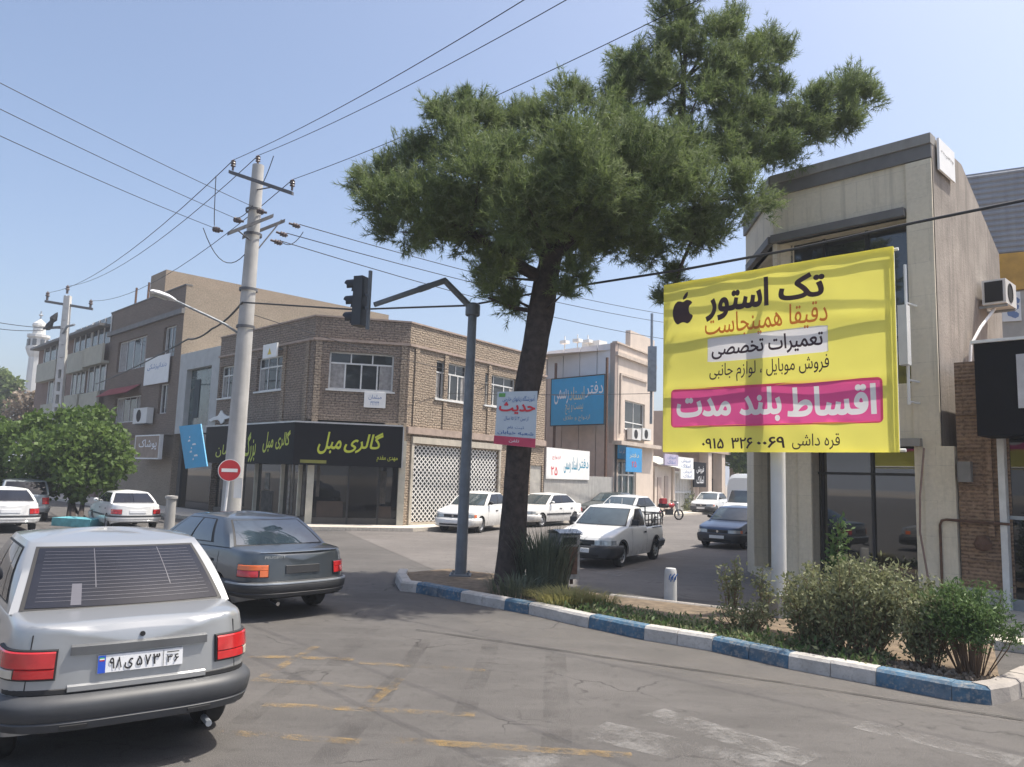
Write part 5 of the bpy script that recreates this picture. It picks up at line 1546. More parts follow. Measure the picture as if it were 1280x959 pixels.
# ================================================================== bin, bollard
bb = G(704, 737); bb.z = .1
bi = thing('litter_bin', 'battered grey metal bin with a rusty brown front beside the spiky plant', 'bin', bb)
b = MB(); b.box(bb + Vector((0, 0, .52)), (.44, .4, .82), 0, .5); b.build('box', [pm('scuffed bin metal', (.36, .35, .33), .6, .1, var=.35, scale=6, streak=.4)], bi)
b = MB(); rows = [[bb + Vector((x * math.cos(.5) - y * math.sin(.5), x * math.sin(.5) + y * math.cos(.5), .935 + .07 * math.cos(y / .24 * 1.4))) for x in (-.26, .26)] for y in (-.24, -.15, 0, .15, .24)]
b.grid(rows); b.grid([[v - Vector((0, 0, .03)) for v in r_] for r_ in rows], flip=True); b.build('lid', M['steel'], bi)
b = MB()
R5 = Matrix.Rotation(.5, 3, 'Z')
b.obox(bb + R5 @ Vector((-.18, -.215, .2)), R5 @ Vector((.34, 0, 0)), R5 @ Vector((0, .012, 0)), Vector((0, 0, .5))); b.build('front_panel', M['rust'], bi)
b = MB(); b.obox(bb + R5 @ Vector((-.16, -.21, .74)), R5 @ Vector((.3, 0, 0)), R5 @ Vector((0, .006, 0)), Vector((0, 0, .13))); b.build('opening', M['dark'], bi)
b = MB(); b.box(bb + Vector((-.15, 0, .06)), (.06, .06, .12)); b.box(bb + Vector((.15, .05, .06)), (.06, .06, .12)); b.split('leg', M['rust'], bi)
bo = G(838, 756)
b = MB(); b.lathe([(.11, 0), (.105, .45), (.10, .56), (.085, .6), (0, .61)], bo, (0, 0, 1), 16)
o = tag(b.build('bollard', pm('whitewashed concrete', (.5, .5, .49), .8, var=.12, scale=8)), 'short round white concrete bollard behind the planting strip', 'bollard')
b = MB()
for k in range(5):
    a = -2.0 + .25 * k; c = bo + Vector((math.cos(a) * .113, math.sin(a) * .113, .42 - .03 * (k % 2)))
    b.tube([c, c + Vector((.01, .0, .06)), c + Vector((.04, .01, .1))], .008, 5)
b.build('scrawl', M['letblue'], o)
# small round concrete post by the dark shopfront, left
pq = G(211, 664)
b = MB(); b.lathe([(.16, 0), (.15, 1.0), (.19, 1.02), (.19, 1.1), (.0, 1.12)], pq, (0, 0, 1), 12)
tag(b.build('bollard', M['concrete']), 'grey concrete post with a cap before the dark shopfront, left of the concrete pole', 'bollard')
# far pavement bits: steel fence tubes beside the billboard post
qf = P(988, 700, 19.5)
pf = thing('steel_railing', 'stack of upright grey steel tubes beside the corner shop, right of the white post', 'railing', (qf.x, qf.y, .1))
for x in (985, 988.5, 991.5, 995):
    b = MB(); p_ = P(x, 650, 19.5); zt_ = P(x, 597, 19.5).z
    b.tube([(p_.x, p_.y, .1), (p_.x, p_.y, zt_)], .03, 8); b.build('tube', M['steel'], pf)
# ================================================================== vegetation
import numpy as np
nr = np.random.default_rng(11)
def blob_mesh(name, V, Fv, mats, mi=None, parent=None, loc=None, per=4):
    me = bpy.data.meshes.new(name)
    for m in mats:
        me.materials.append(m)
    org = np.array(loc if loc is not None else (wloc(parent) if parent else (0, 0, 0)), dtype=np.float64)
    V = V - org
    me.vertices.add(len(V)); me.vertices.foreach_set('co', V.astype(np.float32).ravel())
    me.loops.add(Fv.size); me.loops.foreach_set('vertex_index', Fv.ravel().astype(np.int32))
    nf = Fv.shape[0]
    me.polygons.add(nf); me.polygons.foreach_set('loop_start', np.arange(nf, dtype=np.int32) * Fv.shape[1])
    if mi is not None:
        me.polygons.foreach_set('material_index', mi.astype(np.int32))
    me.update(); me.validate()
    o = bpy.data.objects.new(name, me); C.objects.link(o)
    if parent is not None:
        o.parent = parent
    else:
        o.location = tuple(org)
    return o
def unit(a): return a / np.maximum(1e-9, np.linalg.norm(a, axis=-1, keepdims=True))
def leaves(centres, size, aspect=2.2, up=0.3, jitter=.5):
    """one four sided leaf at every centre, random attitude; returns vertices and faces"""
    n = len(centres)
    d = unit(nr.normal(size=(n, 3)) + np.array([0, 0, up])); e = unit(np.cross(d, nr.normal(size=(n, 3))))
    s = (size * nr.uniform(1 - jitter, 1 + jitter, n))[:, None]
    w = s / aspect / 1.0
    V = np.stack([centres, centres + d * s * .5 + e * w * .5, centres + d * s, centres + d * s * .5 - e * w * .5], 1).reshape(-1, 3)
    return V, np.arange(4 * n).reshape(n, 4)
M['bark'] = pm('pine bark', (.055, .042, .036), .95, var=.45, scale=8, bmp=1.0, bscale=18)
M['needle'] = leafmat('pine needles', (.07, .115, .045), (.185, .235, .085), .4, .9)
M['needle2'] = leafmat('dusty pine needles', (.10, .145, .075), (.20, .24, .115), .4, 1.1)
M['leaf'] = leafmat('mulberry leaves', (.055, .105, .022), (.12, .18, .045), .4, .9)
M['bush'] = leafmat('small dusty bush leaves', (.105, .125, .055), (.235, .245, .13), .3, 2.5)
M['bush2'] = leafmat('fresh green bush leaves', (.05, .105, .03), (.115, .175, .06), .35, 2.5)
M['grass'] = leafmat('dry grass', (.17, .18, .055), (.34, .31, .12), .3, 4)
M['spike'] = leafmat('grey green blades', (.045, .065, .04), (.10, .12, .08), .2, 4)
M['twig'] = pm('brown twigs', (.16, .10, .06), .9, var=.3)
M['dry'] = leafmat('dry brown foliage', (.16, .125, .09), (.25, .2, .15), .2, .6)

# ---- the leaning pine
PY = 14.3
TY = Vector((.05, 14.3, 0))
pine = thing('pine_tree', 'big leaning pine with a broad dark green crown on the planting strip corner', 'tree', TY)
tr_px = [(633, 742, 30), (636, 725, 24), (640, 690, 21), (643, 650, 20), (645, 600, 18.5), (648, 560, 18.5), (655, 510, 19), (662, 470, 19.5), (669, 430, 20), (676, 390, 20), (683, 350, 19), (690, 315, 17)]
tp = [P(x, y, PY + .12 * math.sin(y * .02)) for x, y, r_ in tr_px]; trr = [r_ * .80 / FPX * PY for x, y, r_ in tr_px]
b = MB(); rows = []
for i, (c, r_) in enumerate(zip(tp, trr)):
    rows.append([c + Vector((math.cos(a), math.sin(a), 0)) * r_ * (1 + .07 * math.sin(a * 5 + i * 1.7) + .05 * math.sin(a * 9 - i)) for a in [2 * math.pi * k / 28 for k in range(29)]])
b.grid(rows)
trunk = b.build('trunk', M['bark'], pine, sharp=60)
CL = [(472, 224, 32, .2), (486, 260, 36, -.5), (500, 290, 30, .4), (520, 215, 40, .6), (528, 262, 46, -.9), (552, 160, 27, .1), (545, 135, 14, .2), (575, 190, 40, -.6), (592, 140, 20, .5), (600, 165, 30, .2),
      (598, 225, 52, -1.3), (590, 280, 46, .3), (550, 300, 26, -.2), (640, 165, 28, .9), (650, 205, 48, -1.0), (660, 258, 58, -1.6), (655, 305, 36, .4), (695, 160, 40, .2), (712, 125, 24, .6), (725, 180, 50, -1.4),
      (735, 235, 58, -1.8), (720, 300, 44, -.3), (765, 130, 36, .4), (775, 180, 50, -.6), (800, 225, 60, -1.5), (815, 280, 46, -.6), (780, 308, 30, .5), (850, 200, 48, -.4), (865, 250, 54, -1.0), (880, 290, 34, -.4),
      (910, 210, 34, .0), (930, 245, 34, -.6), (692, 320, 24, .9), (745, 320, 18, 1.0), (815, 318, 16, .8), (632, 325, 22, .6), (622, 362, 24, .2), (640, 385, 15, .0), (722, 345, 13, -.7), (703, 368, 10, -.5), (842, 350, 13, .5), (832, 380, 8, .5), (622, 345, 26, -.4), (560, 275, 40, 1.2), (640, 250, 50, 1.5), (740, 210, 56, 1.6), (820, 210, 50, 1.4), (700, 270, 50, 1.8), (780, 275, 44, 1.5), (860, 292, 20, .6),
      (785, 75, 26, .8), (800, 100, 34, .4), (845, 25, 30, .9), (862, 0, 24, .9), (850, 65, 28, .6), (835, 112, 28, .2), (885, 60, 30, .7), (915, 45, 26, .9), (900, 95, 32, .4), (935, 85, 34, .8), (960, 60, 22, 1.0), (975, 75, 20, 1.0), (872, 122, 32, .0), (925, 138, 30, .4), (905, 165, 24, .2), (950, 150, 20, .6), (968, 120, 20, .8),
      (985, 160, 24, .9), (1010, 135, 26, 1.1), (1012, 168, 26, .8), (1040, 130, 30, 1.2), (1060, 110, 22, 1.4), (1075, 125, 22, 1.4), (1050, 150, 22, 1.2), (965, 185, 26, .6), (990, 195, 16, .8), (945, 195, 26, .3)]
cl3 = [(P(x, y, PY + dy), r_ / FPX * (PY + dy)) for x, y, r_, dy in CL]
# limbs from the trunk to the clumps
b = MB()
forks = [tp[-1], tp[-2], tp[-3], P(760, 240, PY), P(590, 290, PY - .2), P(850, 170, PY + .3), P(855, 100, PY + .6), P(960, 165, PY + .7)]
def limb(a, c, r0_, r1_, bow=.2):
    n = 7; m_ = (a + c) / 2 - Vector((0, 0, bow))
    pts = [(a * (1 - t) ** 2 + m_ * 2 * t * (1 - t) + c * t * t) for t in [i / n for i in range(n + 1)]]
    b.tube(pts, [r0_ + (r1_ - r0_) * i / n for i in range(n + 1)], 8)
limb(tp[-1], forks[3], .20, .13, .1); limb(tp[-2], forks[4], .14, .08, .15); limb(forks[3], forks[5], .13, .10, 0); limb(forks[5], forks[6], .10, .05, 0); limb(forks[5], forks[7], .09, .05, .15)
limb(tp[-1], P(690, 200, PY), .17, .06, 0); limb(forks[4], P(480, 262, PY), .08, .035, .1)
limb(tp[-3], P(610, 372, PY), .05, .02, .1); limb(forks[6], P(860, 10, PY + .9), .05, .02, 0); limb(forks[7], P(1065, 118, PY + 1.3), .05, .02, .1)
limb(forks[3], P(885, 250, PY - .6), .07, .03, .1); limb(forks[6], P(950, 75, PY + .9), .04, .02, 0)
allp = forks + [P(690, 200, PY), P(885, 250, PY - .6)]
for c, r_ in cl3:
    f = min(allp, key=lambda q: (q - c).length); limb(f, c, .035, .012, .05)
b.build('branches', M['bark'], pine)
NV = []; NF = []; NM = []
base = 0
for c, r_ in cl3:
    n = int(60 + 390 * (r_ / .7) ** 2)
    ks = 5 + int(r_ * 7)                                                            # smaller brushes over the clump
    sd_ = unit(nr.normal(size=(ks, 3)) + np.array([0, 0, .25])); sc_ = sd_ * r_ * nr.uniform(.4, .82, (ks, 1)); pick = nr.integers(0, ks, n)
    d0_ = unit(nr.normal(size=(n, 3))); cen = np.array(c) + sc_[pick] + d0_ * (r_ * .52 * nr.uniform(0, 1, (n, 1)) ** .5)
    d = unit(cen - np.array(c))
    ax = unit(d * .75 + np.array([0, 0, .6]) + nr.normal(size=(n, 3)) * .3)       # shoots turn outwards and up
    k = 30
    L = nr.uniform(.2, .36, (n, 1))
    cen_k = np.repeat(cen, k, 0) + np.repeat(ax * L, k, 0) * nr.uniform(0, .9, (n * k, 1))
    nd_ = unit(np.repeat(ax, k, 0) * .8 + nr.normal(size=(n * k, 3)) * .6)
    ln = nr.uniform(.09, .17, (n * k, 1))
    side = unit(np.cross(nd_, nr.normal(size=(n * k, 3)))) * .0068
    tip = cen_k + nd_ * ln
    V = np.stack([cen_k - side, cen_k + side, tip], 1).reshape(-1, 3)
    F_ = np.arange(len(V)).reshape(-1, 3) + base
    NV.append(V); NF.append(F_); NM.append(np.repeat((nr.uniform(size=n) < .3).astype(int), k)); base += len(V)
blob_mesh('crown', np.concatenate(NV), np.concatenate(NF), [M['needle'], M['needle2']], np.concatenate(NM), pine)
# advertisement fixed to the trunk
SGY = PY - .42
wt = Wall((P(600, 520, SGY).x, SGY), (P(700, 520, SGY).x, SGY - .02))
cs = [wt.px(622, 490), wt.px(672, 489), wt.px(669, 560), wt.px(618, 555)]
def sp(u, v, q=0):
    a = Vector(cs[3]).lerp(Vector(cs[2]), u); c = Vector(cs[0]).lerp(Vector(cs[1]), u); w_ = a.lerp(c, v)
    return wt.at(w_.x, w_.y, .025 + q)
b = MB()
flat(b, wt, [cs[3], cs[2], cs[1], cs[0]], 0, .02)
sgt_ = tag(b.build('notice_board', pm('pale blue board', (.48, .55, .61), .5, var=.05)), 'pale blue and white notice with red lettering nailed to the pine trunk', 'sign')
b = MB(); b.add([sp(-.02, .0), sp(1.0, .0), sp(1.0, .16), sp(-.02, .16)], [(0, 1, 2, 3)]); b.build('red_band', pm('crimson print', (.52, .05, .11), .5), sgt_)
for words, a, c, e, g, mt, bd in (('آموزشگاه زبانهای خارجی', .14, .94, .80, .92, M['letblue'], 0), ('حدیث', .06, .96, .58, .80, M['letred'], .03), ('از سن ۳ تا ۱۵ سال', .2, .8, .45, .54, M['letblue'], 0), ('ثبت نام', .3, .7, .29, .36, M['letblue'], 0), ('شعبه خیابان', .06, .94, .19, .27, M['letblue'], .01), ('تلفن', .35, .6, .05, .12, M['letwhite'], 0)):
    tb = MB(); text_on(tb, words, lambda u, v, q: sp(u, v, q), a, c, e, g, .004, bd); tb.build('lettering', mt, sgt_)
b = MB(); b.add([sp(.04, .9), sp(.2, .9), sp(.2, .97), sp(.04, .97)], [(0, 1, 2, 3)]); b.build('logo', pm('green print', (.1, .3, .08), .5), sgt_)

# ---- broad leaved street tree on the left
def leafy(name, label, base, blobs, nleaf, lsize, mat, trunk_pts, tr_r, cat='tree', group=None, aspect=1.5, bark=None, twigs=True, up=.0):
    t = thing(name, label, cat, base, group)
    b = MB()
    for pts, r_ in trunk_pts:
        n = len(pts); b.tube(pts, [r_ * (1 - .6 * i / max(1, n - 1)) for i in range(n)], 8)
    top = trunk_pts[0][0][-1]
    if twigs:
        for c, r_ in blobs:
            b.tube([top, (Vector(top) + Vector(c)) / 2 + Vector((0, 0, -.1)), c], [tr_r * .5, tr_r * .3, tr_r * .12], 6)
    b.build('trunk', bark or M['bark'], t)
    VV = []; FF = []; bs_ = 0
    tot = sum(r_ ** 2 for c, r_ in blobs)
    for c, r_ in blobs:
        n = int(nleaf * r_ ** 2 / tot)
        d = unit(nr.normal(size=(n, 3))); rr = r_ * nr.uniform(.1, 1.1, n) ** .5
        cen = np.array(c) + d * rr[:, None]
        V, F_ = leaves(cen, lsize, aspect, up)
        VV.append(V); FF.append(F_ + bs_); bs_ += len(V)
    blob_mesh('crown', np.concatenate(VV), np.concatenate(FF), [mat], None, t)
    return t
LY = 29.0
def LP(x, y, dy=0): return P(x, y, LY + dy)
tb0 = G(88, 655); 
bl = [(LP(x, y, dy), r_ / FPX * LY) for x, y, r_, dy in [(20, 545, 20, 0), (5, 585, 24, .5), (40, 528, 12, .7), (135, 610, 12, -.4), (0, 535, 14, .4), (45, 570, 30, -1), (60, 535, 24, .5), (80, 560, 32, -1.2), (100, 530, 22, 0), (115, 555, 30, -.6), (125, 522, 16, .8), (140, 570, 28, -.5), (140, 545, 18, .3), (95, 590, 26, -1.4), (60, 600, 24, -.5), (152, 585, 14, .2), (130, 595, 20, -.8), (30, 610, 20, .3), (-15, 560, 30, 1), (-20, 595, 25, .5), (85, 520, 14, .5), (95, 615, 14, -.8)]]
leafy('mulberry_tree', 'bushy bright green street tree over parked cars on the left', (tb0.x, tb0.y, 0), bl, 11500, .19, M['leaf'],
      [([Vector((tb0.x, tb0.y, 0)), LP(90, 625), LP(92, 590)], .16), ([Vector((tb0.x + .3, tb0.y, 0)), LP(104, 625), LP(125, 585)], .1), ([Vector((tb0.x + .8, tb0.y, 0)), LP(96, 640), LP(70, 590)], .08)], .14)
kt = [G(64, 657), G(112, 660)]
b = MB(); b.obox(Vector((kt[0].x, kt[0].y, 0)), Vector((kt[1].x - kt[0].x, kt[1].y - kt[0].y, 0)), Vector((.1, .8, 0)), Vector((0, 0, .26)))
tag(b.build('tree_planter', pm('turquoise kerb paint', (.10, .33, .38), .7, var=.3, scale=4)), 'low turquoise painted planter kerb under the bushy green tree', 'planter')
# far background greenery on the left
bl = [(P(x, y, 75), r_ / FPX * 75) for x, y, r_ in [(0, 474, 14), (-15, 480, 20), (14, 487, 12), (22, 480, 7), (6, 498, 16), (-10, 510, 20)]]
q = P(5, 560, 75); leafy('far_conifer', 'dark green conifer clump beyond the street at the left edge', (q.x, q.y, 0), bl, 4000, .42, M['needle'], [([Vector((q.x, q.y, 0)), P(5, 490, 75)], .3)], .25)
bl = [(P(x, y, 62), r_ / FPX * 62) for x, y, r_ in [(30, 505, 18), (55, 500, 16), (15, 525, 18), (48, 525, 20), (75, 515, 14), (65, 540, 16), (20, 545, 16)]]
q = P(40, 570, 62); leafy('dry_tree', 'dry brownish tree between the ladder pole and the green street tree', (q.x, q.y, 0), bl, 3800, .28, M['dry'], [([Vector((q.x, q.y, 0)), P(42, 530, 62)], .25)], .3)
bl = [(P(x, y, 62), r_ / FPX * 62) for x, y, r_ in [(935, 580, 16), (955, 572, 18), (920, 572, 14), (945, 560, 20), (975, 570, 20), (930, 552, 16)]]
q = P(945, 620, 62); leafy('far_street_tree', 'green tree behind the boundary wall under the billboard left of its post', (q.x, q.y, 0), bl, 4500, .36, M['leaf'], [([Vector((q.x, q.y, 0)), P(945, 590, 62)], .25)], .25)
# grass edge by the far gate
q = G(856, 640)
V, F_ = leaves(np.array([(q.x + nr.normal() * .5, q.y + nr.normal() * .5, abs(nr.normal()) * .5) for _ in range(500)]), .3, 3, .8)
o = blob_mesh('far_bush', V, F_, [M['bush']], None, None, (q.x, q.y, 0)); tag(o, 'small pale bush at the foot of the far gate post', 'bush')

# ---- planting strip
def shrub(name, label, base, stems, h, spread, nleaf, lsize, mat, cat='shrub', group=None, aspect=2.2, stemr=.008, low=.12, twigmat=None, flare=1.0):
    t = thing(name, label, cat, base, group)
    b = MB(); cen = []
    base = Vector(base)
    for s in range(stems):
        a = rnd.uniform(0, 6.283); rr = math.sqrt(rnd.random())
        foot = base + Vector((math.cos(a) * spread[0] * .35 * rr, math.sin(a) * spread[1] * .35 * rr, 0))
        tip = base + Vector((math.cos(a) * spread[0] * rr * flare, math.sin(a) * spread[1] * rr * flare, h * rnd.uniform(.62, 1.05) * (1 - .25 * rr)))
        mid = foot.lerp(tip, .5) + Vector((rnd.uniform(-.05, .05), rnd.uniform(-.05, .05), .05))
        b.tube([foot, mid, tip], [stemr, stemr * .7, stemr * .3], 5)
        m_ = max(2, nleaf // stems)
        for k in range(m_):
            f = low + (1 - low) * rnd.random() ** .8
            p_ = foot.lerp(mid, f * 2) if f < .5 else mid.lerp(tip, f * 2 - 1)
            cen.append(p_ + Vector((rnd.gauss(0, .055), rnd.gauss(0, .055), rnd.gauss(0, .035))))
    b.build('stems', twigmat or M['twig'], t)
    V, F_ = leaves(np.array([tuple(c) for c in cen]), lsize, aspect, .7)
    blob_mesh('foliage', V, F_, [mat], None, t)
    return t
def ST_(x, y): 
    q = G(x, y, .1); return (q.x, q.y, .1)
shrub('myrtle_shrub', 'largest dusty green shrub under the right half of the billboard', (4.15, 9.35, .1), 64, 1.25, (.74, .5), 9000, .055, M['bush'], group='shrubs in the planting strip')
shrub('myrtle_shrub', 'dusty green shrub just right of the white billboard post', (3.8, 9.7, .1), 38, 1.05, (.45, .45), 4600, .055, M['bush'], group='shrubs in the planting strip')
shrub('myrtle_shrub', 'dusty green shrub between the biggest shrub and the round fresh green one', (4.72, 8.85, .1), 38, 1.02, (.42, .4), 4800, .052, M['bush'], group='shrubs in the planting strip')
shrub('round_bush', 'round fresh green bush on thin stems at the kerb corner', (5.02, 8.52, .1), 60, 1.02, (.40, .40), 12000, .05, M['bush2'], low=.55, aspect=3.2, flare=1.1)
shrub('myrtle_shrub', 'low dark sparse shrub left of the white billboard post', ST_(930, 792), 26, .42, (.5, .3), 1100, .05, M['bush'], group='shrubs in the planting strip')
shrub('tall_sapling', 'tall thin sapling rising above the shrubs before the shop window', (4.3, 10.2, .1), 5, 1.75, (.12, .12), 900, .08, M['bush2'], aspect=2.5)
shrub('leafy_sprig', 'sparse upright leafy plant in the middle of the strip, right of the bollard', ST_(915, 768), 9, .95, (.2, .16), 560, .06, M['bush'], aspect=2)
shrub('leafy_sprig', 'thin sparse plant just left of the white billboard post', ST_(955, 772), 6, .8, (.14, .12), 320, .06, M['bush'], aspect=2)
# upright blades beside the trunk
def blades(name, label, base, n, h, spread, w, mat, cat, lean=.25):
    b0 = np.array(base)
    a = nr.uniform(0, 6.283, n); rr = np.sqrt(nr.uniform(0, 1, n)) * spread
    foot = b0 + np.stack([np.cos(a) * rr, np.sin(a) * rr, np.zeros(n)], 1)
    hh = h * nr.uniform(.55, 1.1, n)
    ln = np.stack([np.cos(a), np.sin(a), np.zeros(n)], 1) * (hh * lean * nr.uniform(.2, 1.6, n))[:, None] + nr.normal(size=(n, 3)) * np.array([.04, .04, 0])
    mid = foot + ln * .35 + np.array([0, 0, 1]) * (hh * .6)[:, None]; tip = foot + ln + np.array([0, 0, 1]) * (hh * (1 - .25 * lean))[:, None]
    sd = unit(np.cross(ln + np.array([.01, 0, 0]), np.array([0, 0, 1.]))) * w
    V = np.stack([foot - sd, foot + sd, mid + sd * .8, mid - sd * .8, tip], 1).reshape(-1, 3)
    q_ = np.arange(n)[:, None] * 5
    F1 = q_ + np.array([0, 1, 2, 3]); F2 = q_ + np.array([3, 2, 4, 4])
    me_v = V
    t1 = np.concatenate([q_ + np.array([0, 1, 2]), q_ + np.array([0, 2, 3]), q_ + np.array([3, 2, 4])])
    o = blob_mesh(name, me_v, t1, [mat], None, None, tuple(base))
    return tag(o, label, cat)
g1_ = G(680, 735, .1)
blades('spiky_plant', 'dark clump of upright spiky blades between the pine trunk and the bin', (g1_.x, g1_.y, .1), 520, 1.15, .44, .012, M['spike'], 'plant', .32)
g2_ = G(708, 757, .1)
blades('grass_tuft', 'bright yellow green grass tuft spilling over the kerb', (g2_.x, g2_.y, .08), 900, .34, .42, .006, M['grass'], 'grass', .9)
blades('grass_tuft', 'small dry grass patch beside the yellow green tuft and the bin', (g2_.x + .45, g2_.y + .05, .08), 350, .26, .34, .006, M['grass'], 'grass', .9)
g3_ = G(635, 742, .1)
blades('weed_clump', 'low dark weeds round the foot of the pine trunk', (g3_.x + .15, g3_.y - .1, .1), 260, .4, .5, .009, M['spike'], 'plant', .7)
# low ground cover and fallen dry leaves on the strip
pts_ = []
for _ in range(4200):
    t = rnd.random(); a = kline[3].lerp(kline[8], t); w_ = rnd.uniform(.18, .95)
    pts_.append((a.x + .62 * w_ + rnd.gauss(0, .04), a.y + .75 * w_ + rnd.gauss(0, .04), .1 + abs(rnd.gauss(0, .05))))
V, F_ = leaves(np.array(pts_), .07, 2.5, .6)
o = stuff(blob_mesh('ground_cover', V, F_, [M['bush2'], M['bush']], nr.integers(0, 2, len(F_)), None, (2.5, 10.5, .1)))
pts_ = []
for _ in range(1500):
    t = rnd.random(); a = kline[7].lerp(kline[10], t); w_ = rnd.uniform(.2, .9)
    pts_.append((a.x + .6 * w_, a.y + .7 * w_, .106 + rnd.random() * .02))
V, F_ = leaves(np.array(pts_), .05, 1.8, .2)
stuff(blob_mesh('leaf_litter', V, F_, [M['dry']], None, None, (4.5, 9, .1)))
# ================================================================== vehicles
M['tyre'] = pm('tyre rubber', (.022, .022, .023), .85, var=.25, scale=12)
M['rim'] = pm('silver wheel', (.38, .39, .40), .4, .7, var=.1)
M['hub'] = pm('dull hub cap', (.25, .25, .26), .5, .4, var=.2)
M['carglass'] = glassmat('dark car glass', (.014, .016, .024), .03, .35, .03)
M['carglass3'] = glassmat('sky toned car glass', (.03, .045, .06), .03, .9, .5)  # bluish base colour stands in for reflected sky, besides the real coat
M['carglass2'] = glassmat('clear windscreen', (.05, .07, .078), .04, .8, .22)
M['gasket'] = pm('window gasket', (.015, .015, .016), .6)
M['bumper'] = pm('grey plastic bumper', (.05, .053, .058), .5, var=.12, scale=5)
M['bumperdark'] = pm('black plastic bumper', (.03, .031, .034), .55, var=.15, scale=5)
M['redlens'] = pm('red lamp lens', (.45, .018, .02), .15, var=.2, scale=9, coat=.8)
M['amber'] = pm('orange lamp lens', (.75, .16, .04), .15, var=.15, coat=.8)
M['clearlens'] = pm('clear lamp lens', (.52, .47, .38), .15, var=.15, scale=9, coat=.8)
M['headlens'] = pm('headlamp glass', (.42, .45, .47), .12, .3, var=.25, scale=12, coat=1.0)
M['chrome'] = pm('chrome trim', (.6, .6, .6), .15, 1.0, var=.05)
M['plate'] = pm('number plate white', (.68, .69, .70), .4, var=.05)
M['plateblue'] = pm('number plate blue', (.02, .07, .42), .4)
def paint(name, col, metal=.0, rough=.35, coat=.9):
    m, t, b = newmat(name)
    v = coords(t)
    n = noise(t, v, 3, 4); z = t.nodes.new('ShaderNodeSeparateXYZ'); t.links.new(v, z.inputs[0])
    a = mix(t, ramp(t, n, .3, .75), tuple(c * .95 for c in col), col)
    du = t.nodes.new('ShaderNodeMath'); du.operation = 'MULTIPLY'                 # road dust on the lower body
    t.links.new(ramp(t, z.outputs['Z'], .62, .18), du.inputs[0]); t.links.new(ramp(t, noise(t, v, 7, 4), .25, .9), du.inputs[1])
    a = mix(t, du.outputs[0], a, (.27, .24, .2))
    t.links.new(a, b.inputs['Base Color']); b.inputs['Metallic'].default_value = metal
    b.inputs['Roughness'].default_value = rough; b.inputs['Coat Weight'].default_value = coat; b.inputs['Coat Roughness'].default_value = .06
    return m
M['silver'] = paint('silver car paint', (.37, .38, .385), .5, .34)
M['darkgrey'] = paint('dark grey blue car paint', (.085, .10, .115), .55, .3)
M['carwhite'] = paint('white car paint', (.78, .78, .76), 0, .35)
M['carwhite2'] = paint('cool white car paint', (.70, .72, .72), 0, .35)
M['carblue'] = paint('dark blue car paint', (.03, .06, .125), .35, .33)
M['silvergrey'] = paint('silver grey car paint', (.30, .33, .35), .3, .4)
M['darkgreen'] = paint('dark grey green car paint', (.05, .065, .065), .3, .35)

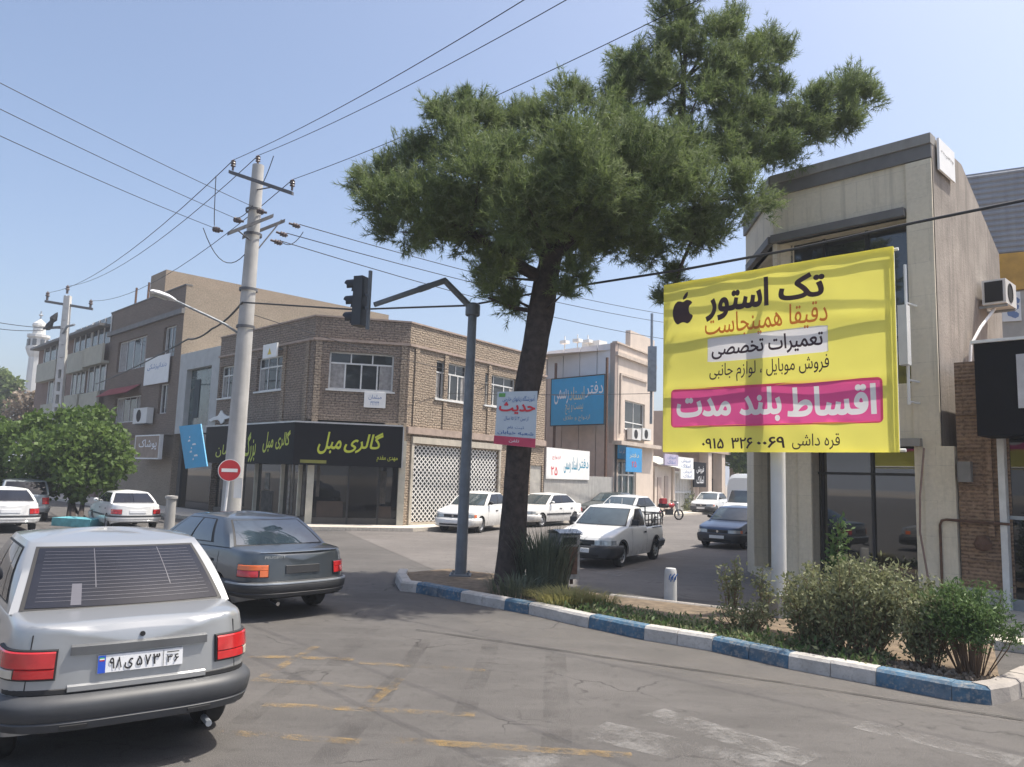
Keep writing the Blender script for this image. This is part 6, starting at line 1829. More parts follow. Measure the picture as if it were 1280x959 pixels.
class Body:
    def __init__(s, L, W, H, wb, fo, top, roof, glass, p=3.4, dep=.38, belt=.90, wr=.76, ra=.335, wheel=.285, rake_r=.10, rake_f=.12):
        s.L, s.W, s.H, s.wb = L, W, H, wb
        s.xf = L / 2; s.xr = -L / 2
        s.axf = s.xf - fo; s.axr = s.axf - wb
        s.top = top; s.roof = roof; s.glass = glass; s.p = p; s.dep = dep; s.belt = belt; s.wr = wr; s.ra = ra; s.wh = wheel
        s.rr, s.rf = rake_r, rake_f
    def ztop(s, x):
        t = s.top
        if x <= t[0][0]: return t[0][1]
        for (a, za), (c, zc) in zip(t[:-1], t[1:]):
            if x <= c:
                f = (x - a) / (c - a); return za + (zc - za) * f
        return t[-1][1]
    def hw(s, x):
        h = s.W / 2 * (1 - .035 * (2 * x / s.L) ** 2)
        for e, sg in ((s.xf, 1), (s.xr, -1)):
            t = (sg * x - (abs(e) - s.dep)) / s.dep
            if t > 0:
                return h * max(0, 1 - min(1, t) ** s.p) ** (1 / s.p)
        return h
    def shp(s, z):
        if z > .55: return 1 - .055 * ((z - .55) / .38) ** 2
        return 1 - .07 * ((.55 - z) / .35) ** 2
    def zbot(s, x):
        e = max(0, (abs(x) - (s.L / 2 - .5)) / .5)
        z = .22 + .12 * e
        for a in (s.axf, s.axr):
            if abs(x - a) < s.ra: z = max(z, s.wh + math.sqrt(s.ra ** 2 - (x - a) ** 2))
        return z
    def skew(s, x, z):                           # rake of tail and nose
        g = max(0, min(1, (s.xr + s.dep - x) / s.dep)); k = max(0, min(1, (x - (s.xf - s.dep)) / s.dep))
        return x + s.rr * g * (z - .5) - s.rf * k * (z - .55)
    def side(s, x, z, off=0.0, sg=1):
        return Vector((s.skew(x, z), sg * (s.hw(x) * s.shp(z) + off), z))
    def shell(s):
        xs = set()
        for k in range(60): xs.add(s.xr + s.L * k / 59)
        for a in (s.axf, s.axr):
            for k in range(17): xs.add(a - s.ra * math.cos(math.pi * k / 16) * .999)
        for k in range(12):
            u = (1 - (k / 11)) ** 2
            xs.add(s.xf - s.dep * u * .999); xs.add(s.xr + s.dep * u * .999)
        for x, z in s.top: xs.add(max(s.xr, min(s.xf, x)))
        xs = sorted(xs); clean = [xs[0]]
        for x in xs[1:]:
            if x - clean[-1] > .004: clean.append(x)
        rows = []
        for x in clean:
            zt = s.ztop(x) - .045; zb = min(s.zbot(x), zt - .02); r = []
            for j in range(11):
                z = zb + (zt - zb) * j / 10; r.append(s.side(x, z))
            h = s.hw(x) * s.shp(zt)
            for f, dz in ((.985, .02), (.955, .034), (.88, .04), (.6, .046), (.3, .05), (0, .052)):
                r.append(Vector((s.skew(x, zt), h * f, zt + dz)))
            rows.append(r + [Vector((v.x, -v.y, v.z)) for v in reversed(r[:-1])])
        b = MB(); b.grid(rows, 0, True, flip=True)
        return b
    def outline(s, end, off=0.0):
        """tail (-1) or nose (+1) outline in plan from the centre to the left flank; arc length and points"""
        pts = []
        for k in range(121):
            u = k / 120
            if u < .75:
                y = u / .75; h0 = s.W / 2 * .965; t = max(0, 1 - (y * .999) ** s.p) ** (1 / s.p)
                x = s.L / 2 - s.dep + s.dep * t; pts.append((end * x, y * h0 if y < .999 else h0))
            else:
                x = (s.L / 2 - s.dep) - (u - .75) / .25 * .9; pts.append((end * x, s.hw(end * x)))
        acc = [0]
        for a, c in zip(pts[:-1], pts[1:]): acc.append(acc[-1] + math.hypot(c[0] - a[0], c[1] - a[1]))
        return pts, acc
    def wrap(s, mb, end, s0, s1, rows, mi=0, n=None, depth=.03, sm=True):
        """a strip following the tail or nose between arc lengths s0..s1 (left +, right -); rows: (z, offset)"""
        pts, acc = s.outline(end)
        def at(q):
            sg = 1 if q >= 0 else -1; q = abs(q)
            i = 0
            while i < len(acc) - 2 and acc[i + 1] < q: i += 1
            f = (q - acc[i]) / max(1e-9, acc[i + 1] - acc[i])
            x = pts[i][0] + (pts[i + 1][0] - pts[i][0]) * f; y = pts[i][1] + (pts[i + 1][1] - pts[i][1]) * f
            tx, ty = pts[i + 1][0] - pts[i][0], pts[i + 1][1] - pts[i][1]; l = math.hypot(tx, ty) or 1
            nx, ny = (ty / l * 1, -tx / l)
            if nx * end < 0 or (abs(nx) < 1e-6 and ny < 0): nx, ny = -nx, -ny
            if ny < 0: ny = abs(ny)
            return x, y, nx, ny, sg
        n = n or max(2, int(abs(s1 - s0) / .05))
        full = [(rows[0][0], -depth)] + list(rows) + [(rows[-1][0], -depth)]
        g = []
        for k in range(n + 1):
            x, y, nx, ny, sg = at(s0 + (s1 - s0) * k / n)
            r = []
            for z, o in full:
                f = s.shp(min(z, .95)) if y > .3 else 1
                xx = x + nx * o; yy = (y * (1 - (1 - s.shp(min(z, .95))) * min(1, y / (s.W / 2))) + ny * o) * sg
                r.append(Vector((s.skew(xx, z) if abs(xx) < s.L / 2 else s.skew(end * s.L / 2, z) + (xx - end * s.L / 2), yy, z)))
            g.append(r)
        mb.grid(g, mi, sm, flip=end < 0)
        for r, fl in ((g[0], False), (g[-1], True)):
            mb.add(r, [tuple(range(len(r)))] if fl else [tuple(reversed(range(len(r))))], mi)
        return mb
    # ---- cabin
    def ring(s):
        """segments front, left, rear, right: functions a(0..1) -> (base point, roof point)"""
        xr_b, xr_t, xf_t, xf_b = s.glass; zr = s.roof
        zc, zd = s.ztop(xf_b) - .02, s.ztop(xr_b) - .02
        wb_ = s.hw(0) * .925; wrf = s.hw(0) * s.wr
        def mixp(a, pa, pb): return tuple(p + (q - p) * a for p, q in zip(pa, pb))
        def front(a):
            y = 1 - 2 * a; return Vector((xf_b + .12 * (1 - y * y), -y * wb_, zc)), Vector((xf_t + .07 * (1 - y * y), -y * wrf, zr + .0))
        def left(a):
            x = xf_b + (xr_b - xf_b) * a; xt = xf_t + (xr_t - xf_t) * a
            return Vector((x, wb_ * (1 + .02 * math.sin(math.pi * a)), zc + (zd - zc) * a)), Vector((xt, wrf * (1 + .03 * math.sin(math.pi * a)), zr + .012 * math.sin(math.pi * a)))
        def rear(a):
            y = 1 - 2 * a; return Vector((xr_b - .10 * (1 - y * y), y * wb_, zd)), Vector((xr_t - .06 * (1 - y * y), y * wrf, zr - .01))
        def right(a):
            p, q = left(1 - a); return Vector((p.x, -p.y, p.z)), Vector((q.x, -q.y, q.z))
        return (front, left, rear, right)
    def cab(s, k, a, v, off=0.0):
        p, q = s.ring()[k](a)
        c = p.lerp(q, v)
        bul = .03 * math.sin(math.pi * min(1, max(0, v)) * .9)
        n = [Vector((1, 0, .5)), Vector((0, 1, .35)), Vector((-1, 0, .5)), Vector((0, -1, .35))][k].normalized()
        return c + n * (bul + off)
    def cabin(s):
        b = MB(); rows = []
        N = [12, 28, 12, 28]
        for v in [i / 8 for i in range(9)]:
            r = []
            for k in range(4):
                for i in range(N[k]): r.append(s.cab(k, i / N[k], v))
            r.append(r[0]); rows.append(r)
        last = rows[-1]; cx = sum(q.x for q in last) / len(last)
        for f in (.985, .95, .88, .7, .45, .2, .02):
            rows.append([Vector((cx + (q.x - cx) * f, q.y * f, q.z + (s.H - s.roof) * (1 - f ** 2.2))) for q in last])
        b.grid(rows, 0, True); b.add(rows[-1][:-1], [tuple(range(len(rows[-1]) - 1))], 0, True)
        return b
    def pane(s, mb, k, a0, a1, v0, v1, off=.006, mi=0, n=10, m=5):
        rows = [[s.cab(k, a0 + (a1 - a0) * i / n, v0 + (v1 - v0) * j / m, off) for i in range(n + 1)] for j in range(m + 1)]
        mb.grid(rows, mi, True)
        edge = rows[0] + [r[-1] for r in rows[1:]] + rows[-1][-2::-1] + [r[0] for r in rows[-2:0:-1]]
        cen = sum(edge, Vector()) / len(edge)
        back = [q - (q - cen) * .0 for q in edge]
        return mb
    def seam(s, mb, x, z0, z1, w=.008, sg=1, lean=0.0):
        rows = [[s.side(x + lean * (z - z0) + d, z, .0025, sg) for d in (-w / 2, w / 2)] for z in [z0 + (z1 - z0) * i / 6 for i in range(7)]]
        mb.grid(rows, 0, False, flip=sg < 0)
    def strip(s, mb, x0, x1, z0, z1, off=.012, sg=1, mi=0):
        n = 16
        top = [s.side(x0 + (x1 - x0) * i / n, z1, off, sg) for i in range(n + 1)]; bot = [s.side(x0 + (x1 - x0) * i / n, z0, off, sg) for i in range(n + 1)]
        ti = [s.side(x0 + (x1 - x0) * i / n, z1, -.01, sg) for i in range(n + 1)]; bi_ = [s.side(x0 + (x1 - x0) * i / n, z0, -.01, sg) for i in range(n + 1)]
        mb.grid([bi_, bot, top, ti], mi, False, flip=sg > 0)

def wheel(body, root, x, sg, rimmat, spokes=8):
    r = body.wh; w = .17; y = sg * (body.W / 2 - .10)
    c = Vector((x, y, r)); ax = Vector((0, sg, 0))
    b = MB(); b.lathe([(r * .62, -w / 2), (r * .9, -w / 2), (r * .985, -w / 2 + .02), (r, -w / 2 + .04), (r, w / 2 - .04), (r * .985, w / 2 - .02), (r * .9, w / 2), (r * .66, w / 2 - .004), (r * .62, w / 2 - .03)], c, ax, 28)
    to = b.build('wheel', M['tyre'], root, local=True)
    b = MB(); b.lathe([(r * .65, w / 2 - .006), (r * .6, w / 2 - .012), (r * .56, w / 2 - .045), (r * .3, w / 2 - .03), (r * .2, w / 2 - .01), (r * .17, w / 2 - .004), (0, w / 2 - .004)], c, ax, 28)
    for k in range(spokes):
        a = 2 * math.pi * (k + .5) / spokes; e = Vector((math.cos(a), 0, math.sin(a)))
        q = c + e * r * .44 + ax * (w / 2 - .033); g = ax.cross(e) * r * .055; l = e * r * .09
        b.add([q - g - l, q + g - l, q + g * 1.5 + l, q - g * 1.5 + l], [(0, 1, 2, 3), (3, 2, 1, 0)][:1], 1)
        b.v[-4:] = [v + ax * .008 for v in b.v[-4:]]
    b.build('rim', [rimmat, M['dark']], to, local=True)

def place(name, label, xy, az, scale=1.0, group=None, z=0.0, cat='car'):
    """az: heading in degrees clockwise from straight ahead"""
    t = thing(name, label, cat, (xy[0], xy[1], z), group, rad(90 - az)); t.scale = (scale,) * 3
    return t

def pride():
    return Body(3.94, 1.61, 1.455, 2.40, .74,
                [(-1.97, .82), (-1.962, .90), (-1.94, .945), (-1.88, .965), (-1.40, .995), (.80, .955), (1.25, .89), (1.70, .80), (1.88, .75), (1.94, .71), (1.965, .65), (1.97, .60)],
                1.40, (-1.42, -.86, .10, .80), wr=.74)
def p405():
    return Body(4.41, 1.70, 1.41, 2.67, .82,
                [(-2.205, .82), (-2.195, .89), (-2.17, .93), (-2.1, .955), (-1.5, .99), (.95, .935), (1.4, .875), (1.9, .77), (2.1, .71), (2.17, .67), (2.2, .6)],
                1.355, (-1.50, -.93, .18, .98), wr=.68, dep=.45, p=3.0)
def hatch():
    return Body(3.75, 1.62, 1.52, 2.4, .75,
                [(-1.875, .82), (-1.86, .93), (-1.84, .965), (-1.5, .975), (.85, .96), (1.2, .9), (1.6, .8), (1.8, .72), (1.86, .66), (1.875, .58)],
                1.46, (-1.70, -1.36, .15, .88), wr=.78, dep=.36, rake_r=.05)

def car(t, B, pm_, rear='pride', front='pride', bump='grey', sides=(1, -1), glass=None, ws=None, plate=None, trim=None, antenna=False, quarter=True, detail=1, rim=None, cabin=True, doors=True, cut=None):
    gm = glass or M['carglass']; wsm = ws or gm
    B.shell().build('body', pm_, t, local=True, merge=True, sharp=32)
    u = MB(); hx = B.L / 2 - .12
    u.box((0, 0, .44), (2 * hx, B.W - .48, .30)); u.box(((B.axf + B.axr) / 2, 0, .40), (B.wb - 2 * B.ra, B.W - .2, .36)); u.build('underbody', M['dark'], t, local=True)
    if cabin:
        B.cabin().build('cabin', pm_, t, local=True, sharp=40)
        for k, nm, a0, a1, v0, v1, mt in ((0, 'windscreen', .055, .945, .07, .90, wsm), (2, 'rear_window', .055, .945, .06, .90, gm)):
            g = MB(); B.pane(g, k, a0 - .02, a1 + .02, v0 - .03, v1 + .03, .004); B.pane(g, k, a0, a1, v0, v1, .008, 1)
            g.build(nm, [M['gasket'], mt], t, local=True)
        for sg in sides:
            k = 1 if sg > 0 else 3
            f = (lambda a: a) if sg > 0 else (lambda a: 1 - a)
            g = MB(); B.pane(g, k, *sorted((f(.05), f(.95 if quarter else .80))), .10, .90, .003)
            for a0, a1 in ((.075, .46), (.49, .80), (.815, .925)) if quarter else ((.075, .45), (.48, .77)):
                B.pane(g, k, *sorted((f(a0), f(a1))), .13, .87, .007, 1)
            g.build('side_window', [M['gasket'], gm], t, local=True)
    for sg in (1, -1):
        for x in (B.axf, B.axr):
            wheel(B, t, x, sg, rim or M['hub'])
    # bumpers
    bm_ = {'grey': M['bumper'], 'dark': M['bumperdark'], 'body': pm_}[bump]
    b = MB(); B.wrap(b, -1, -1.42, 1.42, [(.325, .0), (.34, .04), (.385, .055), (.395, .048), (.405, .058), (.48, .068), (.505, .062), (.545, .02)], 0, 60); b.build('rear_bumper', bm_, t, local=True, sharp=50)
    b = MB(); B.wrap(b, 1, -1.30, 1.30, [(.22, .0), (.25, .05), (.36, .07), (.46, .068), (.51, .05), (.53, .01)], 0, 60); b.build('front_bumper', bm_, t, local=True, sharp=50)
    for sg in sides:
        if doors:
            b = MB(); xb = (B.glass[0] + B.glass[3]) / 2 - .0
            for x, ln in ((B.glass[3] - .12, -.05), (xb, .0), (B.glass[0] + .26, .12)):
                B.seam(b, x, .26 if x > B.axr + B.ra + .02 else .64, .9, .009, sg, ln)
            b.split('door_seam', M['gasket'], t, local=True)
            b = MB()
            for x in (xb + .1, B.glass[0] + .42):
                B.strip(b, x, x + .17, .75, .785, .022, sg)
            b.split('door_handle', M['bumperdark'], t, local=True)
        if trim:
            b = MB(); B.strip(b, B.axr + B.ra + .01, B.axf - B.ra - .01, trim[0], trim[1], .014, sg); B.strip(b, B.axf + B.ra + .01, B.xf - .32, trim[0], trim[1], .014, sg); B.strip(b, B.xr + .32, B.axr - B.ra - .01, trim[0], trim[1], .014, sg)
            b.split('side_trim', M['bumperdark'], t, local=True)
        b = MB(); c = B.cab(1 if sg > 0 else 3, .1 if sg > 0 else .9, .12, .10)
        rows = []
        for th, f in ((-.06, .3), (-.045, .85), (0, 1), (.05, .9), (.075, .5)):
            rows.append([c + Vector((th, math.cos(a) * .095 * f, math.sin(a) * .065 * f + .02)) for a in [2 * math.pi * q / 12 for q in range(13)]])
        b.grid(rows); b.add(rows[0][:-1], [tuple(range(12))], 1); b.tube([c, c - Vector((-.02, sg * .12, .03))], .02, 6)
        b.build('door_mirror', [pm_ if front != 'pride' else M['bumperdark'], M['glass']], t, local=True)
    # tail
    if rear == 'pride':
        for sg in (1, -1):
            b = MB(); o = .014
            B.wrap(b, -1, sg * .49, sg * 1.03, [(.635, o - .004), (.64, o + .006), (.815, o + .006), (.82, o - .004)], 2, 18)
            B.wrap(b, -1, sg * .50, sg * 1.02, [(.705, o + .008), (.712, o + .016), (.80, o + .016), (.808, o + .008)], 0, 18); B.wrap(b, -1, sg * .73, sg * 1.02, [(.647, o + .008), (.652, o + .014), (.695, o + .014), (.70, o + .008)], 1, 12)
            B.wrap(b, -1, sg * .50, sg * .72, [(.647, o + .008), (.652, o + .014), (.698, o + .014), (.703, o + .008)], 0, 10)
            b.build('tail_light', [M['redlens'], M['clearlens'], M['gasket']], t, local=True)
    elif rear == '405':
        for sg in (1, -1):
            b = MB(); o = .012
            B.wrap(b, -1, sg * .52, sg * 1.0, [(.60, o - .004), (.605, o + .006), (.775, o + .006), (.78, o - .004)], 2, 18)
            B.wrap(b, -1, sg * .53, sg * .98, [(.70, o + .008), (.705, o + .014), (.765, o + .014), (.77, o + .008)], 1, 18); B.wrap(b, -1, sg * .53, sg * .64, [(.61, o + .008), (.615, o + .013), (.695, o + .013), (.699, o + .008)], 1, 6)
            B.wrap(b, -1, sg * .66, sg * .98, [(.61, o + .008), (.615, o + .012), (.69, o + .012), (.697, o + .008)], 0, 12)
            b.build('tail_light', [M['redlens'], M['amber'] if detail > 1 and sg > 0 else M['redlens'], M['gasket']], t, local=True)  # left lens coloured orange as sunlit, right lens red as in shade
    elif rear == 'tall':
        for sg in (1, -1):
            b = MB(); B.wrap(b, -1, sg * .55, sg * .98, [(.62, .01), (.625, .02), (.86, .02), (.865, .01)], 0, 14); b.build('tail_light', M['redlens'], t, local=True)
    # nose
    if front:
        for sg in (1, -1):
            b = MB(); B.wrap(b, 1, sg * .38, sg * .80, [(.545, .004), (.55, .016), (.655, .016), (.66, .004)], 0, 14); B.wrap(b, 1, sg * .81, sg * .96, [(.545, .004), (.55, .014), (.65, .014), (.655, .004)], 1, 8)
            b.build('headlight', [M['headlens'], M['amber'] if front == 'pride' else M['headlens']], t, local=True)
        b = MB(); B.wrap(b, 1, -.36, .36, [(.545, .002), (.55, .01), (.65, .01), (.655, .002)], 0, 14); b.build('grille', M['bumperdark'], t, local=True)
        b = MB()
        for z in (.575, .605, .635): B.wrap(b, 1, -.34, .34, [(z - .004, .010), (z, .016), (z + .004, .010)], 0, 12)
        b.disc((B.skew(B.xf, .6) + .018, 0, .60), (1, 0, 0), .045, 16, 0, .008); b.build('grille_bar', M['chrome'], t, local=True)
        b = MB(); B.wrap(b, 1, -.26, .26, [(.36, .075), (.365, .085), (.46, .085), (.465, .075)], 0, 8); b.build('number_plate', M['plate'], t, local=True)
        b = MB(); B.wrap(b, 1, -.5, .5, [(.27, .055), (.275, .062), (.325, .068), (.33, .06)], 0, 10); b.build('air_intake', M['dark'], t, local=True)
    if rear and not plate:
        b = MB(); B.wrap(b, -1, -.27, .27, [(.62, .006), (.625, .014), (.73, .014), (.735, .006)] if rear == 'pride' else [(.64, .006), (.645, .014), (.75, .014), (.755, .006)], 0, 8); b.build('number_plate', M['plate'] if detail < 2 else M['bumperdark'], t, local=True)
    return B

# ---- near silver sedan
t = place('parked_car', 'close silver sedan seen from behind with red tail lamps and a white number plate', (-3.70, 7.05), -37.5, 1.03)
t.name = 'silver_sedan'
B = pride(); B.W = 1.565; car(t, B, M['silver'], 'pride', 'pride', 'grey', plate=True, detail=2)
b = MB()                                               # boot lid seams
for sg in (1, -1):
    B.wrap(b, -1, sg * .655, sg * .662, [(.54, .0), (.545, .003), (.90, .003), (.905, .0)], 0, 1)
b.build('boot_seam', M['gasket'], t, local=True)
b = MB(); B.wrap(b, -1, -.42, .42, [(.775, .008), (.78, .03), (.83, .034), (.84, .01)], 0, 16); b.build('boot_garnish', pm('dull silver garnish', (.12, .125, .13), .45, .3), t, local=True)
b = MB(); B.wrap(b, -1, -.42, .42, [(.553, .004), (.56, .016), (.59, .018), (.60, .004)], 0, 16); b.build('boot_lip', M['silver'], t, local=True)
b = MB(); c = B.skew(B.xr, .875) - .003
b.disc((c, 0, .875), (-1, 0, 0), .016, 14, 0, .012); b.build('boot_lock', M['gasket'], t, local=True)
pf_ = MB(); B.wrap(pf_, -1, -.26, .26, [(.652, .008), (.655, .02), (.762, .02), (.765, .008)], 0, 10); pl = pf_.build('number_plate', M['plate'], t, local=True)
def plate_pt(u, v, q):                                 # u: 0..1 left to right seen from behind, v: 0..1 up
    z = .655 + v * .107; return Vector((B.skew(B.xr, z) - .0225 - q, .26 - .52 * u, z))
b = MB(); b.add([plate_pt(u, v, .001) for u, v in ((.0, .0), (.085, 0), (.085, 1), (.0, 1))], [(0, 1, 2, 3)]); b.build('blue_strip', M['plateblue'], pl, local=True)
b = MB()
for k, col in ((0, 0), (1, 1), (2, 2)):
    v0 = .9 - .07 * k; b.add([plate_pt(u, v, .002) for u, v in ((.015, v0 - .07), (.07, v0 - .07), (.07, v0), (.015, v0))], [(0, 1, 2, 3)], k)
b.build('flag', [pm('flag green', (.03, .3, .08), .5), M['plate'], M['redlens']], pl, local=True)
b = MB()
for w_, a, c, v0, v1 in (('۹', .13, .19, .2, .84), ('۸', .205, .27, .2, .84), ('ی', .30, .40, .1, .72), ('۵', .44, .51, .22, .8), ('۷', .535, .61, .2, .82), ('۳', .63, .72, .2, .82), ('۳', .80, .87, .2, .68), ('۶', .89, .95, .2, .68)):
    text_on(b, w_, lambda u, v, q: plate_pt(u, v, q), a, c, v0, v1, .003, .02)
b.add([plate_pt(u, v, .003) for u, v in ((.755, .02), (.762, .02), (.762, .98), (.755, .98))], [(0, 1, 2, 3)])
b.add([plate_pt(u, v, .003) for u, v in ((.80, .8), (.95, .8), (.95, .86), (.80, .86))], [(0, 1, 2, 3)])
b.build('lettering', M['black'], pl, local=True)
b = MB()                                               # heating wires in the rear window
for k in range(15):
    v = .14 + .70 * k / 14
    rows = [[B.cab(2, .09 + .82 * i / 14, v + d, .0095) for i in range(15)] for d in (-.0022, .0022)]; b.grid(rows, 0, False)
for a in (.35, .72):
    rows = [[B.cab(2, a + d, .30 + .58 * i / 8, .0098) for i in range(9)] for d in (.0022, -.0022)]; b.grid(rows, 0, False)
b.build('heating_wire', pm('pale heating wire', (.085, .085, .105), .5), t, local=True)
b = MB(); b.add([B.cab(2, a, v, .010) for a, v in ((.24, .08), (.285, .08), (.285, .36), (.24, .36))], [(0, 1, 2, 3)]); b.build('sticker', pm('faint sticker', (.07, .07, .09), .4), t, local=True)
b = MB(); b.tube([(-1.9, -.45, .26), (-2.03, -.45, .25)], .022, 8); b.build('exhaust', M['steel'], t, local=True)

b = MB(); B.wrap(b, -1, -1.2, 1.2, [(.545, .001), (.55, .005), (.575, .005), (.58, .001)], 0, 50); b.build('bumper_gap_shade', M['gasket'], t, local=True)  # proud dark strip painted as the shadow gap above the bumper
for sg in (1, -1):
    b = MB(); B.wrap(b, -1, sg * .30, sg * .45, [(.352, .05), (.355, .057), (.372, .059), (.376, .052)], 0, 6); b.build('bumper_slot', M['dark'], t, local=True)
# ---- dark grey sedan
t = place('dark_sedan', 'dark grey sedan with orange red tail lamps just ahead of the silver one', (-4.38, 12.5), -46, .975)
B = car(t, p405(), M['darkgrey'], '405', None, 'dark', detail=2, ws=M['carglass'], trim=(.48, .53), quarter=False, glass=M['carglass3'])
b = MB(); B.wrap(b, -1, -.66, .66, [(.935, .0), (.938, .006), (.945, .006), (.948, .0)], 0, 16); b.build('boot_trim', M['chrome'], t, local=True)
b = MB(); B.wrap(b, -1, -1.2, 1.2, [(.505, .06), (.51, .068), (.525, .066), (.53, .05)], 0, 40); b.build('bumper_strip', M['steel'], t, local=True)
b = MB(); text_on(b, 'PEUGEOT', lambda u, v, q: Vector((B.skew(B.xr, .86 + v * .035) - .006 - q, .6 - .32 * u, .86 + v * .035)), 0, 1, 0, 1, .004, .0); b.build('lettering', M['chrome'], t, local=True)
b = MB(); b.tube([(-2.1, .42, .27), (-2.29, .42, .255)], .028, 10); b.build('exhaust', M['chrome'], t, local=True)

# ---- white cars on the left
t = place('white_sedan', 'white sedan with a black bumper strip parked right of the turquoise planter', (-12.68, 25.75), -38.5, .86)
B = car(t, p405(), M['carwhite'], '405', None, 'body', trim=(.50, .56)); b = MB(); B.wrap(b, -1, -1.35, 1.35, [(.50, .064), (.505, .072), (.56, .07), (.565, .05)], 0, 40); b.build('bumper_strip', M['bumperdark'], t, local=True)
q = G(-12, 664); t = place('white_sedan', 'white sedan half cut off by the left frame edge', (q.x - .35, q.y + .9), -40, .9)
B = car(t, p405(), M['carwhite'], '405', None, 'body', trim=(.50, .56)); b = MB(); B.wrap(b, -1, -1.35, 1.35, [(.50, .064), (.505, .072), (.56, .07), (.565, .05)], 0, 40); b.build('bumper_strip', M['bumperdark'], t, local=True)
q = G(34, 653); t = place('silver_hatchback', 'silver grey hatchback with a wide dark rear window behind the left edge white sedan', (q.x - 1.3, q.y + 1.6), -36, .95)
car(t, hatch(), M['silvergrey'], 'tall', None, 'body')

# ---- cars parked along the brick house
t = place('white_sedan', 'white boxy sedan facing left in front of the lattice shutter, behind the traffic light pole', (-1.2, 29.55), 202.5, 1.0, 'white cars parked along the brick house')
car(t, pride(), M['carwhite'], 'pride', 'pride', 'body', sides=(1,), rim=M['rim'], ws=M['carglass2'])
t = place('white_sedan', 'white sedan with a black side strip parked just right of the pine trunk', (1.56, 34.0), 215.5, .99, 'white cars parked along the brick house')
car(t, p405(), M['carwhite'], '405', 'x', 'body', sides=(1,), trim=(.50, .57), rim=M['rim'], ws=M['carglass2'])
q = P(749, 640, 41); t = place('dark_sedan', 'dark grey sedan parked before the teal glass door, behind the white cars', (q.x + .7, 41.3), 214, 1.0)
car(t, p405(), M['darkgreen'], '405', 'x', 'dark', sides=(1,), ws=M['carglass2'])
q = P(772, 640, 30.5); t = place('white_sedan', 'white sedan mostly hidden behind the white pickup cab', (q.x + .45, 31.5), 215, 1.0)
car(t, pride(), M['carwhite2'], 'pride', 'pride', 'body', sides=(1,), ws=M['carglass2'])

# ---- pickup
t = place('white_pickup', 'white pickup with a black bumper and a black railed load bed turning into the shade', (2.70, 20.06), 210.0, .975, cat='pickup')
B = Body(4.0, 1.62, 1.46, 2.40, .74, [(-2.0, .80), (-1.99, .86), (-1.97, .89), (-1.9, .90), (-.42, .90), (-.40, .955), (.80, .955), (1.25, .89), (1.70, .80), (1.88, .75), (1.94, .71), (1.985, .65), (2.0, .60)], 1.40, (-.50, -.40, .10, .80), wr=.75, rake_r=.0)
car(t, B, M['carwhite'], None, 'x', 'dark', sides=(), ws=M['carglass2'], rim=M['rim'], doors=False)
for sg in (1, -1):
    k = 1 if sg > 0 else 3; f = (lambda a: a) if sg > 0 else (lambda a: 1 - a)
    g = MB(); B.pane(g, k, *sorted((f(.10), f(.90))), .08, .92, .003); B.pane(g, k, *sorted((f(.14), f(.86))), .12, .88, .007, 1); g.build('side_window', [M['gasket'], M['carglass']], t, local=True)
    b = MB(); B.seam(b, .62, .3, .9, .01, sg, -.02); B.seam(b, -.42, .3, .9, .01, sg, 0); b.split('door_seam', M['gasket'], t, local=True)
    b = MB(); B.strip(b, -.36, -.2, .76, .80, .022, sg); b.split('door_handle', M['bumperdark'], t, local=True)
    b = MB(); c = B.cab(k, f(.12), .1, .12); b.box(c + Vector((0, 0, .03)), (.08, .17, .13)); b.build('door_mirror', M['bumperdark'], t, local=True)
    b = MB(); B.strip(b, -1.75, -.9, .855, .875, .008, sg); b.build('bed_strip', M['bumperdark'], t, local=True)
    b = MB()
    for a_ in (B.axf, B.axr):
        pr = [B.side(a_ + math.cos(q_) * (B.ra + d_), B.wh + math.sin(q_) * (B.ra + d_), .012, sg) for d_ in (0, .05) for q_ in [math.pi * i / 14 for i in range(15)]]
        b.grid([pr[:15], pr[15:]], 0, False, flip=sg < 0)
    b.split('arch_trim', M['bumperdark'], t, local=True)
b = MB(); b.box((-1.2, 0, .915), (1.44, 1.36, .01)); b.build('bed_shade_panel', M['dark'], t, local=True)  # dark panel laid over the bed stands in for its shaded inside
b = MB()
for sg in (1, -1):
    for x in (-.55, -.8, -1.05, -1.3, -1.55, -1.8, -1.93):
        b.tube([(x, sg * .70, .90), (x, sg * .70, 1.22)], .014, 6)
    for z in (1.06, 1.22): b.tube([(-.52, sg * .70, z), (-1.95, sg * .70, z)], .018, 6)
for y in (-.7, -.35, 0, .35, .7): b.tube([(-.53, y, .9), (-.53, y, 1.42)], .016, 6)
b.tube([(-.53, -.7, 1.42), (-.53, .7, 1.42)], .018, 6); b.tube([(-1.95, -.7, 1.22), (-1.95, .7, 1.22)], .018, 6)
for y in (-.4, .0, .4): b.tube([(-1.95, y, .9), (-1.95, y, 1.22)], .014, 6)
b.build('bed_rail', M['black'], t, local=True)
b = MB(); b.tube([(.0, .25, 1.46), (-.02, .25, 1.62)], .008, 5); b.tube([(.0, -.1, 1.46), (-.02, -.1, 1.58)], .012, 5); b.build('antenna', M['white'], t, local=True)

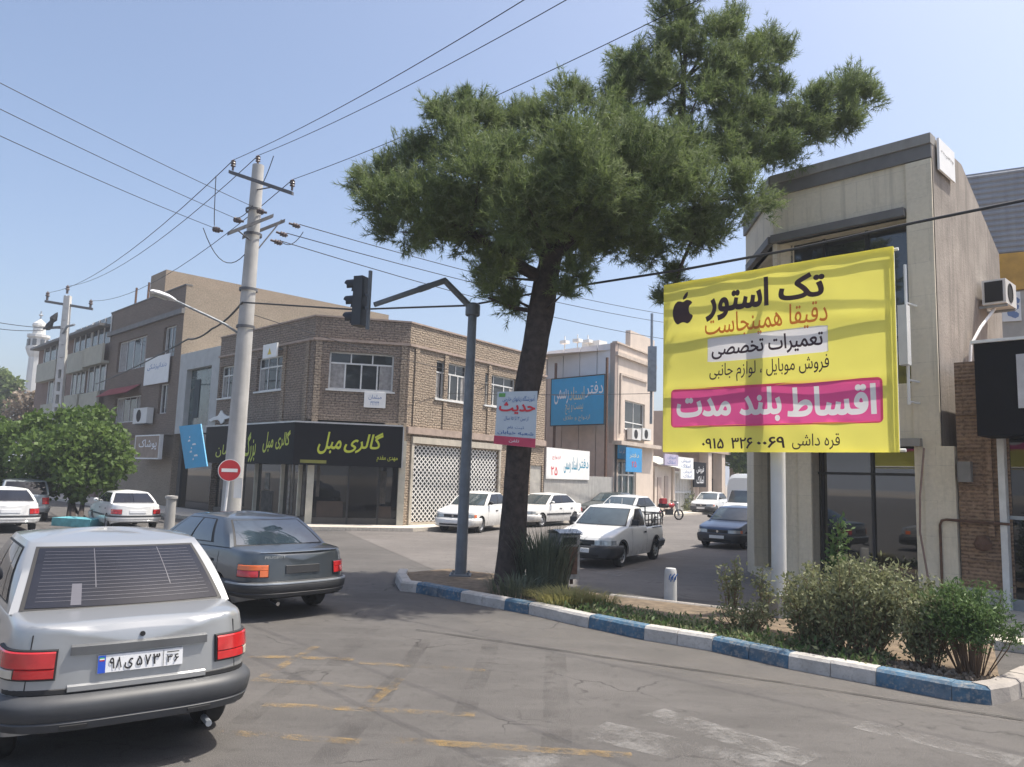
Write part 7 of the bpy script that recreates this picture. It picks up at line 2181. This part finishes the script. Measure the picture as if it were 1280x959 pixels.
# ---- blue sedan and cars beyond
t = place('blue_sedan', 'dark blue sedan facing the camera, half in the shadow left of the white billboard post', (7.65, 26.05), 215.5, .9)
car(t, pride(), M['carblue'], 'pride', 'pride', 'dark', sides=(1, -1), ws=M['carglass2'])
q = P(888, 632, 52); t = place('white_sedan', 'small white sedan far down the side street before the pillared house', (q.x, 52), 212, 1.0)
car(t, pride(), M['carwhite2'], 'pride', 'pride', 'grey', sides=(1,), ws=M['carglass2'])
q = P(954, 640, 37); t = place('white_sedan', 'white sedan parked directly behind the dark blue one', (q.x + .3, 37), 214, 1.0)
car(t, pride(), M['carwhite'], 'pride', 'pride', 'body', sides=(1,), ws=M['carglass2'])
q = P(1003, 650, 31); t = place('white_sedan', 'white sedan glimpsed between the billboard post and the stone pillar', (q.x + .3, 31), 214, 1.0)
car(t, pride(), M['carwhite2'], 'pride', 'pride', 'dark', sides=(1,), ws=M['carglass2'])
# box van
q = P(928, 640, 45); t = place('box_van', 'white light truck with a tall rounded box body far down the side street', (q.x + .6, 46), 214, 1.0, cat='van')
B = Body(4.6, 1.7, 1.75, 2.5, .75, [(-2.3, .7), (.25, .75), (.3, 1.0), (1.2, 1.0), (1.7, .88), (2.0, .8), (2.25, .7), (2.3, .6)], 1.70, (.28, .36, .85, 1.35), wr=.8)
car(t, B, M['carwhite'], None, 'x', 'dark', sides=(1,), ws=M['carglass2'], doors=False)
b = MB(); rows = []
for x, s_ in ((-2.3, 1), (.45, 1), (.75, .97), (.9, .85)):
    pr = []
    for a in [math.pi * i / 20 for i in range(21)]:
        cx_, sx_ = math.cos(a), math.sin(a)
        pr.append(Vector((x, .92 * math.copysign(abs(cx_) ** .35, cx_), .9 + (1.75 * s_) * abs(sx_) ** .35)))
    rows.append(pr)
b.grid(rows, 0, True); b.add(rows[-1], [tuple(range(21))]); b.add(rows[0], [tuple(reversed(range(21)))]); b.build('cargo_box', M['carwhite2'], t, local=True)

# ---- motorcycle with a red load
q = G(836, 650); t = thing('motorcycle', 'parked motorcycle with a red seat load on the far side street', 'motorcycle', (q.x, q.y, 0), None, rad(20))
for x, r in ((-.62, .29), (.62, .29)):
    b = MB()
    n = 24; rows = []
    for i in range(n + 1):
        a = 2 * math.pi * i / n; c = Vector((x + math.cos(a) * r * .88, 0, r + math.sin(a) * r * .88)); e = Vector((math.cos(a), 0, math.sin(a)))
        rows.append([c + e * .045 * math.cos(w_) + Vector((0, .045, 0)) * math.sin(w_) for w_ in [2 * math.pi * k / 8 for k in range(9)]])
    b.grid(rows); wo = b.build('wheel', M['tyre'], t, local=True)
    b = MB()
    for k in range(10):
        a = 2 * math.pi * k / 10; b.tube([(x, 0, r), (x + math.cos(a) * r * .85, 0, r + math.sin(a) * r * .85)], .008, 4)
    b.lathe([(0, -.06), (.05, -.06), (.05, .06), (0, .06)], (x, 0, r), (0, 1, 0), 10); b.build('rim', M['steel'], wo, local=True)
b = MB(); b.tube([(.62, .06, .29), (.42, .06, .85), (.36, .05, .98)], .025, 8); b.tube([(.62, -.06, .29), (.42, -.06, .85), (.36, -.05, .98)], .025, 8); b.build('fork', M['steel'], t, local=True)
b = MB(); b.tube([(.30, -.33, 1.02), (.38, -.15, 1.0), (.38, .15, 1.0), (.30, .33, 1.02)], .018, 8); b.build('handlebar', M['black'], t, local=True)
b = MB(); b.tube([(.4, 0, .85), (.1, 0, .55), (-.3, 0, .5), (-.62, 0, .29)], [.03, .04, .04, .025], 8); b.box((.02, 0, .42), (.36, .26, .3)); b.build('frame', M['black'], t, local=True)
b = MB(); b.lathe([(0, -.22), (.09, -.2), (.13, -.05), (.12, .1), (.06, .2), (0, .21)], (.14, 0, .78), (1, 0, .1), 14); b.build('fuel_tank', M['redlens'], t, local=True)
b = MB(); b.lathe([(0, -.34), (.1, -.32), (.13, -.1), (.12, .2), (.08, .3), (0, .31)], (-.3, 0, .76), (1, 0, 0), 12); b.build('seat', M['rubber'], t, local=True)
b = MB(); b.box((-.36, 0, .98), (.30, .34, .24)); b.box((-.34, .02, 1.12), (.22, .28, .05), 0, .2); b.build('load', pm('red cloth load', (.45, .03, .04), .8, var=.3, scale=9), t, local=True)
b = MB(); b.lathe([(0, -.05), (.08, -.03), (.09, .04), (0, .06)], (.5, 0, .88), (1, 0, 0), 12); b.build('headlight', M['headlens'], t, local=True)

# ------------------------------------------------------------------ thin summer haze
b = MB(); b.box((0, 420, 12.5), (2200, 2200, 30))
hz = stuff(b.build('haze', None, loc=(0, 0, 0)))
hm = bpy.data.materials.new('haze air'); hm.use_nodes = True
t_ = hm.node_tree; t_.nodes.remove(t_.nodes['Principled BSDF'])
pv = t_.nodes.new('ShaderNodeVolumePrincipled'); pv.inputs['Color'].default_value = (.80, .86, .95, 1); pv.inputs['Density'].default_value = .0013
t_.links.new(pv.outputs[0], t_.nodes['Material Output'].inputs['Volume'])
hz.data.materials.clear(); hz.data.materials.append(hm)
